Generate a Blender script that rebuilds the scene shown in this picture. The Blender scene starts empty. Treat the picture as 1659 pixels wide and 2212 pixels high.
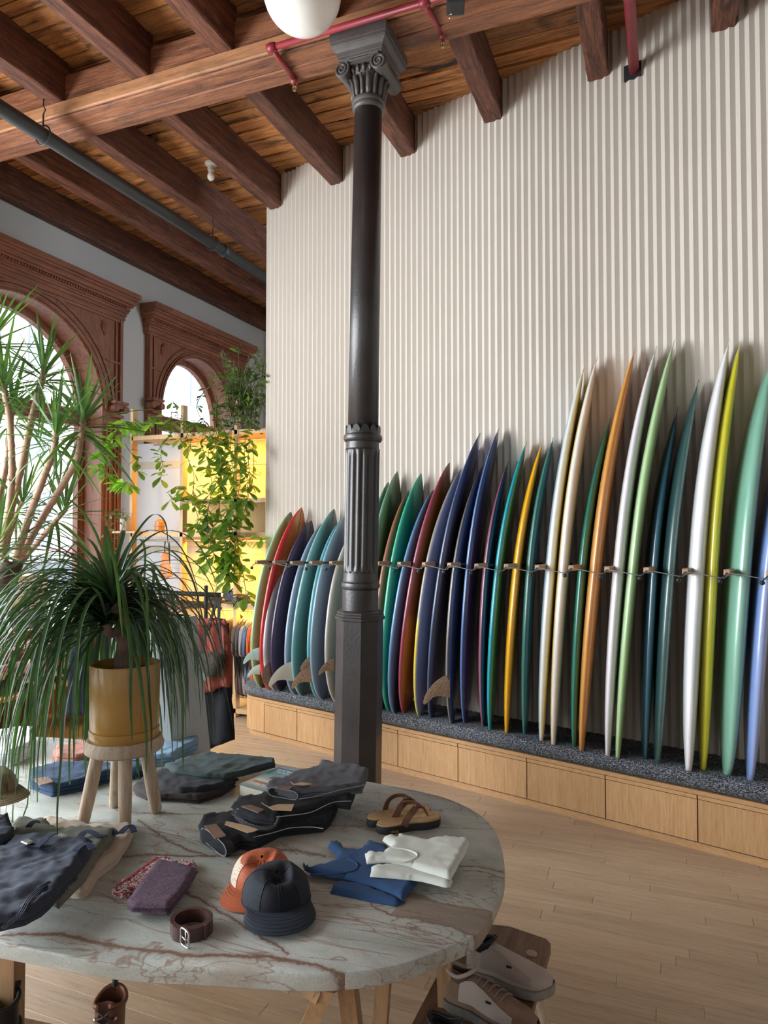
import bpy, bmesh, math, random
from math import sin, cos, pi, radians, sqrt, atan2, exp
from mathutils import Vector, Matrix, noise, geometry
random.seed(11)
R = random.random
def U(a, b): return a + (b - a) * random.random()
SC = bpy.context.scene
COL = SC.collection

# ------------------------------------------------------------------ camera
FPX, CX, CY, EYE = 1500.0, 829.5, 1106.0, 1.8
YAW, PITCH = radians(21.8), radians(1.55)
FW = Vector((-sin(YAW) * cos(PITCH), cos(YAW) * cos(PITCH), sin(PITCH)))
RT = Vector((cos(YAW), sin(YAW), 0))
UPV = RT.cross(FW)
cam_d = bpy.data.cameras.new('camera')
cam = bpy.data.objects.new('camera', cam_d); COL.objects.link(cam)
cam.matrix_world = Matrix(((RT.x, UPV.x, -FW.x, 0), (RT.y, UPV.y, -FW.y, 0), (RT.z, UPV.z, -FW.z, EYE), (0, 0, 0, 1)))
cam_d.sensor_fit = 'VERTICAL'; cam_d.sensor_height = 24.0; cam_d.lens = 24.0 * FPX / 2212.0
cam_d.clip_start = 0.05; cam_d.clip_end = 300
SC.camera = cam

# ------------------------------------------------------------------ world and light
SC.view_settings.view_transform = 'Standard'
SC.view_settings.look = 'None'
SC.view_settings.gamma = 1.0
SC.view_settings.use_curve_mapping = False
SC.view_settings.exposure = 0.0
W = bpy.data.worlds.new('sky'); SC.world = W; W.use_nodes = True
bg = W.node_tree.nodes['Background']
bg.inputs[0].default_value = (0.88, 0.95, 1.0, 1); bg.inputs[1].default_value = 6.0

def area(name, loc, direction, sx, sy, power, col=(1, 1, 1), portal=False, spread=180):
    l = bpy.data.lights.new(name, 'AREA'); l.shape = 'RECTANGLE'; l.size = sx; l.size_y = sy
    l.energy = power; l.color = col; l.spread = radians(spread)
    o = bpy.data.objects.new(name, l); COL.objects.link(o); o.location = loc
    o.rotation_euler = Vector(direction).to_track_quat('-Z', 'Y').to_euler()
    if portal: l.cycles.is_portal = True
    return o
# daylight of the storefront windows: the arched ones seen, and those further along the window wall
area('portal_arch_near', (-6.1, 4.78, 2.3), (1, 0, 0), 3.4, 2.1, 1, portal=True)
area('portal_arch_far', (-6.1, 7.5, 2.3), (1, 0, 0), 3.4, 1.5, 1, portal=True)
area('daylight_side_window', (-5.5, 1.6, 2.4), (1, 0.08, -0.05), 3.6, 2.6, 430, (0.93, 0.97, 1.0))
area('daylight_side_window_near', (-5.5, -1.6, 2.4), (1, 0.25, -0.05), 3.6, 2.6, 230, (0.93, 0.97, 1.0))
area('rear_fill', (-1.2, -4.3, 2.7), (0.05, 1, -0.05), 7.5, 3.6, 42, (1.0, 0.97, 0.93))  # added lamp standing in for light from behind; the rear opening is closed
area('shelf_lamp_right', (-3.72, 5.86, 2.70), (0, 0.25, -1), 0.5, 0.05, 20, (1.0, 0.46, 0.04))
area('shelf_lamp_middle', (-4.4, 5.86, 2.70), (0, 0.25, -1), 0.5, 0.05, 22, (1.0, 0.52, 0.08))
area('shelf_lamp_low', (-4.0, 5.82, 1.70), (0, 0.35, -1), 0.9, 0.05, 17, (1.0, 0.50, 0.07))
area('shelf_lamp_rail', (-3.9, 5.80, 1.06), (0, 0.2, -1), 0.9, 0.05, 16, (1.0, 0.60, 0.12))

# ------------------------------------------------------------------ projection helpers (real planes of the room)
CAMP = Vector((0, 0, EYE))
WN = Vector((0.265, 0.964, 0)).normalized()      # normal of the corrugated wall, away from the room
WS = Vector((WN.y, -WN.x, 0))                    # along that wall, to the right
def ray(x, y): return FW + RT * ((x - CX) / FPX) - UPV * ((y - CY) / FPX)
def PZ(x, y, z):
    r = ray(x, y); return CAMP + r * ((z - EYE) / r.z)
def PD(x, y, d):
    r = ray(x, y); return CAMP + r * (d / r.dot(WN))
def PY(x, y, v):
    r = ray(x, y); return CAMP + r * (v / r.y)
def PX(x, y, v):
    r = ray(x, y); return CAMP + r * (v / r.x)
def PF(x, y, d):                                  # at depth d
    return CAMP + ray(x, y) * d

# ------------------------------------------------------------------ mesh helpers
class MB:
    def __init__(s): s.v = []; s.f = []
    def add(s, vs, fs):
        n = len(s.v); s.v += [tuple(p) for p in vs]; s.f += [tuple(i + n for i in f) for f in fs]; return s
    def box(s, c, d, m=None, bev=0.0):
        x, y, z = d[0] / 2, d[1] / 2, d[2] / 2; c = Vector(c)
        if bev <= 0:
            vs = [Vector((i * x, j * y, k * z)) for i in (-1, 1) for j in (-1, 1) for k in (-1, 1)]
            fs = [(0, 1, 3, 2), (4, 6, 7, 5), (0, 4, 5, 1), (2, 3, 7, 6), (0, 2, 6, 4), (1, 5, 7, 3)]
        else:
            bm = bmesh.new(); bmesh.ops.create_cube(bm, size=1)
            for q in bm.verts: q.co = Vector((q.co.x * d[0], q.co.y * d[1], q.co.z * d[2]))
            bmesh.ops.bevel(bm, geom=bm.edges[:], offset=bev, segments=2, affect='EDGES', profile=0.6)
            bm.verts.index_update(); vs = [q.co.copy() for q in bm.verts]; fs = [tuple(q.index for q in f.verts) for f in bm.faces]; bm.free()
        if m is not None: vs = [m @ q for q in vs]
        return s.add([q + c for q in vs], fs)
    def wbox(s, s0, s1, d0, d1, z0, z1):           # box in wall coordinates (along, away, up)
        pts = [WS * a + WN * b + Vector((0, 0, c)) for a in (s0, s1) for b in (d0, d1) for c in (z0, z1)]
        return s.add(pts, [(0, 1, 3, 2), (4, 6, 7, 5), (0, 4, 5, 1), (2, 3, 7, 6), (0, 2, 6, 4), (1, 5, 7, 3)])
    def prism(s, poly, ext):
        n = len(poly); ext = Vector(ext); a = [Vector(p) for p in poly]
        return s.add(a + [p + ext for p in a], [tuple(range(n))[::-1], tuple(range(n, 2 * n))] + [(i, (i + 1) % n, n + (i + 1) % n, n + i) for i in range(n)])
    def loft(s, rings, close=True, caps=True):
        n = len(rings[0]); vs = [p for r in rings for p in r]; fs = []
        for k in range(len(rings) - 1):
            for i in range(n if close else n - 1):
                j = (i + 1) % n
                fs.append((k * n + i, k * n + j, (k + 1) * n + j, (k + 1) * n + i))
        if caps and close:
            fs.append(tuple(range(n))[::-1]); fs.append(tuple((len(rings) - 1) * n + i for i in range(n)))
        return s.add(vs, fs)
    def tube(s, path, r, n=8, caps=True):
        path = [Vector(p) for p in path]; rings = []; t0 = None
        for k, p in enumerate(path):
            t = (path[min(k + 1, len(path) - 1)] - path[max(k - 1, 0)])
            if t.length < 1e-9: t = Vector((0, 0, 1))
            t.normalize()
            if t0 is None:
                a = t.orthogonal().normalized()
            else:
                a = (a - t * a.dot(t))
                if a.length < 1e-6: a = t.orthogonal()
                a.normalize()
            t0 = t; b = t.cross(a); rr = r[k] if isinstance(r, (list, tuple)) else r
            rings.append([p + (a * cos(2 * pi * i / n) + b * sin(2 * pi * i / n)) * rr for i in range(n)])
        return s.loft(rings, True, caps)
    def lathe(s, prof, c=(0, 0, 0), n=24, m=None, sq=None):
        c = Vector(c); rings = []
        for (r, z) in prof:
            ring = []
            for i in range(n):
                a = 2 * pi * (i + 0.5) / n
                q = Vector((r * cos(a), r * sin(a), z)); ring.append((m @ q if m is not None else q) + c)
            rings.append(ring)
        return s.loft(rings)
    def build(s, name, mat, parent=None, smooth=False, label=None, world=True, **kw):
        me = bpy.data.meshes.new(name)
        off = parent_loc(parent) if (parent is not None and world) else Vector((0, 0, 0))
        me.from_pydata([Vector(p) - off for p in s.v], [], s.f); me.update()
        bm = bmesh.new(); bm.from_mesh(me); bmesh.ops.recalc_face_normals(bm, faces=bm.faces[:]); bm.to_mesh(me); bm.free()
        if smooth == 'auto':
            me.polygons.foreach_set('use_smooth', [True] * len(me.polygons))
            me.set_sharp_from_angle(angle=radians(38))
        elif smooth: me.polygons.foreach_set('use_smooth', [True] * len(me.polygons))
        if mat is not None: me.materials.append(mat)
        return link(name, me, parent, label, **kw)
def parent_loc(p):
    v = Vector((0, 0, 0))
    while p is not None: v = v + p.location; p = p.parent
    return v
def link(name, me, parent=None, label=None, cat=None, group=None, kind=None):
    o = bpy.data.objects.new(name, me); COL.objects.link(o)
    if parent is not None: o.parent = parent
    tag(o, label, cat, group, kind); return o
def tag(o, label=None, cat=None, group=None, kind=None):
    if label: o['label'] = label
    if cat: o['category'] = cat
    if group: o['group'] = group
    if kind: o['kind'] = kind
    return o
def thing(name, label, cat, loc=(0, 0, 0), rotz=0, group=None, kind=None):
    o = bpy.data.objects.new(name, None); COL.objects.link(o); o.empty_display_size = 0.1
    o.location = Vector(loc); o.rotation_euler = (0, 0, rotz)
    return tag(o, label, cat, group, kind)
def struct(name, mb, mat, smooth=False): return mb.build(name, mat, None, smooth, kind='structure')
def spline(pts, n=8, closed=False):
    out = []; P = [Vector(p) for p in pts]; m = len(P)
    rng = range(m) if closed else range(m - 1)
    for i in rng:
        if closed: a, b, c, d = P[(i - 1) % m], P[i], P[(i + 1) % m], P[(i + 2) % m]
        else: a, b, c, d = P[max(i - 1, 0)], P[i], P[i + 1], P[min(i + 2, m - 1)]
        for k in range(n):
            t = k / n
            out.append(0.5 * ((2 * b) + (c - a) * t + (2 * a - 5 * b + 4 * c - d) * t * t + (3 * b - a - 3 * c + d) * t ** 3))
    if not closed: out.append(P[-1])
    return out

# ------------------------------------------------------------------ materials
def nmat(name):
    m = bpy.data.materials.new(name); m.use_nodes = True
    return m, m.node_tree.nodes, m.node_tree.links, m.node_tree.nodes['Principled BSDF']
def mixrgb(ns, ls, fac, a, b, mode='MIX'):
    x = ns.new('ShaderNodeMix'); x.data_type = 'RGBA'; x.blend_type = mode
    for sock, v in ((x.inputs[0], fac), (x.inputs[6], a), (x.inputs[7], b)):
        if isinstance(v, bpy.types.NodeSocket): ls.new(v, sock)
        elif isinstance(v, (int, float)): sock.default_value = v
        else: sock.default_value = (*v[:3], 1)
    return x.outputs[2]
def ramp(ns, ls, fac, stops):
    r = ns.new('ShaderNodeValToRGB'); e = r.color_ramp.elements
    while len(e) < len(stops): e.new(0.5)
    for el, (p, c) in zip(e, stops):
        el.position = p; el.color = (c, c, c, 1) if isinstance(c, (int, float)) else (*c, 1)
    ls.new(fac, r.inputs[0]); return r.outputs[0]
def coords(ns, ls, scale, kind='Object', rot=(0, 0, 0), rnd=True):
    mp = ns.new('ShaderNodeMapping'); mp.inputs['Scale'].default_value = scale; mp.inputs['Rotation'].default_value = rot
    if kind == 'World': src = ns.new('ShaderNodeNewGeometry').outputs['Position']
    else: src = ns.new('ShaderNodeTexCoord').outputs[kind]
    if rnd:
        oi = ns.new('ShaderNodeObjectInfo'); mu = ns.new('ShaderNodeVectorMath'); mu.operation = 'MULTIPLY_ADD'
        cb = ns.new('ShaderNodeCombineXYZ')
        for i in range(3): ls.new(oi.outputs['Random'], cb.inputs[i])
        ls.new(cb.outputs[0], mu.inputs[0]); mu.inputs[1].default_value = (7.3, 11.1, 5.7); ls.new(src, mu.inputs[2]); src = mu.outputs[0]
    ls.new(src, mp.inputs['Vector']); return mp.outputs[0]
def noise_t(ns, ls, vec, scale, detail=3, rough=0.55, dist=0.0):
    n = ns.new('ShaderNodeTexNoise'); n.inputs['Scale'].default_value = scale; n.inputs['Detail'].default_value = detail
    n.inputs['Roughness'].default_value = rough; n.inputs['Distortion'].default_value = dist
    ls.new(vec, n.inputs['Vector']); return n.outputs['Fac']
def bump(ns, ls, b, h, strength=0.3, dist=0.01):
    n = ns.new('ShaderNodeBump'); n.inputs['Strength'].default_value = strength; n.inputs['Distance'].default_value = dist
    ls.new(h, n.inputs['Height']); ls.new(n.outputs[0], b.inputs['Normal'])
def plain(name, c, rough=0.6, metal=0.0, var=0.12, nscale=8, bmp=0.0, coat=0.0, sheen=0.0, emit=0):
    m, ns, ls, b = nmat(name)
    b.inputs['Roughness'].default_value = rough; b.inputs['Metallic'].default_value = metal
    b.inputs['Coat Weight'].default_value = coat; b.inputs['Coat Roughness'].default_value = 0.12
    b.inputs['Sheen Weight'].default_value = sheen
    v = coords(ns, ls, (1, 1, 1), 'World')
    n = noise_t(ns, ls, v, nscale, 4)
    c = tuple(c)
    ls.new(ramp(ns, ls, n, [(0.25, tuple(x * (1 - var) for x in c)), (0.75, tuple(min(1, x * (1 + var)) for x in c))]), b.inputs['Base Color'])
    if bmp: bump(ns, ls, b, noise_t(ns, ls, v, nscale * 12, 3), bmp, 0.004)
    return m
def wood(name, axis, dark, mid, light, scale=3.0, stretch=14, rough=0.55, bmp=0.25, kind='World', streak=0.0, objvar=0.25, coat=0):
    m, ns, ls, b = nmat(name)
    sc = [stretch, stretch, stretch]; sc[axis] = 1.0
    v = coords(ns, ls, tuple(sc), kind)
    n1 = noise_t(ns, ls, v, scale * 0.6, 5, 0.6, 0.6)
    n2 = noise_t(ns, ls, v, scale * 3.0, 4, 0.7, 0.2)
    mx = ns.new('ShaderNodeMath'); mx.operation = 'MULTIPLY_ADD'; mx.inputs[1].default_value = 0.45; ls.new(n2, mx.inputs[0])
    m2 = ns.new('ShaderNodeMath'); m2.operation = 'MULTIPLY'; m2.inputs[1].default_value = 0.6; ls.new(n1, m2.inputs[0]); ls.new(m2.outputs[0], mx.inputs[2])
    c = ramp(ns, ls, mx.outputs[0], [(0.36, dark), (0.5, mid), (0.66, light)])
    if streak:
        v2 = coords(ns, ls, tuple(x * 0.35 if i != axis else 1.3 for i, x in enumerate(sc)), kind)
        n3 = noise_t(ns, ls, v2, scale * 0.5, 5, 0.65, 1.0)
        f = ramp(ns, ls, n3, [(0.30, streak), (0.47, 0.0)])
        c = mixrgb(ns, ls, f, c, tuple(x * 0.12 for x in dark))
    oi = ns.new('ShaderNodeObjectInfo')
    o = ramp(ns, ls, oi.outputs['Random'], [(0.0, 1 - objvar), (1.0, 1.0)])
    c = mixrgb(ns, ls, 1.0, c, o, 'MULTIPLY')
    ls.new(c, b.inputs['Base Color']); b.inputs['Roughness'].default_value = rough
    b.inputs['Coat Weight'].default_value = coat; b.inputs['Coat Roughness'].default_value = 0.25
    bump(ns, ls, b, mx.outputs[0], bmp, 0.01)
    return m
def fabric(name, c, c2=None, scale=900, rough=0.9, bmp=0.4, patch=0.25, weave=False):
    m, ns, ls, b = nmat(name)
    v = coords(ns, ls, (1, 1, 1), 'World', rnd=False)
    n = noise_t(ns, ls, v, scale, 2, 0.7); n2 = noise_t(ns, ls, v, 14, 4, 0.6)
    c2 = c2 or tuple(x * 1.5 + 0.01 for x in c)
    col = ramp(ns, ls, n, [(0.35, c), (0.7, c2)])
    col = mixrgb(ns, ls, ramp(ns, ls, n2, [(0.3, 0.0), (0.75, patch)]), col, tuple(min(1, x * 1.6 + 0.015) for x in c))
    ls.new(col, b.inputs['Base Color']); b.inputs['Roughness'].default_value = rough; b.inputs['Sheen Weight'].default_value = 0.03; b.inputs['Specular IOR Level'].default_value = 0.25
    bump(ns, ls, b, n, bmp, 0.0012)
    return m

M_beam = wood('joist_wood', 1, (0.028, 0.010, 0.007), (0.125, 0.042, 0.023), (0.26, 0.095, 0.050), 4.0, 14, 0.6, 0.9, streak=0.75)
M_gird = wood('girder_wood', 0, (0.075, 0.028, 0.016), (0.25, 0.092, 0.042), (0.42, 0.17, 0.075), 3.5, 14, 0.6, 0.9, streak=0.6)
M_ledger = wood('ledger_wood', 0, (0.24, 0.10, 0.045), (0.42, 0.19, 0.085), (0.52, 0.26, 0.12), 2.5, 10, 0.6, 0.4, streak=0.4)
M_plank = wood('ceiling_plank_wood', 0, (0.14, 0.048, 0.018), (0.50, 0.195, 0.058), (0.78, 0.36, 0.12), 3.0, 12, 0.6, 0.9, streak=1.0, objvar=0.5)
M_floor = wood('floor_oak', 0, (0.40, 0.272, 0.170), (0.52, 0.37, 0.245), (0.585, 0.435, 0.30), 5, 16, 0.34, 0.10, objvar=0.16)
M_case = wood('window_casing_wood', 2, (0.10, 0.034, 0.018), (0.20, 0.070, 0.036), (0.30, 0.115, 0.06), 4, 9, 0.5, 0.2, objvar=0.1)
M_caseh = wood('window_cornice_wood', 1, (0.10, 0.034, 0.018), (0.20, 0.070, 0.036), (0.30, 0.115, 0.06), 4, 9, 0.5, 0.2, objvar=0.1)
M_oak = wood('cabinet_oak', 2, (0.44, 0.235, 0.098), (0.56, 0.325, 0.15), (0.64, 0.40, 0.20), 8, 16, 0.42, 0.06, objvar=0.1)
M_oakh = wood('cabinet_oak_rail', 0, (0.44, 0.235, 0.098), (0.55, 0.315, 0.145), (0.62, 0.38, 0.19), 8, 16, 0.42, 0.06, objvar=0.1)
M_shelfw = wood('shelf_wood', 2, (0.46, 0.27, 0.12), (0.58, 0.37, 0.18), (0.66, 0.45, 0.24), 5, 14, 0.5, 0.06, objvar=0.1)
M_white = plain('white_paint', (0.47, 0.475, 0.475), 0.7, var=0.05, nscale=1.5, bmp=0.1)
M_corr = plain('corrugated_cream', (0.62, 0.565, 0.50), 0.55, var=0.03, nscale=1.2)
M_iron = plain('column_iron', (0.028, 0.0235, 0.023), 0.42, var=0.35, nscale=5, bmp=0.35, coat=0.15)
M_ironl = plain('capital_iron', (0.085, 0.073, 0.071), 0.45, var=0.25, nscale=9, bmp=0.2)
M_red = plain('red_pipe_paint', (0.25, 0.022, 0.032), 0.4, var=0.2, nscale=12)
M_pipe = plain('black_pipe', (0.026, 0.031, 0.034), 0.42, var=0.3, nscale=10)
M_steel = plain('steel', (0.62, 0.60, 0.56), 0.25, 1.0, 0.05)
M_brass = plain('brass', (0.45, 0.36, 0.22), 0.35, 1.0, 0.1)
M_black = plain('black_plastic', (0.012, 0.013, 0.015), 0.5, var=0.2)

# ------------------------------------------------------------------ floor
mb = MB(); mb.box((0.5, 2.6, -0.035), (13.4, 14.2, 0.05)); floor = struct('floor', mb, plain('floor_joint', (0.10, 0.065, 0.04), 0.7))
pw = 0.0745
unit = {}
def plank_mesh(L, key, w, t, mat, bev=0.0012):
    if key in unit: return unit[key]
    me = bpy.data.meshes.new(key); m_ = MB()
    x, y = L / 2, w / 2
    m_.add([(-x, -y, -t), (x, -y, -t), (x, y, -t), (-x, y, -t), (-x, -y, -bev), (x, -y, -bev), (x, y, -bev), (-x, y, -bev),
            (-x + bev, -y + bev, 0), (x - bev, -y + bev, 0), (x - bev, y - bev, 0), (-x + bev, y - bev, 0)],
           [(0, 3, 2, 1), (0, 1, 5, 4), (1, 2, 6, 5), (2, 3, 7, 6), (3, 0, 4, 7), (4, 5, 9, 8), (5, 6, 10, 9), (6, 7, 11, 10), (7, 4, 8, 11), (8, 9, 10, 11)])
    me.from_pydata(m_.v, [], m_.f); me.materials.append(mat); me.update(); unit[key] = me; return me
lens = [0.5, 0.7, 0.9, 1.15, 1.4]
cand = []
y = -0.6
while y < 6.6:
    x = -6.0 - U(0, 1)
    while x < 3.2:
        L = random.choice(lens); cand.append((x + L / 2, y, L)); x += L + 0.0012
    y += pw
def vis(px, py):
    v = Vector((px, py, 0)) - CAMP; d = v.dot(FW)
    if d < 0.3: return None
    return CX + FPX * v.dot(RT) / d, CY - FPX * v.dot(UPV) / d
near, rest = [], []
for (x, y, L) in cand:
    sc_ = 0
    for k in (-0.4, 0, 0.4):
        q = vis(x + L * k, y)
        if q and -20 < q[0] < 1680 and 1560 < q[1] < 2240: sc_ = max(sc_, q[1] if (q[0] > 560 or q[1] > 2040 or q[1] < 1640) else 1)
    (near if sc_ > 1 else rest).append((sc_, x, y, L))
near.sort(reverse=True); rest += near[300:]; near = near[:300]
for (q, x, y, L) in near:
    o = link('plank', plank_mesh(L, 'floor_plank_%d' % int(L * 100), pw - 0.0012, 0.02, M_floor), floor); o.location = (x, y, U(-0.0006, 0.0004))
mb = MB()
for (q, x, y, L) in rest: mb.box((x, y, -0.0055), (L, pw - 0.0012, 0.010))
mb.build('plank', M_floor, floor, kind='stuff')

# ------------------------------------------------------------------ ceiling: boards, joists, girder
ZC, ZJ, ZG = 5.16, 4.86, 4.757
mb = MB(); mb.box((-0.9, 2.6, ZC + 0.10), (10.4, 14.2, 0.10)); ceiling = struct('ceiling', mb, plain('ceiling_underlay', (0.03, 0.015, 0.01), 0.9))
n = 0; y = 0.9
while y < 9.2:
    w = U(0.105, 0.15); x = -5.95 - U(0, 1.5)
    while x < 2.6:
        L = U(1.5, 4.0)
        if x + L > -5.9:
            bm_ = MB(); rr = [random.randint(-1, 1) * 0.007 for _ in range(4)]
            x0, x1 = max(x, -6.0), min(x + L, 3.0); K = 7
            top = []
            for k in range(K + 1):
                xx = x0 + (x1 - x0 - 0.004) * k / K; e0 = U(-0.0035, 0.0035); e1 = U(-0.0035, 0.0035); dz = U(-0.002, 0.002)
                top.append([(xx, y + 0.007 + e0, ZC + dz + rr[0]), (xx, y + w - 0.008 + e1, ZC + dz + rr[1]), (xx, y + w - 0.005, ZC + 0.045), (xx, y + 0.004, ZC + 0.045)])
            bm_.loft([[Vector(p) for p in r] for r in top]); bm_.build('plank', M_plank, ceiling)
        x += L
    y += w
def timber(name, p0, p1, w, h, mat, parent, wob=0.004, seg=10, **kw):
    p0, p1 = Vector(p0), Vector(p1); t = (p1 - p0).normalized(); sd = t.cross(Vector((0, 0, 1))).normalized(); rings = []
    b = 0.008
    for k in range(seg + 1):
        c = p0.lerp(p1, k / seg); r = []
        for (a, z) in ((-w / 2 + b, 0), (w / 2 - b, 0), (w / 2, b), (w / 2, h), (-w / 2, h), (-w / 2, b)):
            q = 0 if z == h else 1
            r.append(c + sd * (a + q * U(-wob, wob)) + Vector((0, 0, z + q * U(-wob, wob) * 0.7)))
        rings.append(r)
    m_ = MB().loft(rings); return m_.build(name, mat, parent, **kw)
GY0, GY1 = 3.69, 3.96
for xl in (-4.93, -4.17, -3.44, -2.70, -1.96, -1.21, -0.44, 0.31, 1.05):
    xc = xl + 0.068
    s_end = None
    p = Vector((xc, 0, 0)); yend = 9.15 if xc < -3.45 else (4.57 - 0.265 * xc) / 0.964
    timber('joist', (xc, GY1 - 0.02, ZJ), (xc, yend, ZJ), 0.135, ZC - ZJ, M_beam, ceiling, seg=14)
timber('joist', (-5.585, -1, ZJ), (-5.585, 9.15, ZJ), 0.12, ZC - ZJ, M_beam, ceiling, seg=20)
for xl in (-4.82, -4.07, -3.31, -2.64, -1.90, -1.16, -0.42):
    timber('joist', (xl + 0.068, -0.5, ZJ), (xl + 0.068, GY0 + 0.02, ZJ), 0.135, ZC - ZJ, M_beam, ceiling, seg=14)
timber('girder', (-5.65, GY0 + 0.068, ZG), (2.2, GY0 + 0.068, ZG), 0.134, 0.30, M_gird, ceiling, 0.002, 14)
timber('girder', (-5.65, GY1 - 0.068, ZG - 0.003), (2.2, GY1 - 0.068, ZG - 0.003), 0.134, 0.30, M_gird, ceiling, 0.002, 14)
timber('girder', (-5.65, GY0 - 0.012, ZG + 0.012), (2.2, GY0 - 0.012, ZG + 0.012), 0.026, 0.088, M_ledger, ceiling, 0.001, 14, label='pale orange ledger strip')

# ------------------------------------------------------------------ corrugated wall
mb = MB(); per = 0.0545; s0, s1 = -4.89, 1.9
zz = (0.0, ZC + 0.01); k = 0; front = []
sx = s0
while sx < s1:
    front.append((sx, 4.580)); front.append((sx + per / 2, 4.5632)); sx += per
front.append((sx, 4.580)); s1 = sx
for i in range(len(front) - 1):
    (a, da), (b, db) = front[i], front[i + 1]
    pa, pb = WS * a + WN * da, WS * b + WN * db
    mb.add([pa, pb, pb + Vector((0, 0, zz[1])), pa + Vector((0, 0, zz[1]))], [(0, 1, 2, 3)])
for (a, b, z0) in (((s0, 4.58), (s0, 4.72), 0), ((s0, 4.72), (s1, 4.72), 0), ((s1, 4.72), (s1, 4.58), 0)):
    pa, pb = WS * a[0] + WN * a[1], WS * b[0] + WN * b[1]
    mb.add([pa, pb, pb + Vector((0, 0, zz[1])), pa + Vector((0, 0, zz[1]))], [(0, 1, 2, 3)])
struct('wall_right', mb, M_corr)

# ------------------------------------------------------------------ window wall with arches
XW = -5.65
WINS = [(4.78, 1.05, 0.94, 3.12, 0.72), (7.50, 0.75, 0.80, 3.26, 0.72)]
def arch_pts(yc, ry, rz, zs, x, n=28, k=1.0):
    return [Vector((x, yc - ry * k * cos(pi * i / n), zs + rz * k * sin(pi * i / n))) for i in range(n + 1)]
def wall_with_arches(xf, xb, y0, y1, ztop):
    m_ = MB()
    def slab(ya, yb, za, zb):
        m_.box(((xf + xb) / 2, (ya + yb) / 2, (za + zb) / 2), (abs(xf - xb), yb - ya, zb - za))
    yy = y0
    for (yc, ry, rz, zs, sill) in WINS:
        slab(yy, yc - ry, 0, ztop); slab(yc - ry, yc + ry, 0, sill)
        ap = arch_pts(yc, ry, rz, zs, xf)
        for i in range(len(ap) - 1):
            a, b = ap[i], ap[i + 1]
            m_.prism([a, b, Vector((xf, b.y, ztop)), Vector((xf, a.y, ztop))], (xb - xf, 0, 0))
        yy = yc + ry
    slab(yy, y1, 0, ztop); return m_
struct('wall_left', wall_with_arches(XW, XW - 0.30, 2.95, 9.3, ZC + 0.05), M_white)
mb = MB(); mb.box((-4.4, 9.22, ZC / 2), (2.6, 0.14, ZC)); mb.box((-1.6, 9.22, ZC / 2), (3.2, 0.14, ZC)); struct('wall_back', mb, M_white)
mb = MB(); mb.box((XW - 0.15, -3.3, 0.35), (0.3, 12.5, 0.7)); mb.box((XW - 0.15, -3.3, 4.75), (0.3, 12.5, 0.9))
for yy in (2.98, 0.1, -3.1): mb.box((XW - 0.15, yy, 2.5), (0.3, 0.24, 3.8))
struct('wall_left', mb, M_white)
mb = MB(); mb.box((4.3, 1.5, ZC / 2), (0.15, 12.5, ZC)); mb.box((-0.7, -4.6, 0.45), (10.2, 0.15, 0.9)); mb.box((-0.7, -4.6, 4.83), (10.2, 0.15, 0.66))
mb.box((-1.0, -4.70, 2.7), (10.0, 0.03, 3.7))  # added sheet across the unseen rear opening, keeps the sky light out
for xx in (-5.4, -1.2, 3.4): mb.box((xx, -4.6, 2.7), (0.9 if abs(xx) > 2 else 0.2, 0.15, 3.6))
struct('wall_front', mb, plain('warm_grey_paint', (0.30, 0.28, 0.26), 0.8, var=0.05))
mb = MB(); mb.box((3.0, 2, ZC + 0.10), (3.0, 13, 0.1)); struct('ceiling_extension', mb, M_white)

M_glass, ns, ls, b = nmat('window_glass')
ns.remove(b); tr = ns.new('ShaderNodeBsdfTransparent'); gl = ns.new('ShaderNodeBsdfGlossy'); gl.inputs['Roughness'].default_value = 0.02
mx = ns.new('ShaderNodeMixShader'); mx.inputs[0].default_value = 0.06; ls.new(tr.outputs[0], mx.inputs[1]); ls.new(gl.outputs[0], mx.inputs[2])
ls.new(mx.outputs[0], ns['Material Output'].inputs[0])

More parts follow.
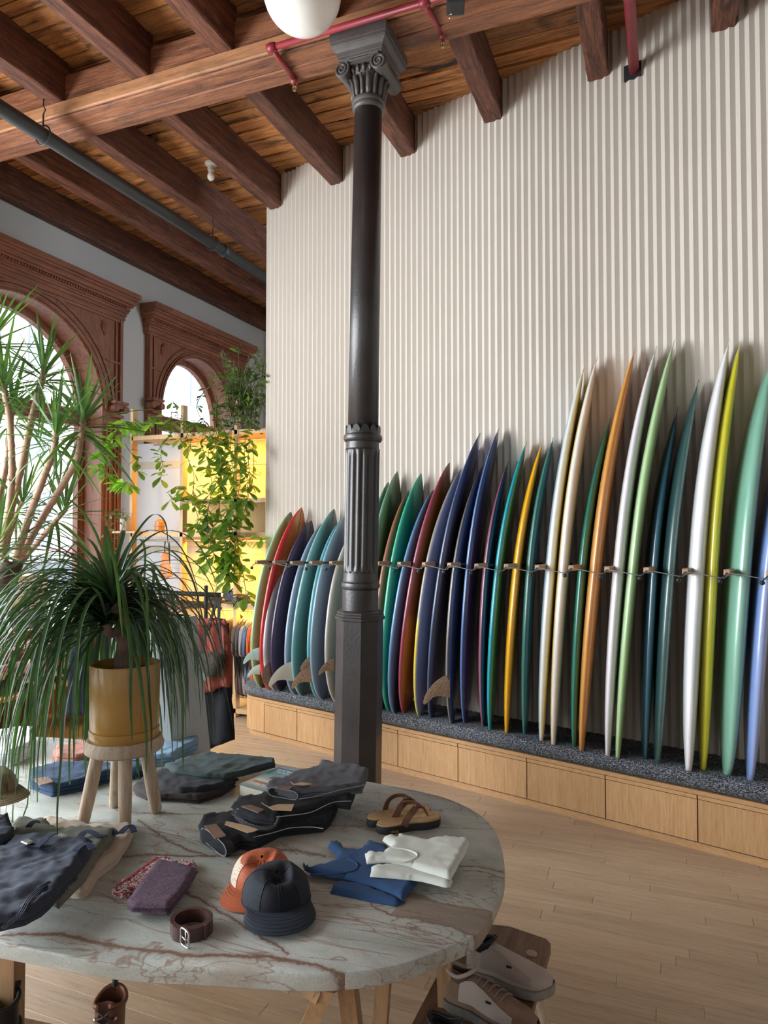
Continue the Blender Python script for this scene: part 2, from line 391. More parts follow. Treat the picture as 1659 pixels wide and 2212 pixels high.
def swept(m_, path, prof_fn):
    rings = [prof_fn(p, k) for k, p in enumerate(path)]; m_.loft(rings, True, True)
wi = 0
for (yc, ry, rz, zs, sill), (cy0, cy1, zarc, zcor, cn0, cn1) in zip(WINS, ((3.36, 6.08, 4.20, 4.44, 3.2, 6.17), (6.52, 8.50, 4.20, 4.46, 6.42, 8.6))):
    wi += 1
    w = thing('window_%d' % wi, None, None, (XW - 0.24, yc, sill), kind='structure')
    # frame ring and jambs, glass, transom
    m_ = MB()
    for (k0, k1, xa, xb) in ((0.90, 1.0, XW - 0.27, XW - 0.20),):
        o_ = arch_pts(yc, ry, rz, zs, xa, 28, k1); i_ = arch_pts(yc, ry, rz, zs, xa, 28, k0)
        o_ = [Vector((xa, yc - ry * k1, sill))] + o_ + [Vector((xa, yc + ry * k1, sill))]
        i_ = [Vector((xa, yc - ry * k0, sill + 0.09))] + i_ + [Vector((xa, yc + ry * k0, sill + 0.09))]
        for j in range(len(o_) - 1): m_.prism([o_[j], o_[j + 1], i_[j + 1], i_[j]], (xb - xa, 0, 0))
    m_.box((XW - 0.235, yc, sill + 0.045), (0.07, 2 * ry, 0.09))
    m_.build('window_frame', M_case, w)
    m_ = MB(); m_.box((XW - 0.225, yc, zs - 0.10), (0.09, 2 * ry * 0.95, 0.17)); m_.box((XW - 0.175, yc, zs - 0.03), (0.03, 2 * ry * 0.95, 0.03)); m_.box((XW - 0.17, yc, zs - 0.16), (0.02, 2 * ry * 0.95, 0.02)); m_.build('transom', M_caseh, w)
    gp = arch_pts(yc, ry, rz, zs, XW - 0.236, 28, 0.93)
    m_ = MB(); m_.prism(gp, (-0.005, 0, 0)); m_.build('pane', M_glass, w)
    m_ = MB(); m_.box((XW - 0.238, yc, (sill + zs) / 2), (0.005, 2 * ry * 0.93, zs - sill - 0.1)); m_.build('pane', M_glass, w)
    # curved reveal lining
    m_ = MB(); path = [Vector((XW, yc - ry, sill))] + arch_pts(yc, ry, rz, zs, XW, 40) + [Vector((XW, yc + ry, sill))]
    inn = [Vector((XW, yc - ry * 0.975, sill))] + arch_pts(yc, ry, rz, zs, XW, 40, 0.975) + [Vector((XW, yc + ry * 0.975, sill))]
    for j in range(len(path) - 1): m_.prism([path[j] + Vector((0.05, 0, 0)), path[j + 1] + Vector((0.05, 0, 0)), inn[j + 1] + Vector((0.05, 0, 0)), inn[j] + Vector((0.05, 0, 0))], (-0.25, 0, 0))
    m_.build('reveal', M_case, w)
    # face casing with arch cut-out
    m_ = MB(); xf, xb = XW + 0.05, XW
    ap = arch_pts(yc, ry, rz, zs, xb, 28)
    m_.box(((xf + xb) / 2, (cy0 + yc - ry) / 2, (sill + zarc) / 2 - 0.35), (0.05, yc - ry - cy0, zarc - sill + 0.7))
    m_.box(((xf + xb) / 2, (cy1 + yc + ry) / 2, (sill + zarc) / 2 - 0.35), (0.05, cy1 - yc - ry, zarc - sill + 0.7))
    for j in range(28): m_.prism([ap[j], ap[j + 1], Vector((xb, ap[j + 1].y, zarc)), Vector((xb, ap[j].y, zarc))], (xf - xb, 0, 0))
    m_.box(((xf + xb) / 2, yc, sill / 2), (0.05, 2 * ry, sill))
    m_.build('casing', M_case, w)
    # archivolt mouldings
    m_ = MB()
    for (k0, k1, pr) in ((1.0, 1.035, 0.075), (1.05, 1.07, 0.068), (1.115, 1.15, 0.064)):
        dd = ry * (k1 - k0)
        o_ = arch_pts(yc, ry + ry * (k1 - 1), rz + ry * (k1 - 1), zs, XW, 40); i_ = arch_pts(yc, ry + ry * (k0 - 1), rz + ry * (k0 - 1), zs, XW, 40)
        for j in range(40): m_.prism([o_[j], o_[j + 1], i_[j + 1], i_[j]], (pr, 0, 0))
    m_.build('archivolt', M_caseh, w)
    # pilaster reedings
    m_ = MB()
    for (ya, yb) in ((cy0, yc - ry), (yc + ry, cy1)):
        wd = yb - ya
        for fr in (0.12, 0.3, 0.62, 0.8, 0.93):
            m_.box((XW + 0.056, ya + wd * fr, (zs - 0.1) / 2 + 0.25), (0.03, min(0.03, wd * 0.11), zs - 0.7))
        m_.box((XW + 0.06, (ya + yb) / 2, zs + (zarc - zs) / 2), (0.02, wd * 0.9, 0.02))
    m_.box((XW + 0.062, cy0 + 0.02, (zs + zarc) / 2), (0.03, 0.04, zarc - zs)); m_.box((XW + 0.062, cy1 - 0.02, (zs + zarc) / 2), (0.03, 0.04, zarc - zs))
    m_.box((XW + 0.058, cy0 + 0.09, (zs + zarc) / 2), (0.02, 0.025, zarc - zs)); m_.box((XW + 0.058, cy1 - 0.09, (zs + zarc) / 2), (0.02, 0.025, zarc - zs))
    m_.build('pilaster', M_case, w)
    # entablature
    m_ = MB(); zt = zcor
    steps = [(zarc - 0.08, zarc - 0.05, 0.07), (zarc - 0.05, zarc, 0.085), (zarc, zarc + 0.03, 0.10), (zarc + 0.03, zarc + 0.055, 0.12), (zarc + 0.055, zarc + 0.095, 0.135),
             (zarc + 0.095, zarc + 0.12, 0.17), (zarc + 0.12, zarc + 0.165, 0.20), (zarc + 0.165, zarc + 0.19, 0.22), (zarc + 0.19, zt, 0.25)]
    for (za, zb, pr) in steps:
        e = pr * 0.4
        m_.box((XW + pr / 2, (cn0 + cn1) / 2, (za + zb) / 2), (pr, cn1 - cn0 - 0.2 + 2 * e, zb - za), bev=0.004)
    m_.build('cornice', M_caseh, w)
    yy = cn0 + 0.12
    m_ = MB()
    while yy < cn1 - 0.1:
        m_.box((XW + 0.15, yy, zarc + 0.078), (0.03, 0.017, 0.022)); yy += 0.034
    m_.build('bead_row', M_caseh, w, kind='stuff')
    # impost capitals and carved rosettes
    for yy in (yc + ry + 0.16, yc - ry - 0.16):
        m_ = MB(); m_.box((XW + 0.09, yy, zs + 0.085), (0.13, 0.20, 0.03)); m_.box((XW + 0.085, yy, zs + 0.045), (0.10, 0.15, 0.05)); m_.box((XW + 0.08, yy, zs - 0.06), (0.08, 0.13, 0.03))
        for sg in (-1, 1): m_.lathe([(0.0, -0.05), (0.04, -0.05), (0.04, 0.05), (0.0, 0.05)], (XW + 0.10, yy + sg * 0.075, zs + 0.02), 14, Matrix.Rotation(pi / 2, 3, 'Y'))
        m_.build('capital', M_case, w)
    for sg in (-1, 1):
        m_ = MB(); c0 = Vector((XW + 0.055, yc + sg * (ry * 0.98), zarc - 0.2))
        for q in range(7):
            a = q * 0.9; pth = [c0 + Vector((0.004, sg * (0.03 * cos(a) * t + 0.02 * t * sin(3 * t + q)), 0.07 * sin(a) * t)) for t in (0, 0.4, 0.8, 1.2)]
            m_.tube(pth, [0.01, 0.012, 0.008, 0.003], 6)
        m_.build('carving', M_case, w)
    m_ = MB(); m_.box((XW + 0.02, yc, sill - 0.01), (0.46, 2 * ry + 0.1, 0.04)); m_.build('window_sill', M_caseh, w)
mb = MB(); mb.box((XW + 0.02, 4.6, 0.11), (0.04, 3.0, 0.22)); mb.box((XW + 0.03, 4.6, 0.24), (0.05, 3.0, 0.03)); struct('baseboard_left', mb, M_case)

# ------------------------------------------------------------------ cast-iron column
CXc, CYc = -1.628, 3.83
base_c = Vector((-1.70, 3.81, 0))
lean = (Vector((CXc, CYc, 4.757)) - base_c).normalized()
colm = thing('iron_column', 'dark cast-iron column with fluted lower shaft and scrolled capital', 'column', base_c)
CM = Vector((0, 0, 1)).rotation_difference(lean).to_matrix().to_4x4()
rot8 = Matrix.Rotation(radians(4), 3, 'Z')
def cl(prof, n=28, rot=None): return MB().lathe(prof, (0, 0, 0), n, rot)
def cbuild(m_, name, mat, smooth='auto', **kw):
    m_.v = [tuple((CM @ Vector(p))) for p in m_.v]; return m_.build(name, mat, colm, smooth, world=False, **kw)
cbuild(cl([(0.155, 0), (0.155, 0.10), (0.147, 0.12), (0.143, 0.14), (0.141, 1.27)], 8, rot8), 'pedestal', M_iron)
cbuild(cl([(0.141, 1.27), (0.150, 1.275), (0.150, 1.29), (0.143, 1.295), (0.143, 1.305), (0.138, 1.31), (0.138, 1.32), (0.124, 1.33)], 8, rot8), 'pedestal_moulding', M_iron)
cbuild(cl([(0.108, 1.32), (0.108, 1.45), (0.104, 1.455), (0.113, 1.46), (0.117, 1.475), (0.113, 1.49), (0.106, 1.495), (0.108, 1.505), (0.105, 1.515), (0.104, 1.56)], 28), 'shaft_base', M_iron)
# fluted drum
rings = []
for z, dep in [(1.55, 0), (1.565, 0.2), (1.60, 1), (2.24, 1), (2.275, 0.2), (2.29, 0)]:
    ring = []
    for i in range(96):
        a = 2 * pi * i / 96; fl = max(0.0, cos(a * 16)) ** 0.7 if dep else 0
        ring.append(Vector((cos(a), sin(a), 0)) * (0.104 - 0.014 * dep * fl) + Vector((0, 0, z)))
    rings.append(ring)
cbuild(MB().loft(rings), 'fluted_shaft', M_iron, True)
cbuild(cl([(0.100, 2.28), (0.099, 2.33), (0.110, 2.335), (0.116, 2.345), (0.118, 2.355), (0.114, 2.372), (0.106, 2.378), (0.104, 2.40)], 32), 'collar', M_iron)
m_ = MB()
for i in range(12):
    a = 2 * pi * i / 12; c = Vector((cos(a), sin(a), 0))
    sd = Vector((-sin(a), cos(a), 0)); pts = []
    for (u, v) in ((-0.022, 0), (0.022, 0), (0.024, 0.02), (0.014, 0.038), (0, 0.046), (-0.014, 0.038), (-0.024, 0.02)): pts.append(c * 0.090 + sd * u + Vector((0, 0, 2.385 + v)))
    m_.prism(pts, c * 0.014)
cbuild(m_, 'leaf_crown', M_iron, False)
cbuild(cl([(0.092, 2.38), (0.090, 3.2), (0.084, 4.365)], 32), 'shaft', M_iron, True)
cbuild(cl([(0.084, 4.345), (0.092, 4.35), (0.097, 4.36), (0.097, 4.372), (0.091, 4.38), (0.101, 4.388), (0.103, 4.398), (0.098, 4.408), (0.088, 4.412)], 32), 'necking', M_ironl)
m_ = cl([(0.086, 4.41), (0.088, 4.47), (0.098, 4.52), (0.115, 4.545), (0.118, 4.565), (0.11, 4.58)], 32)
for i in range(16):
    a = 2 * pi * i / 16; c = Vector((cos(a), sin(a), 0)); wdt = 0.017 if i % 2 else 0.013
    pth = [c * 0.092 + Vector((0, 0, 4.412)), c * 0.095 + Vector((0, 0, 4.45)), c * 0.103 + Vector((0, 0, 4.49)), c * 0.121 + Vector((0, 0, 4.52)), c * 0.126 + Vector((0, 0, 4.512))]
    m_.tube(pth, [wdt * 0.7, wdt, wdt, wdt * 0.7, 0.005], 6)
    m_.tube([c * 0.104 + Vector((0, 0, 4.43)), c * 0.107 + Vector((0, 0, 4.49))], 0.004, 5)
cbuild(m_, 'acanthus_bell', M_ironl, True)
m_ = MB()
for i in range(20):
    a = 2 * pi * (i + 0.5) / 20; c = Vector((cos(a), sin(a), 0)); m_.tube([c * 0.112 + Vector((0, 0, 4.535)), c * 0.124 + Vector((0, 0, 4.55)), c * 0.122 + Vector((0, 0, 4.575))], [0.006, 0.013, 0.005], 6)
cbuild(m_, 'egg_moulding', M_ironl, True)
m_ = MB()
for (sx_, sy_) in ((1, 1), (1, -1), (-1, 1), (-1, -1)):   # four volutes, rolls running front to back
    if sy_ == 1: continue
    cx_ = sx_ * 0.118; cz_ = 4.555
    # roll (bolster)
    m_.tube([(cx_, -0.135, cz_), (cx_, -0.13, cz_), (cx_ * 0.98, -0.05, cz_), (cx_ * 0.98, 0.05, cz_), (cx_, 0.13, cz_), (cx_, 0.135, cz_)], [0.03, 0.048, 0.040, 0.040, 0.048, 0.03], 18)
    for yf in (-0.138, 0.138):
        sp = []
        for k in range(46):
            a = k * 0.30; r = 0.050 * (1 - k / 52.0); sp.append((cx_ + sx_ * r * cos(a + pi / 2), yf, cz_ + r * sin(a + pi / 2)))
        m_.tube(sp, 0.0065, 6)
m_.box((0, 0, 4.592), (0.23, 0.262, 0.036))
for yf in (-0.137, 0.137): m_.tube([(-0.118, yf, 4.605), (-0.05, yf, 4.594), (0.05, yf, 4.594), (0.118, yf, 4.605)], [0.008, 0.009, 0.009, 0.008], 6)
cbuild(m_, 'volutes', M_ironl, 'auto')
def sqprof(prof, m_):
    rings = [[Vector((sx_ * r, sy_ * r, z)) for (sx_, sy_) in ((-1, -1), (1, -1), (1, 1), (-1, 1))] for (r, z) in prof]; return m_.loft(rings)
cbuild(sqprof([(0.138, 4.608), (0.141, 4.612), (0.141, 4.625), (0.146, 4.628), (0.147, 4.636), (0.150, 4.65), (0.158, 4.662), (0.170, 4.672), (0.175, 4.684), (0.176, 4.70), (0.181, 4.702), (0.181, 4.757)], MB()), 'abacus', M_ironl, False)

# ------------------------------------------------------------------ cupboard bench along the corrugated wall
BZ = 0.345
bench = thing('bench_cabinet', 'long low oak cupboard bench under the row of surfboards', 'bench', WS * -2.5 + WN * 4.4)
S0, S1, DF, DB = -4.84, 0.9, 4.21, 4.575
def bench_outline(inset=0.0, s_left=S0, d_front=DF, r=0.20, n=10):
    pts = []
    d0 = d_front + inset; sl = s_left + inset; rr = max(0.02, r - inset)
    for k in range(n + 1):
        a = pi / 2 * k / n; pts.append((sl + rr - rr * cos(a), d0 + rr - rr * sin(a)))
    pts = [(sl, DB)] + pts + [(S1, d0), (S1, DB)]
    return [WS * a + WN * b for (a, b) in pts]
def slab(outl, z0, z1): return MB().prism([p + Vector((0, 0, z0)) for p in outl], (0, 0, z1 - z0))
slab(bench_outline(0.012, S0 + 0.0), 0.045, BZ - 0.028).build('carcass', plain('cabinet_gap', (0.13, 0.07, 0.035), 0.7), bench)
slab(bench_outline(0.02), 0.0, 0.052).build('plinth', M_oakh, bench)
slab(bench_outline(-0.002), BZ - 0.028, BZ - 0.004).build('top_rail', M_oakh, bench)
# curved end panel
m_ = MB(); o_ = bench_outline(-0.002)[:12] + [WS * -4.4975 + WN * (DF - 0.002)]; i_ = bench_outline(0.02)[:12] + [WS * -4.4975 + WN * (DF + 0.02)]
for k in range(12): m_.prism([o_[k] + Vector((0, 0, 0.053)), o_[k + 1] + Vector((0, 0, 0.053)), i_[k + 1] + Vector((0, 0, 0.053)), i_[k] + Vector((0, 0, 0.053))], (0, 0, BZ - 0.083))
m_.build('curved_end_panel', M_oak, bench, 'auto')
edges = [-4.495, -4.10, -3.585, -3.062, -2.543, -2.022, -1.503, -0.980, -0.46, 0.06, 0.58]
for a, b in zip(edges[:-1], edges[1:]):
    m_ = MB(); m_.wbox(a + 0.0035, b - 0.0035, DF - 0.002, DF + 0.02, 0.055, BZ - 0.055); d_ = m_.build('door', M_oak, bench)
    m_ = MB(); m_.wbox(a + 0.0035, b - 0.0035, DF - 0.006, DF + 0.02, BZ - 0.050, BZ - 0.030); m_.build('finger_pull', M_oakh, d_)
M_cush, ns, ls, b = nmat('woven_cushion')
v = coords(ns, ls, (1, 1, 1), 'World', rot=(0, 0, 0.27), rnd=False)
vx = ns.new('ShaderNodeMapping'); vx.inputs['Scale'].default_value = (1, 2.4, 3.6); ls.new(v, vx.inputs[0])
n_ = noise_t(ns, ls, vx.outputs[0], 90, 2, 0.8); n2 = noise_t(ns, ls, v, 300, 1, 0.6)
mm = ns.new('ShaderNodeMath'); mm.operation = 'MULTIPLY_ADD'; mm.inputs[1].default_value = 0.6; ls.new(n_, mm.inputs[0])
m2 = ns.new('ShaderNodeMath'); m2.operation = 'MULTIPLY'; m2.inputs[1].default_value = 0.4; ls.new(n2, m2.inputs[0]); ls.new(m2.outputs[0], mm.inputs[2])
ls.new(ramp(ns, ls, mm.outputs[0], [(0.44, (0.006, 0.008, 0.014)), (0.52, (0.05, 0.06, 0.08)), (0.60, (0.45, 0.47, 0.50))]), b.inputs['Base Color']); b.inputs['Roughness'].default_value = 0.95
bump(ns, ls, b, mm.outputs[0], 0.6, 0.004)
m_ = MB(); rings = []
nn = len(bench_outline())
CZ = 0.452
for (ins, z) in ((0.02, BZ - 0.005), (-0.012, BZ + 0.012), (-0.026, BZ + 0.04), (-0.026, BZ + 0.065), (-0.012, BZ + 0.092), (0.02, CZ - 0.003), (0.06, CZ)):
    rings.append([p + Vector((0, 0, z)) for p in bench_outline(ins, S0 - 0.0, DF, 0.2, 10)])
m_.loft(rings); m_.build('cushion', M_cush, bench, 'auto')

# ------------------------------------------------------------------ peg rail, pegs and cord
M_peg = wood('peg_wood', 1, (0.30, 0.17, 0.09), (0.42, 0.25, 0.14), (0.5, 0.32, 0.2), 10, 10, 0.5, 0.1)
rack = thing('board_rack', 'row of wooden pegs with a thin cord holding the surfboards apart', 'rack', WS * -2 + WN * 4.55 + Vector((0, 0, 1.55)))
PD_FRONT = 4.02
peg_s = []
for (x, y) in ((553, 1215), (591, 1216), (629, 1217), (671, 1217), (714, 1217), (762, 1218), (815, 1218), (862, 1219), (915, 1220), (970, 1221), (1029, 1223), (1093, 1224), (1160, 1226), (1233, 1227), (1311, 1230), (1396, 1232), (1480, 1235), (1570, 1237), (1662, 1240)):
    p = PD(x, y, PD_FRONT); peg_s.append((p.dot(WS), p.z))
cordp = []
for (s_, z_) in peg_s:
    z_ -= 0.0
    m_ = MB(); c = WS * s_ + WN * ((PD_FRONT + 4.575) / 2) + Vector((0, 0, z_)); mt = Matrix((WS, WN, (0, 0, 1))).transposed()
    c = WS * s_ + WN * (PD_FRONT + 0.065) + Vector((0, 0, z_)); m_.box(c, (0.034, 0.13, 0.034), mt, 0.006); pg = m_.build('peg', M_peg, rack)
    MB().tube([c, WS * s_ + WN * 4.57 + Vector((0, 0, z_))], 0.008, 8).build('peg_rod', M_black, pg)
    c2 = WS * (s_ - 0.03) + WN * (PD_FRONT - 0.02) + Vector((0, 0, z_ - 0.045))
    MB().lathe([(0.0, -0.012), (0.011, -0.008), (0.013, 0), (0.011, 0.008), (0, 0.012)], c2, 10, Matrix.Rotation(pi / 2, 3, 'X')).tube([WS * (s_ + 0.004) + WN * (PD_FRONT - 0.006) + Vector((0, 0, z_)), c2 + Vector((0, 0, 0.008))], 0.0035, 5).build('hook', M_black, pg)
    cordp += [WS * (s_ + 0.02) + WN * (PD_FRONT - 0.006) + Vector((0, 0, z_ - 0.004)), WS * (s_ + 0.12) + WN * (PD_FRONT - 0.016) + Vector((0, 0, z_ - 0.016)), WS * (s_ + 0.195) + WN * (PD_FRONT - 0.014) + Vector((0, 0, z_ - 0.026))]
MB().tube(spline(cordp, 3), 0.0028, 5).build('cord', plain('cord', (0.10, 0.11, 0.11), 0.5), rack)

# ------------------------------------------------------------------ surfboards
M_board, ns, ls, b = nmat('surfboard_gloss')
at = ns.new('ShaderNodeAttribute'); at.attribute_name = 'Col'
v = coords(ns, ls, (1, 1, 0.05), 'Object', rnd=True)
n_ = ramp(ns, ls, noise_t(ns, ls, v, 30, 3), [(0.3, 0.86), (0.7, 1.0)])
ls.new(mixrgb(ns, ls, 1.0, at.outputs['Color'], n_, 'MULTIPLY'), b.inputs['Base Color'])
b.inputs['Roughness'].default_value = 0.32; b.inputs['Coat Weight'].default_value = 0.7; b.inputs['Coat Roughness'].default_value = 0.13
def srgb(h):
    h = [int(h[i:i + 2], 16) / 255 for i in (0, 2, 4)]
    return tuple(c / 12.92 if c <= 0.04045 else ((c + 0.055) / 1.055) ** 2.4 for c in h)
def lerp3(a, b, t): return tuple(x + (y - x) * t for x, y in zip(a, b))
def surfboard(B, T, wmax, cols, label, yaw=0, thick=0.066, tail=0.28, nose=0.0, lower=None, stringer=False, rw=0.30, rocker=0.03):
    B, T = Vector(B), Vector(T)
    root = thing('surfboard', label, 'surfboard', B, group='surfboards standing along the corrugated wall')
    L = (T - B).length; z = (T - B).normalized(); y = (WN - z * WN.dot(z)).normalized(); x = y.cross(z)
    rm = Matrix.Rotation(radians(yaw), 3, z); x, y = rm @ x, rm @ y
    if yaw >= 12: rocker = 0.058
    NL, NR = 44, 24; vs, fs, cs = [], [], []
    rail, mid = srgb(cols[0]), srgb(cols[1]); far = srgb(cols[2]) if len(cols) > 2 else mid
    for k in range(NL + 1):
        t = k / NL; t = 0.5 - 0.5 * cos(pi * t) if True else t
        if t > 0.45: q = (t - 0.45) / 0.55; w = wmax * max(0, 1 - q ** 2.3) ** 0.74 + nose * (1 - q) * 0
        else: q = (0.45 - t) / 0.45; w = wmax * ((1 - tail) * max(0, 1 - q ** 2.1) ** 0.75 + tail * max(0, 1 - q ** 6) ** 0.5)
        h = thick / 2 * max(0.0, 1 - abs(2 * t - 0.95) ** 2.6) ** 0.6 + 0.002
        w = max(w, 0.010 * max(0.0, 1 - abs(2 * t - 1) ** 30) + 0.002)
        rk = rocker * (((2 * t - 1) ** 2) * (1.6 if t > 0.5 else 0.6) - (0.6 + t))
        for i in range(NR):
            a = 2 * pi * i / NR; cx_, sy_ = cos(a), sin(a)
            ex = abs(cx_) ** 0.75 * (1 if cx_ >= 0 else -1); ey = abs(sy_) ** 0.9 * (1 if sy_ >= 0 else -1)
            yy = ey * w; vs.append(z * (t * L) + x * (ex * h + rk) + y * yy)
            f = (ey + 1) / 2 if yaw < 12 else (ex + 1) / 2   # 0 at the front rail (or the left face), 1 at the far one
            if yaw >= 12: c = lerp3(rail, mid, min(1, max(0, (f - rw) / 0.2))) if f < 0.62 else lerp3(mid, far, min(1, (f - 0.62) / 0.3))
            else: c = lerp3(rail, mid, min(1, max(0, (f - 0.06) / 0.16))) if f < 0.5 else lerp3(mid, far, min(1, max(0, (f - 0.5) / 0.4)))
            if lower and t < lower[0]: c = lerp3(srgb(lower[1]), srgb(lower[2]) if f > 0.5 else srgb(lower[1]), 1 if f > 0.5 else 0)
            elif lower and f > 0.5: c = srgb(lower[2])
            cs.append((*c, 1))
    for k in range(NL):
        for i in range(NR):
            j = (i + 1) % NR; fs.append((k * NR + i, k * NR + j, (k + 1) * NR + j, (k + 1) * NR + i))
    fs.append(tuple(range(NR))[::-1]); fs.append(tuple(NL * NR + i for i in range(NR)))
    me = bpy.data.meshes.new('board_body'); me.from_pydata(vs, [], fs); me.materials.append(M_board)
    ca = me.color_attributes.new('Col', 'FLOAT_COLOR', 'POINT')
    for i, c in enumerate(cs): ca.data[i].color = c
    me.polygons.foreach_set('use_smooth', [True] * len(fs)); me.update()
    link('board_body', me, root)
    if stringer:
        m_ = MB(); m_.tube([z * (t * L) + x * ((thick / 2) * max(0.0, 1 - abs(2 * t - 0.95) ** 2.6) ** 0.6 + 0.0022 + rocker * (((2 * t - 1) ** 2) * (1.6 if t > 0.5 else 0.6) - (0.6 + t))) for t in [0.5 - 0.5 * cos(pi * (0.08 + 0.84 * k / 30)) for k in range(31)]], 0.0022, 5)
        m_.build('stringer', M_black, root, world=False)
    return root, x, y, z, L
def fin(root, ax, c, sc_, mat, label=None, thick=0.008, flip=1):
    """fin on the face of the board, sweeping down; ax = (out, down)"""
    o_, d_ = ax; prof = [(0, -0.07), (0.05, -0.055), (0.10, -0.02), (0.14, 0.03), (0.155, 0.075), (0.145, 0.085), (0.125, 0.07), (0.10, 0.05), (0.06, 0.045), (0.0, 0.06)]
    ps = [Vector(c) + o_ * (a * sc_) + d_ * (b_ * sc_) for a, b_ in prof]; ps = spline(ps[:-1], 4) + [ps[-1]]
    nrm = o_.cross(d_).normalized() * thick
    cen = Vector(c) + o_ * 0.05 * sc_ + d_ * 0.01 * sc_
    m_ = MB(); rings = []
    for f, off in ((0.86, -0.5), (1.0, -0.25), (1.0, 0.25), (0.86, 0.5)): rings.append([cen + (p - cen) * f + nrm * off for p in ps])
    m_.loft(rings); return m_.build('fin', mat, root, 'auto', label=label)
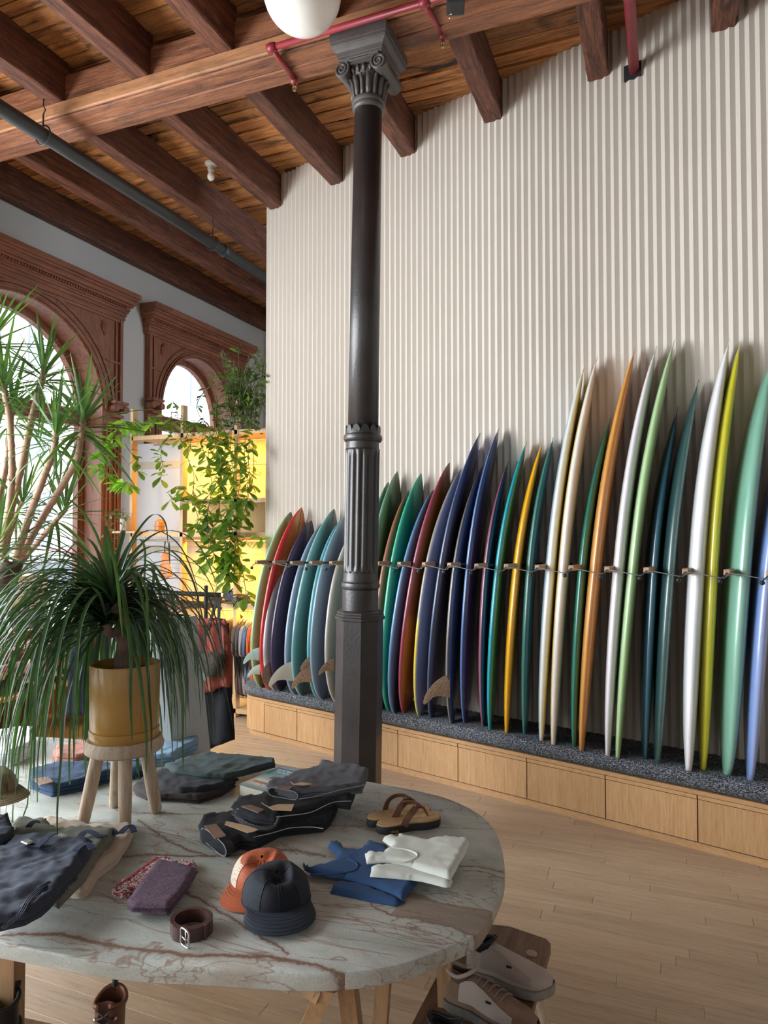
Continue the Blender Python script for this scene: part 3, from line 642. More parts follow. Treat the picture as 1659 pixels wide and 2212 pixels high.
Btab = [
 # x_bottom, y_bottom, x_tip, y_tip, half width, colours, label, options
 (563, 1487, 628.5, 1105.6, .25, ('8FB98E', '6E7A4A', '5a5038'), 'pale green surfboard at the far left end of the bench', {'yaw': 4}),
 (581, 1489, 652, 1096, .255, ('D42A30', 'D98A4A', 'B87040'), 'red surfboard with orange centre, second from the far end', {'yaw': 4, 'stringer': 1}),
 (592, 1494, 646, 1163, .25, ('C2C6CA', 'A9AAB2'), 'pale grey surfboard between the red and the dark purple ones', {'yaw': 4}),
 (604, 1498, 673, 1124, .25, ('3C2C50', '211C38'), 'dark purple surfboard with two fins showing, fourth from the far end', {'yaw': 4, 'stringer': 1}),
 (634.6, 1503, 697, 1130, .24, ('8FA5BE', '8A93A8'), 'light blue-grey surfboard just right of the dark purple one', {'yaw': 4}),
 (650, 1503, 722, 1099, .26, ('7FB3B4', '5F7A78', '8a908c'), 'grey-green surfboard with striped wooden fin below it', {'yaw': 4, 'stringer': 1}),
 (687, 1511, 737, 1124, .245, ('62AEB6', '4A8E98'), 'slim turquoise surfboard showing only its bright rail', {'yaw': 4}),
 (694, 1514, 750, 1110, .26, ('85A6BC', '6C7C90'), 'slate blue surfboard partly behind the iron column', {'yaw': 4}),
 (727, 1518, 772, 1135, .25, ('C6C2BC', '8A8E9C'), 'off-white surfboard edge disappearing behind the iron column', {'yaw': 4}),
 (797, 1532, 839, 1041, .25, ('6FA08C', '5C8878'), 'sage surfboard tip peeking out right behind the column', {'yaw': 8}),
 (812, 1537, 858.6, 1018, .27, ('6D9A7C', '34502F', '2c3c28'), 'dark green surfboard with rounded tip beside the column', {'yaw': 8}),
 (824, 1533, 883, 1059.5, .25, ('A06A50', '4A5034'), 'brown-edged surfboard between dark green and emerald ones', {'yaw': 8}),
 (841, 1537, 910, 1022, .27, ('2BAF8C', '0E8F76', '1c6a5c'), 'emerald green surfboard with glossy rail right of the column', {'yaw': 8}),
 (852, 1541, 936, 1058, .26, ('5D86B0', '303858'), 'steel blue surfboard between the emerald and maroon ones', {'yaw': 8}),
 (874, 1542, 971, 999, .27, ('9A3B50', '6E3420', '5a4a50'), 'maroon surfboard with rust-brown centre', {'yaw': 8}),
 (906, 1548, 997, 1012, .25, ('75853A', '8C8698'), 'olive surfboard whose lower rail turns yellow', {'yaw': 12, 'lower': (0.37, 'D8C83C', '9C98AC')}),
 (932, 1552.6, 1037.6, 935, .28, ('46628C', '303858', '34344C'), 'deep navy surfboard with tall curved nose', {'yaw': 17}),  # rail blue includes the highlight along the left edge
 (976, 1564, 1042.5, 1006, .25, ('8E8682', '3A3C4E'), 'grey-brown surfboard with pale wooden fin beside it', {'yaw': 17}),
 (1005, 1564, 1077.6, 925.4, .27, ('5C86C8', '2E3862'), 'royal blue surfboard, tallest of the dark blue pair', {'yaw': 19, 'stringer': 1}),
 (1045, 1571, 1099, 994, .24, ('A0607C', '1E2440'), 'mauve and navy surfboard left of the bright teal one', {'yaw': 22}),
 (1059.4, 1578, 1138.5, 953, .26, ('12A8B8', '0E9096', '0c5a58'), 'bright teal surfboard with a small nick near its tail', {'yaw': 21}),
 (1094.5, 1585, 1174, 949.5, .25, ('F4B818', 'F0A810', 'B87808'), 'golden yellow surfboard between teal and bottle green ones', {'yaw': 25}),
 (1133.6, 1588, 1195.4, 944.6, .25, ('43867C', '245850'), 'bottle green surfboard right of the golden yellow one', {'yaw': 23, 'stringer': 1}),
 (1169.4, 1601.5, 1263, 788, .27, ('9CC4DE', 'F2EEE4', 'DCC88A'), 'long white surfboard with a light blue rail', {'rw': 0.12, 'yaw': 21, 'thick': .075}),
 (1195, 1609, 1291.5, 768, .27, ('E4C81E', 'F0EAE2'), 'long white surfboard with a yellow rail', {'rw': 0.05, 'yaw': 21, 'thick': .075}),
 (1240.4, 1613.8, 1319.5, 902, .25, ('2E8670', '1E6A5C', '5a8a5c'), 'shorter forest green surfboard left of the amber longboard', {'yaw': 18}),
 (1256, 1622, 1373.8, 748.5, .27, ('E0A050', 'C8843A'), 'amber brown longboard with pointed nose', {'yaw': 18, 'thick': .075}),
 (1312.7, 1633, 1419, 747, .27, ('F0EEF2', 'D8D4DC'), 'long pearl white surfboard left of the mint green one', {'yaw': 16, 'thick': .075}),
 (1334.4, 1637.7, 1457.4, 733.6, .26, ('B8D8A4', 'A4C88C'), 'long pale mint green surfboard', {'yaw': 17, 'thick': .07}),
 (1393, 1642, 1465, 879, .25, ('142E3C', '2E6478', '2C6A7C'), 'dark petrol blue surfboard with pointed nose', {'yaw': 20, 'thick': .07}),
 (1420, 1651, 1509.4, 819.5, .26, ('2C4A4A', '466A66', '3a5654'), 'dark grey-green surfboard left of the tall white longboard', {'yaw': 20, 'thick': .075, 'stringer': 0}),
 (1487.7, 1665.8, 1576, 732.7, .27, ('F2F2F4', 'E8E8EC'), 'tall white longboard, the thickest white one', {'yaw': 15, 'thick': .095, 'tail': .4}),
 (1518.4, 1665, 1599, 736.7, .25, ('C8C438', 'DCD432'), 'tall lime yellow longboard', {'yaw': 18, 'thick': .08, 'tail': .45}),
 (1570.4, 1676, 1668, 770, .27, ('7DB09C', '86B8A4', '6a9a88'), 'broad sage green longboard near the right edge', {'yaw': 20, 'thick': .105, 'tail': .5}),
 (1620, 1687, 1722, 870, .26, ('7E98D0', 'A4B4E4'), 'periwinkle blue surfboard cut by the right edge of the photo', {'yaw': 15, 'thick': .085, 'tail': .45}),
]
M_finm = plain('mint_fin', (0.52, 0.72, 0.66), 0.3, coat=0.5, var=0.04)
M_finc = plain('cream_fin', (0.52, 0.49, 0.42), 0.35, coat=0.4, var=0.05)
M_finw = wood('striped_fin', 0, (0.10, 0.05, 0.03), (0.40, 0.26, 0.17), (0.60, 0.43, 0.30), 22, 9, 0.35, 0.05, coat=0.5)
boards = []
for k, (xb, yb, xt, yt, w_, cols, lab, op) in enumerate(Btab):
    T = PD(xt, yt, 4.50)
    Bp = PZ(xb, yb, CZ - 0.015)
    # keep the tail on the cushion
    dd = Bp.dot(WN)
    if not 4.19 < dd < 4.32: Bp = PD(xb, yb, min(max(dd, 4.19), 4.32)); Bp.z = CZ - 0.012
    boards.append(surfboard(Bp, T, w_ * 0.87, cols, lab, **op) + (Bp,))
down = Vector((0, 0, -1))
def finpx(i, x, y, d, sc_, mat, label=None):
    fin(boards[i][0], ((WN * -0.80 - WS * 0.6).normalized(), down), PD(x, y, d), sc_, mat, label)
finpx(0, 560, 1414, 4.03, 0.85, M_finm); finpx(0, 562, 1447, 4.12, 0.7, M_finm)
finpx(3, 632, 1452, 4.10, 1.25, M_finc)
finpx(5, 680, 1457, 4.12, 1.2, M_finw, 'striped wooden fin'); finpx(5, 682, 1428, 4.12, 0.8, M_finw, 'striped wooden fin')
finpx(7, 722, 1438, 4.12, 0.8, M_finw, 'striped wooden fin')
finpx(17, 972, 1484, 4.12, 1.25, M_finw, 'pale wooden fin')
# round keel fin between the red and grey boards
c_ = PD(585, 1455, 4.10)
m_ = MB(); rr_ = [[c_ + WS * t_ + (WN * cos(a) * 0.10 + Vector((0, 0, 0.10 * sin(a)))) * f_ for a in [2 * pi * i / 24 for i in range(24)]] for (t_, f_) in ((-0.004, .9), (0, 1), (0.004, .9))]
m_.loft(rr_).build('fin', M_finw, boards[1][0], 'auto', label='round laminated wooden fin')

# ------------------------------------------------------------------ pipes, sprinklers, lamps
pipe = thing('ceiling_pipe', 'thick black pipe hung under the joists beside the window wall', 'pipe', (-4.03, 4, 4.6))
MB().tube([(-4.04, -0.5, 4.60), (-4.04, 9.1, 4.60)], 0.052, 20).build('pipe_run', M_pipe, pipe, True)
for yy in (2.2, 5.75, 6.75, 7.6):
    MB().tube([(-4.04, yy, 4.60), (-4.04, yy + 0.05, 4.60)], 0.062, 20).build('coupling', M_pipe, pipe, 'auto')
for yy in (3.6, 5.6, 7.4):
    m_ = MB(); m_.tube([(-4.04 + 0.068 * cos(a), yy, 4.60 + 0.068 * sin(a)) for a in [pi / 2 + 2 * pi * i / 20 for i in range(21)]], 0.006, 6); m_.tube([(-4.04, yy, 4.665), (-4.04, yy, 4.75)], 0.006, 6); m_.tube([(-4.04, yy, 4.75), (-4.02, yy, 4.78), (-4.04, yy, 4.81), (-4.04, yy, 5.16)], 0.005, 6)
    m_.build('pipe_hanger', M_pipe, pipe)
sp = thing('sprinkler_line', 'dark red sprinkler pipe running under the girder past the column', 'pipe', PY(915, 5, 3.70))
def red_tube(path, r, name='pipe_run'): return MB().tube(path, r, 14).build(name, M_red, sp, True)
pa = PY(587, 105, 3.59); pb = PY(917, 3, 3.59); zr = (pa.z + pb.z) / 2
pa.z = zr; pb.z = zr; pc = Vector((1.0, 3.59, zr))
red_tube([pa, pc], 0.019)
for p_, (tx, ty), nm in ((pa, (636, 172), 0), (pb, (956, 76), 0)):
    e = PY(tx, ty, 3.92); e = Vector((p_.x + (e.x - p_.x), e.y, e.z))
    red_tube([p_ + Vector((0, 0, 0.0)), e], 0.0155)
    MB().lathe([(0.0, -0.03), (0.026, -0.028), (0.029, 0), (0.026, 0.028), (0.0, 0.03)], p_, 14, Matrix.Rotation(pi / 2, 3, 'Y')).build('elbow', M_red, sp, True)
    MB().lathe([(0.0, -0.028), (0.023, -0.026), (0.025, 0), (0.022, 0.024), (0.0, 0.026)], e, 14).build('elbow', M_red, sp, True)
    m_ = MB(); m_.lathe([(0.0, -0.075), (0.010, -0.075), (0.010, -0.07), (0.004, -0.068), (0.004, -0.05), (0.012, -0.048), (0.012, -0.02), (0.0, -0.02)], e, 10)
    m_.tube([e + Vector((0.012, 0, -0.045)), e + Vector((0.014, 0, -0.06)), e + Vector((0.004, 0, -0.073))], 0.003, 5); m_.tube([e + Vector((-0.012, 0, -0.045)), e + Vector((-0.014, 0, -0.06)), e + Vector((-0.004, 0, -0.073))], 0.003, 5)
    m_.build('sprinkler_head', M_brass, sp)
rp = thing('red_standpipe', 'thick dark red pipe entering a square hole in the corrugated wall', 'pipe', PD(1370, 160, 4.58))
e = PD(1370, 160, 4.60); e0 = Vector((e.x, 2.3, e.z))
MB().tube([e0, e], 0.033, 16).build('pipe_run', M_red, rp, True)
q = PD(1358, 34, 4.2); q = Vector((e.x, 4.05, e.z)); MB().lathe([(0.033, -0.05), (0.045, -0.045), (0.047, -0.03), (0.041, -0.02), (0.041, 0.03), (0.036, 0.04)], q, 16, Matrix.Rotation(-pi / 2, 3, 'X')).build('coupling', M_red, rp, True)
m_ = MB(); s_ = e.dot(WS); m_.wbox(s_ - 0.055, s_ + 0.055, 4.558, 4.60, e.z - 0.05, e.z + 0.05); m_.build('pipe_hole', M_black, rp)

M_globe, ns, ls, b = nmat('opal_glass')
b.inputs['Base Color'].default_value = (0.86, 0.84, 0.80, 1); b.inputs['Roughness'].default_value = 0.22; b.inputs['Subsurface Weight'].default_value = 0.3
gl_ = thing('globe_pendant', 'large round white opal globe lamp hanging below the beams', 'lamp', PF(653, -17, 3.7))
gc = PF(653, -17, 3.7); gr = 84 * 3.7 / 1500
MB().lathe([(0.0001 + gr * sin(pi * k / 24), -gr * cos(pi * k / 24)) for k in range(25)], gc, 40).build('globe', M_globe, gl_, True)
m_ = MB(); m_.lathe([(0.05, gr - 0.01), (0.055, gr + 0.0), (0.05, gr + 0.05), (0.012, gr + 0.06)], gc, 20); m_.tube([gc + Vector((0, 0, gr + 0.05)), Vector((gc.x, gc.y, 5.15))], 0.008, 8); m_.build('stem', M_black, gl_)
bl = thing('bare_bulb', 'small bare bulb in a porcelain holder on the ceiling boards', 'lamp', PZ(455, 352, 5.15))
c_ = PZ(456, 352, 5.155)
MB().lathe([(0.0, 0.0), (0.058, 0.0), (0.055, -0.02), (0.032, -0.035), (0.030, -0.075), (0.022, -0.08), (0, -0.08)], c_, 20).build('holder', plain('porcelain', (0.55, 0.50, 0.44), 0.4), bl, 'auto')
MB().lathe([(0.0, -0.165), (0.018, -0.160), (0.031, -0.142), (0.034, -0.125), (0.028, -0.105), (0.017, -0.085), (0.016, -0.075), (0, -0.075)], c_, 18).build('bulb', M_globe, bl, True)
tl = thing('track_spotlight', 'small black spotlight clipped under the girder at the top', 'lamp', PY(985, 5, 3.78))
c_ = PY(984, 4, 3.62)
m_ = MB(); m_.box(c_, (0.10, 0.12, 0.075), Matrix.Rotation(0.3, 3, 'Z'), 0.012); m_.build('housing', M_black, tl)
MB().tube([c_ + Vector((0, 0.02, 0.03)), c_ + Vector((0, 0.1, 0.2))], 0.012, 8).build('bracket', M_black, tl)
r0 = c_ + Vector((-0.03, 0, -0.06)); MB().tube([c_ + Vector((-0.03, 0, -0.03)), r0], 0.002, 5).tube([r0 + Vector((0.011 * cos(a), 0, -0.012 + 0.011 * sin(a))) for a in [2 * pi * i / 14 for i in range(15)]], 0.002, 5).build('pull_ring', M_steel, tl)

# ------------------------------------------------------------------ stone table on trestles
TZ = 0.75
tc = Vector((-2.05, 2.02, 0))
half = [(0, 2046), (157, 2066), (313, 2087), (460, 2094), (614, 2104), (730, 2104), (846, 2089), (923, 2065), (1000, 2034), (1038, 2011), (1073, 1950), (1092, 1884), (1075, 1801), (1033, 1755), (969, 1725), (906, 1708), (817, 1691.7), (598, 1649.5), (430, 1622), (100, 1590)]
hp = [PZ(x, y, TZ) for x, y in half][1:-1]
full = hp + [Vector((2 * tc.x - p.x, 2 * tc.y - p.y, TZ)) for p in hp]
# order by angle and smooth
full.sort(key=lambda p: atan2((p.y - tc.y) * 1.9, p.x - tc.x))
out = spline(full, 6, True)
for _ in range(3): out = [(out[i - 1] + out[i] * 2 + out[(i + 1) % len(out)]) / 4 for i in range(len(out))]
def table_line(pts):
    return sorted([(PZ(x, y, TZ).x, PZ(x, y, TZ).y) for x, y in pts])
M_stone, ns, ls, b = nmat('veined_stone')
geo = ns.new('ShaderNodeNewGeometry'); sep = ns.new('ShaderNodeSeparateXYZ'); ls.new(geo.outputs['Position'], sep.inputs[0])
pos = geo.outputs['Position']
def math_(op, a, b_=None, c=None):
    m = ns.new('ShaderNodeMath'); m.operation = op
    for i, v in enumerate((a, b_, c)):
        if v is None: continue
        if isinstance(v, (int, float)): m.inputs[i].default_value = v
        else: ls.new(v, m.inputs[i])
    return m.outputs[0]
def mapv(scale, rot=0.0, vec=None):
    mp = ns.new('ShaderNodeMapping'); mp.inputs['Scale'].default_value = scale; mp.inputs['Rotation'].default_value = (0, 0, rot); ls.new(vec or pos, mp.inputs[0]); return mp.outputs[0]
base1 = noise_t(ns, ls, mapv((1.2, 3, 3), 0.1), 2.4, 6, 0.62, 0.6)
col = ramp(ns, ls, base1, [(0.30, (0.30, 0.305, 0.27)), (0.50, (0.41, 0.43, 0.40)), (0.68, (0.50, 0.50, 0.46))])
tanf = ramp(ns, ls, noise_t(ns, ls, mapv((0.9, 2.6, 2.6), 0.15), 1.7, 5, 0.6, 1.2), [(0.52, 0.0), (0.66, 0.55)])
col = mixrgb(ns, ls, tanf, col, (0.30, 0.215, 0.155))
wob = noise_t(ns, ls, pos, 9, 6, 0.75); wob2 = noise_t(ns, ls, pos, 45, 4, 0.75)
wsum = math_('ADD', math_('MULTIPLY', math_('SUBTRACT', wob, 0.5), 0.05), math_('MULTIPLY', math_('SUBTRACT', wob2, 0.5), 0.018))
# thin natural veins
for (sc_, rt_, s_, w_, cc, st) in (((0.7, 2.4, 2.4), 0.15, 1.5, 0.009, (0.20, 0.11, 0.075), 0.75), ((0.9, 2.2, 2.2), -0.4, 1.2, 0.006, (0.20, 0.11, 0.075), 0.75), ((1, 1.3, 1.3), 0.9, 2.0, 0.004, (0.20, 0.16, 0.12), 0.4)):
    n_ = noise_t(ns, ls, mapv(sc_, rt_), s_, 5, 0.6, 0.8)
    d_ = math_('ABSOLUTE', math_('SUBTRACT', n_, 0.5))
    f_ = ramp(ns, ls, d_, [(0.0, st), (w_, 0.0)])
    col = mixrgb(ns, ls, f_, col, cc)
# the large named veins, each a drawn course across the slab
VE = [([(0, 2022), (120, 2018), (190, 2030), (260, 2046), (320, 2055), (430, 2062), (560, 2066), (650, 2080), (735, 2103)], 0.010),
      ([(250, 1852), (330, 1847), (420, 1851), (500, 1848), (590, 1836), (640, 1838), (700, 1848)], 0.008),
      ([(390, 1922), (460, 1958), (500, 1985), (560, 2020), (618, 2058)], 0.006),
      ([(812, 1930), (900, 1935), (950, 1950), (1010, 1962), (1084, 1968)], 0.003),
      ([(985, 1870), (1040, 1873), (1092, 1884)], 0.005), ([(1000, 1880), (1050, 1885), (1088, 1897)], 0.003),
      ([(560, 1776), (700, 1783), (800, 1786), (960, 1788), (1075, 1790)], 0.0025),
      ([(250, 1750), (330, 1757), (480, 1758), (560, 1750)], 0.004),
      ([(800, 1950), (830, 1973), (900, 1985), (980, 2003), (1045, 2032)], 0.004),
      ([(300, 1770), (340, 1800), (380, 1825), (440, 1848)], 0.006), ([(840, 1700), (920, 1715), (990, 1735), (1030, 1765)], 0.003)]
xn = math_('DIVIDE', math_('ADD', sep.outputs['X'], 3.2), 3.0); 
YV = []
for pts, wd in VE:
    P2 = table_line(pts)
    fc = ns.new('ShaderNodeFloatCurve'); cv = fc.mapping.curves[0]
    vals = [((x + 3.2) / 3.0, (y - 1.0) / 2.0) for x, y in P2]
    while len(cv.points) < len(vals): cv.points.new(0.5, 0.5)
    for pt, (a, c_) in zip(cv.points, vals): pt.location = (a, c_)
    fc.mapping.extend = 'EXTRAPOLATED'; fc.mapping.update(); ls.new(xn, fc.inputs['Value'])
    yv = math_('ADD', math_('MULTIPLY_ADD', fc.outputs[0], 2.0, 1.0), wsum); YV.append(yv)
    d_ = math_('ABSOLUTE', math_('SUBTRACT', sep.outputs['Y'], yv))
    f_ = ramp(ns, ls, math_('DIVIDE', d_, wd * 3.0), [(0.10, 0.95), (0.36, 0.25), (1.0, 0.0)])
    lo = math_('GREATER_THAN', sep.outputs['X'], P2[0][0]); hi = math_('LESS_THAN', sep.outputs['X'], P2[-1][0] + 0.01)
    col = mixrgb(ns, ls, math_('MULTIPLY', math_('MULTIPLY', f_, lo), hi), col, (0.16, 0.085, 0.06))
grain = ramp(ns, ls, noise_t(ns, ls, mapv((1.5, 22, 22), 0.12), 3, 4, 0.6), [(0.3, (0.17, 0.115, 0.085)), (0.7, (0.30, 0.23, 0.175))])
bm_f = math_('MULTIPLY', math_('MULTIPLY', math_('LESS_THAN', sep.outputs['Y'], YV[3]), math_('GREATER_THAN', sep.outputs['Y'], YV[8])), math_('GREATER_THAN', sep.outputs['X'], PZ(845, 1975, TZ).x))
col = mixrgb(ns, ls, math_('MULTIPLY', bm_f, 0.85), col, grain)
# brown grained band and the eye-shaped knot near the rounded end
bandc = PZ(990, 1985, TZ)
kn = PZ(925, 2010, TZ)
vm = ns.new('ShaderNodeVectorMath'); vm.operation = 'SUBTRACT'; ls.new(pos, vm.inputs[0]); vm.inputs[1].default_value = (kn.x, kn.y, TZ)
mp = mapv((1 / 0.115, 1 / 0.062, 0.0), -0.12, vm.outputs[0]); ln = ns.new('ShaderNodeVectorMath'); ln.operation = 'LENGTH'; ls.new(mp, ln.inputs[0])
rr_ = math_('ADD', ln.outputs['Value'], math_('MULTIPLY', math_('SUBTRACT', noise_t(ns, ls, pos, 22, 5, 0.7), 0.5), 0.55))
ring = math_('ABSOLUTE', math_('SINE', math_('MULTIPLY', rr_, 11.0)))
kf = math_('MULTIPLY', ramp(ns, ls, ring, [(0.0, 0.85), (0.22, 0.0)]), ramp(ns, ls, rr_, [(0.15, 1.0), (0.95, 1.0), (1.05, 0.0)]))
col = mixrgb(ns, ls, kf, col, (0.13, 0.085, 0.06))
spk = ramp(ns, ls, noise_t(ns, ls, pos, 160, 3, 0.6), [(0.3, 0.86), (0.6, 1.04)])
col = mixrgb(ns, ls, 1.0, col, spk, 'MULTIPLY')
ls.new(col, b.inputs['Base Color']); b.inputs['Roughness'].default_value = 0.34
bump(ns, ls, b, wob2, 0.12, 0.004)
M_trest = wood('trestle_oak', 2, (0.26, 0.145, 0.07), (0.38, 0.225, 0.115), (0.46, 0.29, 0.155), 6, 12, 0.5, 0.08)
table = thing('stone_table', 'oval veined grey stone table top on light wooden trestles', 'table', (tc.x, tc.y, 0))
m_ = MB(); rings = []
def inset(pts, d, z):
    r = []
    n_ = len(pts)
    for i in range(n_):
        t = (pts[(i + 1) % n_] - pts[i - 1]); nrm = Vector((t.y, -t.x, 0)).normalized(); p = pts[i] - nrm * d; r.append(Vector((p.x, p.y, z)))
    return r
if sum((out[i].x * out[(i + 1) % len(out)].y - out[(i + 1) % len(out)].x * out[i].y) for i in range(len(out))) < 0: out = out[::-1]
for d_, z in ((0.010, TZ - 0.046), (0.002, TZ - 0.040), (0.0, TZ - 0.03), (0.0, TZ - 0.008), (0.002, TZ - 0.002), (0.005, TZ)): rings.append(inset(out, d_, z))
m_.loft(rings); m_.build('table_top', M_stone, table, 'auto')
def beam_between(p0, p1, w, h, mat, name, parent, side=None):
    p0, p1 = Vector(p0), Vector(p1); t = (p1 - p0).normalized(); sd = (side or t.cross(Vector((0, 0, 1)))).normalized(); up = sd.cross(t).normalized(); rings = []
    for p in (p0, p1): rings.append([p + sd * a + up * c for a, c in ((-w / 2, -h / 2), (w / 2, -h / 2), (w / 2, h / 2), (-w / 2, h / 2))])
    return MB().loft(rings).build(name, mat, parent)
# trestle at the rounded end: header beam runs along the table's short side
h0 = PZ(668, 2130, 0.675); h1 = h0 + Vector((0.42, 0.95, 0)) * 0.55
hd = (h1 - h0).normalized(); sdv = Vector((hd.y, -hd.x, 0))
m_ = MB()
prof = [(-0.043, 0.030), (0.043, 0.030), (0.043, 0.0), (0.024, -0.034), (-0.024, -0.034), (-0.043, 0.0)]
m_.prism([h0 + sdv * a + Vector((0, 0, c)) for a, c in prof], h1 - h0); m_.build('trestle_header', M_trest, table)
for (px0, px1) in (((706, 2155), (640, 2290)), ((748, 2128), (770, 2300))):
    a = PZ(px0[0], px0[1], 0.66); c_ = PZ(px1[0], px1[1], 0.40); dirv = (c_ - a).normalized(); foot = a + dirv * (a.z / -dirv.z)
    beam_between(a + Vector((0, 0, 0.03)), foot, 0.045, 0.032, M_trest, 'trestle_leg', table, side=Vector((1, 0.1, 0)))
for (px0, px1, yy) in (((842, 2110), (822, 2212), 1.95), ((956, 2085), (962, 2130), 1.98)):
    a = PY(px0[0], px0[1], yy); c_ = PY(px1[0], px1[1], yy - 0.0); a.z = 0.70
    dirv = (c_ - a).normalized(); foot = a + dirv * (a.z / -dirv.z); foot.z = 0
    beam_between(a, foot, 0.042, 0.032, M_trest, 'trestle_leg', table, side=Vector((1, 0.1, 0)))
a = PY(2, 2080, 1.50)
m_ = MB(); m_.box((a.x + 0.01, 1.52, 0.35), (0.062, 0.062, 0.70), Matrix.Rotation(0.35, 3, 'Z')); m_.build('trestle_leg', M_trest, table)
m_ = MB(); m_.box((a.x - 0.2, 2.5, 0.35), (0.062, 0.062, 0.70)); m_.build('trestle_leg', M_trest, table)
m_ = MB(); m_.box((a.x - 0.05, 2.0, 0.675), (0.07, 0.9, 0.05), Matrix.Rotation(0.2, 3, 'Z')); m_.build('trestle_header', M_trest, table)

# ------------------------------------------------------------------ cloth slabs
def zrel(pt): return pt
def cloth(name, outline, z0, thick, mat, parent=None, wr=0.004, ws=9.0, cell=0.014, edge=0.02, seed=0, lift=None, ridge=None, **kw):
    """outline: list of xy on the table; gives a soft folded layer with rolled edges and wrinkles"""
    pts = [Vector((p[0], p[1])) for p in outline]
    n_ = len(pts); area_ = sum(pts[i].x * pts[(i + 1) % n_].y - pts[(i + 1) % n_].x * pts[i].y for i in range(n_))
    if area_ < 0: pts.reverse()
    # resample the edge
    bd = []
    for i in range(n_):
        a, c_ = pts[i], pts[(i + 1) % n_]; k = max(1, int((c_ - a).length / cell))
        bd += [a.lerp(c_, j / k) for j in range(k)]
    bd = [b_ + Vector((noise.noise(Vector((b_.x * 14, b_.y * 14, seed + 3))), noise.noise(Vector((b_.x * 14, b_.y * 14, seed + 9))))) * min(0.006, thick * 0.25) for b_ in bd]
    nb = len(bd)
    def inside(p):
        c_ = False; j = nb - 1
        for i in range(nb):
            if (bd[i].y > p.y) != (bd[j].y > p.y) and p.x < (bd[j].x - bd[i].x) * (p.y - bd[i].y) / (bd[j].y - bd[i].y) + bd[i].x: c_ = not c_
            j = i
        return c_
    x0, x1 = min(p.x for p in bd), max(p.x for p in bd); y0, y1 = min(p.y for p in bd), max(p.y for p in bd)
    inner = []; y = y0; row = 0
    while y < y1:
        x = x0 + (cell / 2 if row % 2 else 0)
        while x < x1:
            p = Vector((x, y))
            if inside(p):
                d = min((p - q).length for q in bd)
                if d > cell * 0.45: inner.append(p)
            x += cell
        y += cell * 0.87; row += 1
    vs = bd + inner
    r = geometry.delaunay_2d_cdt(vs, [(i, (i + 1) % nb) for i in range(nb)], [], 1, 1e-6)
    vo, fo = r[0], r[2]; V3 = []
    for p in vo:
        d = min((p - q).length for q in bd); u = min(1.0, d / edge)
        h = thick * sqrt(max(0, 1 - (1 - u) ** 2))
        q = Vector((p.x * ws, p.y * ws, seed * 7.7))
        w_ = noise.noise(q + Vector((0, 0, 1)) * 0 + Vector((noise.noise(q * 0.6), noise.noise(q * 0.6 + Vector((5, 5, 5))), 0)) * 1.6)
        w2 = 1 - abs(noise.noise(q * 1.7 + Vector((3, 1, 2)))) * 2.2
        w3 = 1 - abs(noise.noise(q * 3.4 + Vector((noise.noise(q) * 2, 1, 8)))) * 3.0
        h += (w_ * wr + max(0, w2) * wr * 0.6 + max(0, w3) * wr * 0.38) * (0.3 + 0.7 * u)
        zb = lift(p) if lift else 0.0
        V3.append((p.x, p.y, z0 + zb + max(0.001, h)))
    nv = len(V3); m_ = MB(); V = V3 + [(p[0], p[1], z0 + (lift(Vector((p[0], p[1]))) if lift else 0.0)) for p in V3]
    fs = [tuple(f) for f in fo] + [tuple(i + nv for i in f)[::-1] for f in fo]
    ec = {}
    for f in fo:
        for i in range(len(f)):
            e = (f[i], f[(i + 1) % len(f)]); k = (min(e), max(e)); ec[k] = None if k in ec else e
    for k, e in ec.items():
        if e: fs.append((e[0], e[0] + nv, e[1] + nv, e[1]))
    m_.add(V, fs); return m_.build(name, mat, parent, True, **kw)
def pxo(pts, ox, oy, sc_, z): return [PZ(ox + x / sc_, oy + y / sc_, z) for x, y in pts]
def strip(path, w, t, mat, name, parent, up=Vector((0, 0, 1)), **kw):
    """flat band following a path"""
    path = [Vector(p) for p in path]; rings = []
    for k, p in enumerate(path):
        d = (path[min(k + 1, len(path) - 1)] - path[max(k - 1, 0)]).normalized(); s_ = d.cross(up).normalized(); u_ = s_.cross(d).normalized()
        ww = w[k] if isinstance(w, (list, tuple)) else w
        rings.append([p - s_ * ww / 2, p + s_ * ww / 2, p + s_ * ww / 2 + u_ * t, p - s_ * ww / 2 + u_ * t])
    return MB().loft(rings).build(name, mat, parent, 'auto', **kw)
def cen(pts): v = Vector((0, 0, 0)); [v.__iadd__(p) for p in pts]; return v / len(pts)
def garment(name, label, cat, outl, z0, thick, mat, group=None, **kw):
    c_ = cen(outl); r = thing(name, label, cat, (c_.x, c_.y, z0), group=group)
    cloth('cloth', outl, z0, thick, mat, r, **kw); return r

D_blk = fabric('black_denim', (0.011, 0.012, 0.015), (0.035, 0.038, 0.045), 700, patch=0.35)
D_chr = fabric('charcoal_denim', (0.035, 0.037, 0.045), (0.10, 0.105, 0.12), 700, patch=0.4)
D_gry = fabric('faded_charcoal_denim', (0.055, 0.058, 0.070), (0.15, 0.155, 0.17), 700, patch=0.4)
D_grn = fabric('dark_green_cotton', (0.020, 0.032, 0.034), (0.055, 0.080, 0.082), 600, patch=0.4)
D_bk2 = fabric('black_cotton', (0.012, 0.013, 0.017), (0.04, 0.043, 0.05), 600)
D_brn = fabric('dark_brown_cotton', (0.022, 0.017, 0.017), (0.06, 0.048, 0.046), 600)
D_nvy = fabric('washed_navy', (0.022, 0.028, 0.045), (0.065, 0.075, 0.105), 500, patch=0.5)
D_olv = fabric('olive_cotton', (0.115, 0.115, 0.090), (0.20, 0.20, 0.16), 500, patch=0.3)
D_crm = fabric('cream_cotton', (0.42, 0.33, 0.26), (0.56, 0.46, 0.38), 500, patch=0.3)
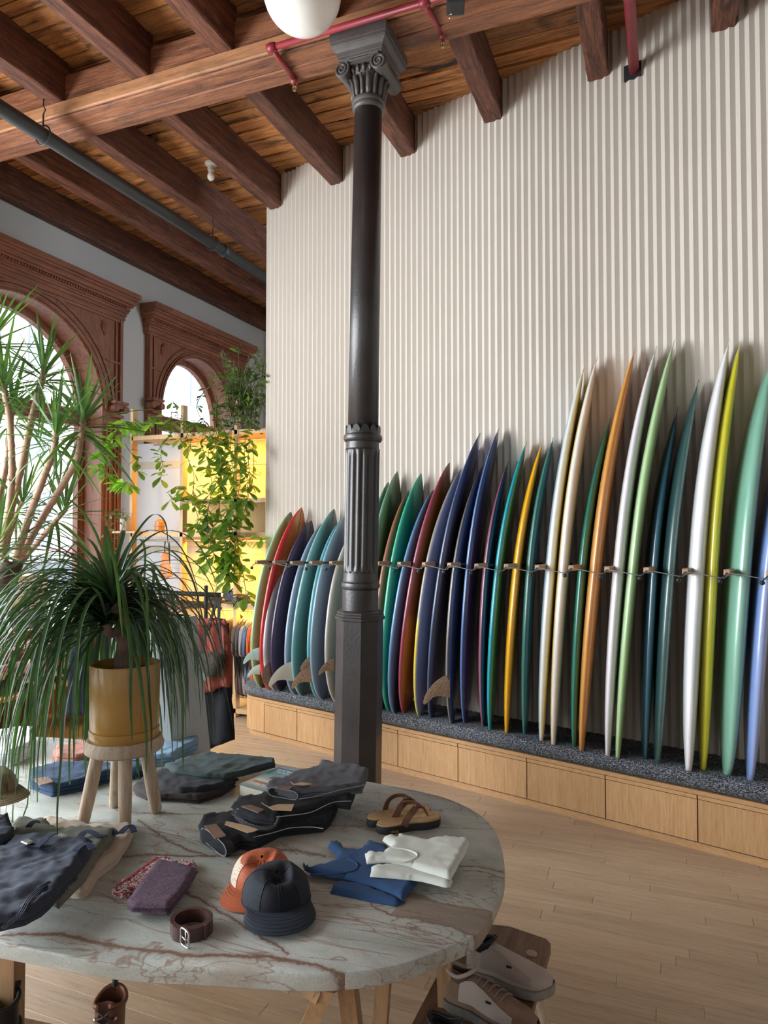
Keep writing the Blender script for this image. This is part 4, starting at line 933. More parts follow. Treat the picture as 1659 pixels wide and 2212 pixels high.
D_dkb = fabric('dark_blue_denim', (0.012, 0.028, 0.065), (0.05, 0.09, 0.16), 700, patch=0.3)
D_ltb = fabric('light_blue_denim', (0.13, 0.22, 0.34), (0.27, 0.38, 0.50), 700, patch=0.4)
D_rst = fabric('dusty_rust_cotton', (0.30, 0.13, 0.10), (0.45, 0.22, 0.17), 500)
D_wht = fabric('white_cotton', (0.56, 0.57, 0.61), (0.72, 0.73, 0.76), 500)
D_tkb = fabric('blue_rib_cotton', (0.022, 0.060, 0.155), (0.05, 0.11, 0.24), 900, patch=0.3)
D_tkw = fabric('pale_rib_cotton', (0.56, 0.60, 0.55), (0.70, 0.73, 0.68), 900, patch=0.2)
M_patch = plain('leather_patch', (0.22, 0.135, 0.10), 0.6, var=0.2, nscale=40, bmp=0.2)
M_kraft = plain('kraft_card', (0.52, 0.36, 0.23), 0.8, var=0.06)
M_webb = fabric('navy_webbing', (0.008, 0.014, 0.040), (0.025, 0.035, 0.075), 1200)
M_seam = plain('pale_seam', (0.30, 0.31, 0.33), 0.8)

def layered(name, label, cat, outl, z0, n_l, t_l, mat, group=None, shrink=0.004, **kw):
    """a folded garment: several fabric layers of one piece"""
    c_ = cen(outl); r = thing(name, label, cat, (c_.x, c_.y, z0), group=group)
    for k in range(n_l):
        o2 = [c_ + (p - c_) * (1 - shrink * 2.2 * ((k * 37 + 1) % 3)) + Vector((U(-1, 1), U(-1, 1), 0)) * 0.004 for p in outl]
        cloth('folded_layer', o2, z0 + k * t_l, t_l * 1.05, mat, r, seed=k + len(label), wr=kw.get('wr', 0.006) if k == n_l - 1 else 0.001, edge=kw.get('edge', 0.007), ws=kw.get('ws', 11), cell=kw.get('cell', 0.013))
    return r
def waist(root, p0, p1, zc, hgt, mat, seam=True, depth=0.03, dirv=None):
    """open waistband end between two points: a flattened ring with a dark inside"""
    p0, p1 = Vector(p0), Vector(p1); w = (p1 - p0).length; ax = (p1 - p0).normalized(); fwd = dirv or Vector((-ax.y, ax.x, 0))
    o_, i_ = [], []
    for k in range(29):
        a = 2 * pi * k / 28; e = ax * (cos(a) * w / 2) + Vector((0, 0, sin(a) * hgt / 2)) + Vector((0, 0, 0.003 * sin(3 * a)))
        o_.append((p0 + p1) / 2 + e + Vector((0, 0, zc - p0.z))); i_.append((p0 + p1) / 2 + e * 0.90 + Vector((0, 0, zc - p0.z)))
    m_ = MB()
    m_.loft([[p + fwd * depth for p in o_[:-1]], o_[:-1], i_[:-1], [p + fwd * depth for p in i_[:-1]]], True, False)
    m_.build('waistband', mat, root, 'auto')
    if seam: MB().tube(o_, 0.0014, 5).build('pale_seam', M_seam, root)

# black jeans fanned out in the middle of the table
ZJ3 = 3
A = pxo([(70, 655), (35, 720), (60, 800), (180, 870), (300, 925), (430, 860), (570, 872), (660, 820), (800, 740), (950, 720), (1210, 692), (1290, 620), (1370, 475), (1200, 440), (900, 470), (640, 540), (340, 600), (180, 625)], 420, 1640, 4.366, TZ)
jA = layered('folded_jeans', 'black jeans at the front of the fanned black denim pile, leather patch and kraft tag', 'jeans', A, TZ + 0.001, 3, 0.0145, D_blk, 'black jeans fanned out on the stone table', wr=0.006)
Bq = pxo([(410, 445), (350, 520), (395, 575), (560, 640), (760, 665), (820, 610), (1000, 570), (1330, 470), (1470, 480), (1530, 330), (1300, 290), (1000, 300), (740, 360), (560, 430)], 420, 1640, 4.366, TZ + 0.045)
jB = layered('folded_jeans', 'black jeans with a braided rope at the waist, middle of the black denim pile', 'jeans', Bq, TZ + 0.047, 3, 0.0115, D_blk, 'black jeans fanned out on the stone table', wr=0.005)
Cq = pxo([(720, 265), (670, 318), (760, 350), (965, 400), (1150, 375), (1300, 365), (1580, 325), (1620, 240), (1645, 158), (1400, 130), (1200, 80), (1130, 155), (980, 185), (850, 245)], 420, 1640, 4.366, TZ + 0.08)
jC = layered('folded_jeans', 'faded charcoal jeans on top of the black denim pile', 'jeans', Cq, TZ + 0.082, 3, 0.0115, D_gry, 'black jeans fanned out on the stone table', wr=0.006)
pq = lambda x, y, z: PZ(420 + x / 4.366, 1640 + y / 4.366, z)
waist(jA, pq(60, 700, TZ + .022), pq(300, 900, TZ + .022), TZ + 0.028, 0.050, D_blk, dirv=(pq(500, 700, TZ) - pq(180, 800, TZ)).normalized())
waist(jB, pq(390, 500, TZ + .065), pq(755, 590, TZ + .065), TZ + 0.066, 0.042, D_blk, dirv=(pq(1000, 450, TZ) - pq(570, 560, TZ)).normalized())
waist(jC, pq(690, 300, TZ + .10), pq(975, 350, TZ + .10), TZ + 0.10, 0.036, D_chr, dirv=(pq(1200, 230, TZ) - pq(830, 330, TZ)).normalized())
def card(pts, z, mat, name, root, t=0.002, tilt=0.0, **kw):
    vs = [Vector((p.x, p.y, z + tilt * i)) for i, p in enumerate(pts)]; return MB().prism(vs, (0, 0, t)).build(name, mat, root, **kw)
card([pq(95, 650, TZ + .052), pq(205, 635, TZ + .052), pq(300, 745, TZ + .052), pq(195, 775, TZ + .052)], TZ + 0.058, M_patch, 'leather_patch', jA, 0.003, label='brown leather patch')
card([pq(300, 600, TZ + .055), pq(480, 640, TZ + .055), pq(605, 680, TZ + .055), pq(560, 700, TZ + .055), pq(500, 712, TZ + .055), pq(285, 632, TZ + .055)], TZ + 0.060, M_kraft, 'tag', jA, 0.0015, label='kraft paper tag')
card([pq(440, 460, TZ + .088), pq(530, 448, TZ + .088), pq(655, 490, TZ + .088), pq(600, 522, TZ + .088)], TZ + 0.092, M_patch, 'leather_patch', jB, 0.003, label='brown leather patch')
card([pq(630, 390, TZ + .10), pq(700, 430, TZ + .10), pq(790, 405, TZ + .10), pq(940, 405, TZ + .10), pq(915, 468, TZ + .10), pq(740, 460, TZ + .10)], TZ + 0.092, M_kraft, 'tag', jB, 0.0015, label='kraft paper tag')
card([pq(760, 262, TZ + .12), pq(930, 268, TZ + .12), pq(900, 292, TZ + .12), pq(780, 285, TZ + .12)], TZ + 0.122, M_patch, 'leather_patch', jC, 0.003, label='brown leather patch')
card([pq(900, 222, TZ + .12), pq(940, 248, TZ + .12), pq(1010, 232, TZ + .12), pq(1120, 250, TZ + .12), pq(1030, 262, TZ + .12), pq(930, 255, TZ + .12)], TZ + 0.125, M_kraft, 'tag', jC, 0.0015, label='kraft paper tag')
rope = spline([pq(370, 530, TZ + .045), pq(480, 615, TZ + .05), pq(620, 665, TZ + .052), pq(745, 650, TZ + .056), pq(790, 560, TZ + .075)], 10)
m_ = MB()
for ph in (0, 2.1, 4.2):
    m_.tube([p + Vector((0.004 * cos(k * 0.9 + ph), 0.004 * sin(k * 0.9 + ph), 0.004 * sin(k * 0.9 + ph + 1) + 0.004)) for k, p in enumerate(rope)], 0.0042, 6)
m_.build('rope_belt', D_chr, jB, True, label='braided black rope')
for root, pts in ((jA, [(560, 735), (720, 700), (900, 650), (1100, 640), (1215, 655)]), (jB, [(770, 545), (900, 530), (1100, 500), (1300, 410), (1480, 395)]), (jC, [(985, 375), (1150, 350), (1330, 300), (1520, 262), (1620, 235)])):
    zt = {id(jA): TZ + .05, id(jB): TZ + .085, id(jC): TZ + .122}[id(root)]
    MB().tube([pq(v_.x, v_.y, zt) for v_ in spline([Vector((a, b_, 0)) for a, b_ in pts], 5)], 0.0016, 5).build('side_seam', M_seam, root)

# dark work trousers
g = lambda pts, z: pxo(pts, 0, 1560, 2.676, z)
t3 = layered('folded_trousers', 'dark brown trousers at the bottom of the green and black pile', 'trousers', g([(765, 390), (850, 335), (1100, 330), (1370, 372), (1290, 430), (1150, 475), (980, 462), (850, 458), (790, 425)], TZ), TZ + 0.001, 2, 0.013, D_brn, 'work trousers folded beside the plant stand')
t2 = layered('folded_trousers', 'black trousers between the dark green and the brown pair', 'trousers', g([(850, 325), (960, 285), (1200, 300), (1390, 335), (1300, 380), (1150, 410), (1050, 415), (920, 380)], TZ + .028), TZ + 0.028, 1, 0.016, D_bk2, 'work trousers folded beside the plant stand')
t1 = layered('folded_trousers', 'dark green trousers on top of the pile beside the stool', 'trousers', g([(945, 268), (1080, 225), (1220, 198), (1400, 212), (1595, 240), (1590, 262), (1450, 300), (1300, 342), (1150, 330), (1000, 305)], TZ + .045), TZ + 0.045, 2, 0.010, D_grn, 'work trousers folded beside the plant stand')
# blue jeans behind and left of the stool
b0 = layered('folded_jeans', 'dark blue jeans with light patch left behind the stool legs', 'jeans', g([(170, 385), (175, 330), (300, 292), (500, 285), (840, 300), (830, 325), (640, 345), (450, 405), (300, 435)], TZ), TZ + 0.001, 3, 0.015, D_dkb, 'blue jeans near the plant stool')
b1 = layered('folded_jeans', 'light blue jeans at the far edge of the stone table', 'jeans', g([(640, 230), (800, 160), (970, 112), (1150, 136), (1150, 160), (1060, 200), (1000, 245), (850, 262), (700, 262)], TZ), TZ + 0.001, 3, 0.015, D_ltb, 'blue jeans near the plant stool')
card(g([(190, 330), (280, 325), (310, 350), (230, 372)], TZ + .05), TZ + 0.052, M_patch, 'leather_patch', b0, 0.003, label='tan leather patch')
layered('folded_shirt', 'dusty rust shirt folded behind the hanging leaves', 'shirt', g([(300, 215), (330, 185), (480, 165), (640, 155), (640, 200), (430, 248), (320, 242)], TZ), TZ + 0.001, 3, 0.014, D_rst)
layered('folded_shirt', 'stack of white folded shirts at the far left of the table', 'shirt', g([(-60, 130), (60, 108), (205, 100), (195, 190), (60, 258), (-60, 255)], TZ), TZ + 0.001, 5, 0.013, D_wht)

# drawstring shorts at the left front
z5 = lambda pts, z: pxo(pts, 0, 1770, 5.53, z)
s3 = layered('folded_shorts', 'cream shorts peeking out at the bottom of the shorts pile', 'shorts', z5([(500, 90), (620, 45), (760, 100), (900, 130), (1240, 160), (1560, 120), (1610, 200), (1560, 330), (1400, 540), (1180, 720), (1060, 900), (980, 965), (880, 950), (700, 700), (500, 400)], TZ), TZ + 0.001, 2, 0.016, D_crm, 'drawstring shorts fanned out at the left', wr=0.006, cell=.014)
s2 = layered('folded_shorts', 'olive shorts in the middle of the shorts pile', 'shorts', z5([(130, 110), (330, 70), (520, 85), (650, 180), (900, 200), (1200, 190), (1390, 220), (1350, 330), (1160, 560), (1040, 760), (720, 1105), (640, 1050), (500, 800), (200, 400)], TZ + .03), TZ + 0.035, 2, 0.014, D_olv, 'drawstring shorts fanned out at the left', wr=0.007, cell=.014)
s1 = layered('folded_shorts', 'washed navy shorts on top of the shorts pile', 'shorts', z5([(-260, 520), (0, 500), (180, 350), (450, 330), (800, 370), (1000, 350), (1120, 380), (1060, 560), (900, 800), (700, 1020), (500, 1230), (300, 1340), (0, 1400), (-260, 1440)], TZ + .05), TZ + 0.061, 2, 0.018, D_nvy, 'drawstring shorts fanned out at the left', wr=0.010, cell=.012, ws=11, edge=0.02)
layered('folded_shorts', 'dark navy folded leg at the far left of the shorts pile', 'shorts', z5([(-260, 120), (0, 105), (130, 100), (160, 250), (190, 330), (0, 470), (-260, 480)], TZ + .06), TZ + 0.063, 2, 0.024, D_nvy, 'drawstring shorts fanned out at the left', wr=0.008)
p5 = lambda x, y, z: PZ(x / 5.53, 1770 + y / 5.53, z)
for root, pts, z_, bk in ((s1, [(440, 350), (520, 300), (560, 250), (640, 190)], .108, (325, 305)), (s1, [(900, 395), (980, 350), (1060, 340), (1110, 380)], .108, None), (s2, [(960, 220), (1020, 180), (1110, 200), (1180, 240), (1260, 205)], .072, (730, 232)), (s3, [(1440, 185), (1510, 130), (1570, 120), (1600, 170)], .045, (930, 145)), (s2, [(340, 110), (400, 70), (470, 50)], .075, None), (s3, [(1250, 190), (1320, 160), (1390, 200)], .05, None)):
    path = [p5(v_.x, v_.y, TZ + z_) + Vector((0, 0, 0.004 + 0.006 * sin(pi * i / (len(pts) * 4 - 4)))) for i, v_ in enumerate(spline([Vector((a, b_, 0)) for a, b_ in pts], 4))]
    strip(path, 0.020, 0.0025, M_webb, 'webbing_belt', root)
    if bk:
        c_ = p5(bk[0], bk[1], TZ + z_) + Vector((0, 0, 0.008)); m_ = MB(); m_.box(c_, (0.034, 0.022, 0.008), Matrix.Rotation(-0.15, 3, 'Z'), 0.003); m_.build('buckle', M_steel if bk[0] < 900 else M_black, root)
        strip([c_ + Vector((0.014, 0, -0.006)), c_ + Vector((0.05, 0.006, -0.008)), c_ + Vector((0.075, 0.02, -0.01))], 0.02, 0.002, M_webb, 'webbing_belt', root)
m_ = MB()
for off in (0, 0.006, 0.012):
    pts = [(870, 480), (740, 570), (640, 700), (480, 800), (330, 940), (220, 1120), (20, 1290)]
    m_.tube([p5(v_.x, v_.y, TZ + .103) + Vector((off, 0, -0.001 + 0.0)) for v_ in spline([Vector((a, b_, 0)) for a, b_ in pts], 6)], 0.0018, 5)
m_.build('side_seam', D_nvy, s1)

# two folded bandanas
def paisley(name, c0, c1, c2, sc_):
    m, ns, ls, b = nmat(name)
    v = coords(ns, ls, (1, 1, 1), 'World', rnd=False)
    vo = ns.new('ShaderNodeTexVoronoi'); vo.inputs['Scale'].default_value = sc_; vo.feature = 'F1'; ls.new(v, vo.inputs['Vector'])
    si = ns.new('ShaderNodeMath'); si.operation = 'SINE'; mu = ns.new('ShaderNodeMath'); mu.operation = 'MULTIPLY'; mu.inputs[1].default_value = 14; ls.new(vo.outputs['Distance'], mu.inputs[0]); ls.new(mu.outputs[0], si.inputs[0])
    c = mixrgb(ns, ls, ramp(ns, ls, si.outputs[0], [(0.0, 0.0), (0.35, 1.0)]), c0, c1)
    n_ = noise_t(ns, ls, v, sc_ * 6, 3, 0.8); c = mixrgb(ns, ls, ramp(ns, ls, n_, [(0.5, 0.0), (0.56, 0.8)]), c, c2)
    ls.new(c, b.inputs['Base Color']); b.inputs['Roughness'].default_value = 0.9; return m
q4 = lambda pts, z: pxo(pts, 200, 1820, 5.925, z)
rb = layered('folded_bandana', 'red and white paisley bandana under the purple one', 'bandana', q4([(225, 665), (520, 440), (840, 235), (1050, 275), (1310, 290), (1330, 340), (1280, 390), (900, 560), (500, 705), (380, 735), (265, 700)], TZ), TZ + 0.001, 2, 0.009, paisley('red_paisley', (0.62, 0.58, 0.56), (0.38, 0.03, 0.05), (0.06, 0.035, 0.035), 60), wr=0.003)
strip([p_ + Vector((0, 0, 0.021)) for p_ in q4([(330, 640), (560, 470), (830, 270)], TZ)], 0.006, 0.001, plain('red_stripe', (0.45, 0.03, 0.06), 0.9), 'red_stripe', rb)
pb_ = layered('folded_bandana', 'dark purple printed bandana lying on the red one', 'bandana', q4([(440, 850), (500, 740), (640, 530), (830, 300), (1050, 340), (1345, 420), (1250, 600), (1120, 760), (960, 945), (700, 925), (490, 915)], TZ + .018), TZ + 0.021, 3, 0.0075, paisley('purple_paisley', (0.085, 0.045, 0.075), (0.045, 0.03, 0.05), (0.14, 0.085, 0.13), 42), wr=0.003, edge=0.014)
# belt coil
M_leath = plain('belt_leather', (0.060, 0.024, 0.022), 0.42, var=0.25, nscale=30, coat=0.1, bmp=0.1)
bc = PZ(413, 2012, TZ); belt = thing('coiled_belt', 'dark brown leather belt rolled up with a square silver buckle', 'belt', bc)
m_ = MB(); coil = []
for k in range(150):
    a = k / 150 * 2 * pi * 3.4 - 1.9; r = 0.056 - 0.0042 * a / (2 * pi); coil.append(bc + Vector((r * cos(a), r * 0.92 * sin(a), 0.0)))
rings = []
for k, p in enumerate(coil):
    t = (coil[min(k + 1, 149)] - coil[max(k - 1, 0)]).normalized(); s_ = Vector((t.y, -t.x, 0)) * 0.0016
    rings.append([p - s_ + Vector((0, 0, 0.001)), p + s_ + Vector((0, 0, 0.001)), p + s_ + Vector((0, 0, 0.036)), p - s_ + Vector((0, 0, 0.036))])
m_.loft(rings); m_.build('strap', M_leath, belt, 'auto')
bq = PZ(399, 2026, TZ + 0.02); ax = Vector((0.93, -0.36, 0)).normalized()
fr = [(-0.016, -0.019), (0.016, -0.019), (0.018, 0), (0.016, 0.019), (-0.016, 0.019), (-0.018, 0)]
pts = [bq + ax * a + Vector((0, 0, c_)) for a, c_ in fr]; MB().tube(spline(pts, 4, True) + [pts[0]], 0.0024, 8).tube([bq - ax * 0.02, bq + ax * 0.006 + Vector((0, -0.004, 0)), bq + ax * 0.012], 0.0016, 6).tube([bq + ax * 0.004 + Vector((0, 0, -.018)), bq + ax * 0.004 + Vector((0, 0, .018))], 0.0014, 6).build('buckle', M_steel, belt, True)
lk = bc + Vector((0.056, -0.015, 0.018)); m_ = MB(); m_.box(lk, (0.007, 0.011, 0.040), Matrix.Rotation(0.3, 3, 'Z'), 0.001); m_.build('keeper_loop', M_leath, belt)

# caps
def cap(name, label, c, rotz, m_front, m_side, m_brim, s_=1.0, dent=1.0, roll=0.0):
    root = thing('cap', label, 'cap', c, rotz)
    def crown_pt(a, t, inner=False):
        r = sin(t * pi / 2) ** 0.75; rx, ry = 0.090 * s_, 0.098 * s_
        x = rx * r * cos(a); y = ry * r * sin(a); z = 0.080 * s_ * cos(t * pi / 2) ** 0.8 + 0.004
        # slumped crown: valley from the middle of the front, folds
        v = Vector((x * 16, y * 16, 0)); dz = -0.026 * dent * exp(-((x + 0.004) / 0.024) ** 2 - ((y + 0.030) / 0.030) ** 2)
        dz += -0.016 * dent * exp(-((x - 0.022) / 0.014) ** 2 - ((y + 0.012) / 0.04) ** 2)
        dz += 0.006 * dent * exp(-((x - 0.040) / 0.012) ** 2 - ((y + 0.01) / 0.05) ** 2) + 0.004 * dent * exp(-((x + 0.036) / 0.012) ** 2 - ((y + 0.035) / 0.03) ** 2)
        z += dz * min(1, 3 * cos(t * pi / 2)) + 0.004 * noise.noise(v * 1.2)
        return Vector((x * (1 + 0.03 * noise.noise(v)), y, max(0.003, z)))
    def patch(a0, a1, mat, nm, t0=0.42, t1=1.0):
        NA, NT = max(6, int((a1 - a0) / 0.12)), 18; rings = []
        m_ = MB()
        for k in range(NT + 1):
            t = t0 + (t1 - t0) * k / NT; rings.append([crown_pt(a0 + (a1 - a0) * i / NA, max(t, 0.01)) for i in range(NA + 1)])
        m_.loft(rings, False, False); return m_.build(nm, mat, root, True, world=False)
    patch(0, 2 * pi, m_front, 'crown_top', 0.0, 0.42); patch(radians(-125), radians(-55), m_front, 'front_panel'); patch(radians(-55), radians(10), m_side, 'side_panel'); patch(radians(10), radians(170), m_front, 'back_panel'); patch(radians(170), radians(235), m_side, 'side_panel')
    for a in (-125, -92, -88, -55, 10, 170):
        MB().tube([crown_pt(radians(a), 0.04 + 0.96 * k / 16) + Vector((0, 0, 0.0006)) for k in range(17)], 0.0011, 5).build('panel_seam', m_front, root, world=False)
    MB().tube([crown_pt(2 * pi * i / 48, 1.0) + Vector((0, 0, 0.002)) for i in range(49)], 0.0022, 6).build('hem', m_front, root, world=False)
    # brim
    m_ = MB(); rings = []
    for k in range(13):
        t = k / 12; ring = []
        for i in range(25):
            a = radians(-158 + 136 * i / 24); e = Vector((0.087 * cos(a), 0.094 * sin(a), 0)) * s_
            w = max(0, sin(pi * i / 24)) ** 0.55; L = 0.082 * w * s_
            d = Vector((0.25 * cos(a), -1, 0)).normalized()
            p = e + Vector((0.55 * cos(a), -1.0, 0)) * L * t
            p.z = 0.017 - 0.012 * t + 0.004 * sin(pi * t) - 0.004 * (cos(a) ** 2) * t + 0.001
            if any(abs(t - q) < 0.03 for q in (0.25, 0.417, 0.583, 0.75, 0.917)): p.z -= 0.0012
            ring.append(p)
        rings.append(ring)
    m_.loft(rings, False, False); low = [[p - Vector((0, 0, 0.0035)) for p in r] for r in rings]; m_.loft(low, False, False)
    m_.loft([rings[-1], low[-1]], False, False); m_.build('brim', m_brim, root, True, world=False)
    for q in (0.3, 0.45, 0.6, 0.75, 0.9):
        k = q * 12; r0, r1 = rings[int(k)], rings[min(12, int(k) + 1)]; f = k - int(k)
        MB().tube([r0[i].lerp(r1[i], f) + Vector((0, 0, 0.0002)) for i in range(2, 23)], 0.0006, 4).build('stitching', M_black if m_brim is not M_orng else m_brim, root, world=False)
    return root
def mesh_fab(name, c, hole, sc_=420):
    m, ns, ls, b = nmat(name); v = coords(ns, ls, (1, 1, 1), 'Object', rot=(0, 0, 0.78), rnd=False)
    vo = ns.new('ShaderNodeTexVoronoi'); vo.inputs['Scale'].default_value = sc_ * 0.45; vo.inputs['Randomness'].default_value = 0.0; ls.new(v, vo.inputs['Vector'])
    ls.new(mixrgb(ns, ls, ramp(ns, ls, vo.outputs['Distance'], [(0.22, 1.0), (0.30, 0.0)]), c, hole), b.inputs['Base Color']); b.inputs['Roughness'].default_value = 0.9; return m
M_navc = fabric('navy_nylon', (0.005, 0.006, 0.011), (0.012, 0.015, 0.025), 300, rough=0.7, bmp=0.1, patch=0.25)
M_navb = fabric('navy_brim', (0.009, 0.013, 0.025), (0.018, 0.025, 0.042), 900, rough=0.7)
M_orng = fabric('orange_nylon', (0.36, 0.085, 0.035), (0.48, 0.13, 0.06), 300, rough=0.6, bmp=0.1, patch=0.2)
cn = PZ(598, 1952, TZ); co = PZ(550, 1927, TZ)
cap('cap', 'navy blue cap with stitched brim at the front of the table', cn + Vector((0, 0, 0.012)), radians(36), M_navc, mesh_fab('navy_mesh', (0.018, 0.022, 0.032), (0.003, 0.003, 0.004)), M_navb, 1.06, 1.1)
cap('cap', 'orange cap with cream mesh sides behind the navy cap', co + Vector((-0.010, 0.055, 0.001)), radians(14), M_orng, mesh_fab('cream_mesh', (0.62, 0.52, 0.42), (0.06, 0.04, 0.03)), M_orng, 1.0, 0.8)

# tank tops
q2 = lambda pts, z: pxo(pts, 400, 1620, 2.37, z)
def tank(label, body, under, mat, z0, hole, group=None):
    o_ = q2(body, z0); c_ = cen(o_); r = thing('tank_top', label, 'shirt', (c_.x, c_.y, z0), group=group)
    cloth('folded_back', q2(under, z0), z0, 0.012, mat, r, seed=4, edge=0.012, wr=0.001)
    cloth('front', o_, z0 + 0.012, 0.013, mat, r, seed=9, edge=0.010, wr=0.0035, cell=0.012)
    MB().tube([PZ(400 + v_.x / 2.37, 1620 + v_.y / 2.37, z0 + 0.027) for v_ in spline([Vector((a, b_, 0)) for a, b_ in hole], 8)], 0.0032, 6).build('neck_binding', mat, r, True)
    return r
tank('blue ribbed tank top folded beside the navy cap', [(602, 612), (612, 640), (640, 655), (700, 668), (790, 680), (880, 700), (960, 722), (1080, 770), (1110, 795), (1205, 685), (1130, 620), (1030, 520), (935, 490), (918, 522), (880, 540), (820, 532), (780, 492), (735, 502), (732, 520), (775, 562), (770, 592), (730, 615), (640, 632)],
     [(745, 735), (765, 685), (900, 690), (1130, 780), (1080, 804), (900, 770)], D_tkb, TZ + 0.001, [(640, 640), (760, 635), (850, 622), (882, 600), (870, 575), (830, 560)])
tank('off-white ribbed tank top lying on the blue one', [(920, 550), (925, 598), (960, 592), (1040, 600), (1150, 620), (1230, 650), (1360, 690), (1400, 610), (1440, 540), (1455, 500), (1435, 480), (1330, 478), (1240, 490), (1150, 475), (1090, 460), (1085, 478), (1050, 462), (1012, 485), (1040, 505), (1060, 520), (1010, 556), (950, 556)],
     [(945, 650), (955, 600), (1100, 590), (1370, 672), (1358, 702), (1330, 706), (1210, 676), (1150, 668)], D_tkw, TZ + 0.030, [(930, 580), (1040, 572), (1130, 575), (1180, 555), (1185, 532), (1140, 512), (1060, 500)])

def text(body, size, loc, rot, mat, parent, name='cover_text', ext=0.0003, align='CENTER'):
    cu = bpy.data.curves.new(name, 'FONT'); cu.body = body; cu.size = size; cu.extrude = ext; cu.align_x = align; cu.align_y = 'CENTER'; cu.resolution_u = 3
    t_ = bpy.data.objects.new(name, cu); COL.objects.link(t_); bpy.context.view_layer.update()
    me = bpy.data.meshes.new_from_object(t_.evaluated_get(bpy.context.evaluated_depsgraph_get())); bpy.data.objects.remove(t_)
    me.materials.clear(); me.materials.append(mat); o_ = link(name, me, parent); o_.location = loc; o_.rotation_euler = rot; return o_
# sandals
M_foam = plain('sandal_foam', (0.016, 0.018, 0.020), 0.7)
M_foot = plain('sandal_footbed', (0.42, 0.27, 0.13), 0.75, var=0.3, nscale=22)
M_strap = plain('sandal_strap', (0.15, 0.065, 0.035), 0.55, var=0.25, nscale=40)
def sandal(label, heel, toe, z0, flip=1, logo=False):
    heel, toe = Vector(heel), Vector(toe); d = toe - heel; L = d.length; r = thing('sandal', label, 'sandal', (heel.x, heel.y, z0), atan2(d.y, d.x), group='pair of sandals on the table')
    sh = [(0.0, 0.0), (0.02, 0.30), (0.08, 0.62), (0.2, 0.78), (0.4, 0.74), (0.55, 0.80), (0.72, 1.0), (0.86, 0.92), (0.95, 0.62), (1.0, 0.0)]
    up_ = [Vector((a * L, flip * (b_ * 0.046 + 0.006 * (1 if a > .5 else 0)), 0)) for a, b_ in sh]; lo = [Vector((a * L, -flip * b_ * 0.042, 0)) for a, b_ in sh[1:-1]][::-1]
    o_ = spline(up_ + lo, 5, True)
    def lvl(z, k, c0=Vector((0.5, 0, 0))): cc = Vector((L / 2, 0, 0)); return [cc + (p - cc) * k + Vector((0, 0, z)) for p in o_]
    MB().loft([lvl(0.0, 0.97), lvl(0.004, 1.0), lvl(0.024, 1.0), lvl(0.026, 0.99)]).build('sole', M_foam, r, 'auto', world=False)
    MB().loft([lvl(0.026, 0.985), lvl(0.030, 0.98), lvl(0.0315, 0.95), lvl(0.030, 0.7), lvl(0.0285, 0.3)]).build('footbed', M_foot, r, True, world=False)
    tp = Vector((L * 0.80, flip * 0.004, 0.034))
    top = Vector((L * 0.66, flip * 0.002, 0.070))
    for sg in (1, -1):
        e = Vector((L * 0.36, sg * 0.040, 0.026)); mid = Vector((L * 0.50, sg * 0.038, 0.072))
        pth = spline([e, Vector((L * 0.41, sg * 0.044, 0.055)), mid, Vector((L * 0.60, sg * 0.018, 0.078)), top], 6)
        rings = []
        for k, p in enumerate(pth):
            t = (pth[min(k + 1, len(pth) - 1)] - pth[max(k - 1, 0)]).normalized(); out_ = Vector((0, sg, 0.6)).normalized(); w_ = t.cross(out_).normalized() * (0.013 - 0.003 * k / len(pth)); th = out_ * 0.0015
            rings.append([p - w_ - th, p + w_ - th, p + w_ + th, p - w_ + th])
        MB().loft(rings).build('strap', M_strap, r, 'auto', world=False)
    MB().tube([top, Vector((L * 0.74, flip * 0.003, 0.060)), tp, tp - Vector((0, 0, 0.006))], [0.006, 0.005, 0.004, 0.004], 8).build('toe_post', M_strap, r, True, world=False)
    m_ = MB(); m_.box((L * 0.585, -0.022, 0.082), (0.022, 0.020, 0.005), Matrix.Rotation(-0.5, 3, 'X') @ Matrix.Rotation(0.25, 3, 'Z')); m_.build('strap_buckle', M_strap, r, world=False)
    if logo:
        text('olung', 0.012, (L * 0.22, -0.0378, 0.012), (radians(90), 0, radians(-2)), plain('orange_print', (0.75, 0.30, 0.04), 0.5), r, 'side_mark')
    return r
sandal('brown strapped cork sandal nearest the white tank top', PZ(813, 1783, TZ + .026), PZ(951, 1761, TZ + .026), TZ, 1, True)
sandal('brown strapped cork sandal behind its pair', PZ(793, 1769, TZ + .026), PZ(927, 1742, TZ + .026), TZ, -1)

# book
zb = TZ + 0.046
bk = [PZ(516, 1693, zb), PZ(585, 1664, zb), PZ(645, 1679, zb), PZ(578, 1708, zb)]
e1 = (bk[1] - bk[0]); e2 = (bk[3] - bk[0]); e2 = e2 - e1.normalized() * e2.dot(e1.normalized()); e2 = e2.normalized() * min(0.165, e2.length); e1 = e1.normalized() * 0.235
book = thing('book', 'thick book with a blue sea cover between the trousers and jeans', 'book', (bk[0].x, bk[0].y, TZ), atan2(e2.y, e2.x))
bw, bl_ = e2.length, e1.length
m_ = MB(); m_.box((bw / 2, bl_ / 2, 0.022), (bw - 0.006, bl_ - 0.006, 0.038)); m_.build('pages', plain('paper_edge', (0.66, 0.62, 0.50), 0.8), book, world=False)
M_cov, ns, ls, b = nmat('sea_cover'); v = coords(ns, ls, (1, 1, 1), 'Object', rnd=False); s3_ = ns.new('ShaderNodeSeparateXYZ'); ls.new(v, s3_.inputs[0])
c = ramp(ns, ls, s3_.outputs['Y'], [(0.0, (0.10, 0.22, 0.28)), (0.06, (0.45, 0.40, 0.34)), (0.11, (0.30, 0.42, 0.42)), (0.15, (0.05, 0.25, 0.30)), (0.235, (0.02, 0.13, 0.30))])
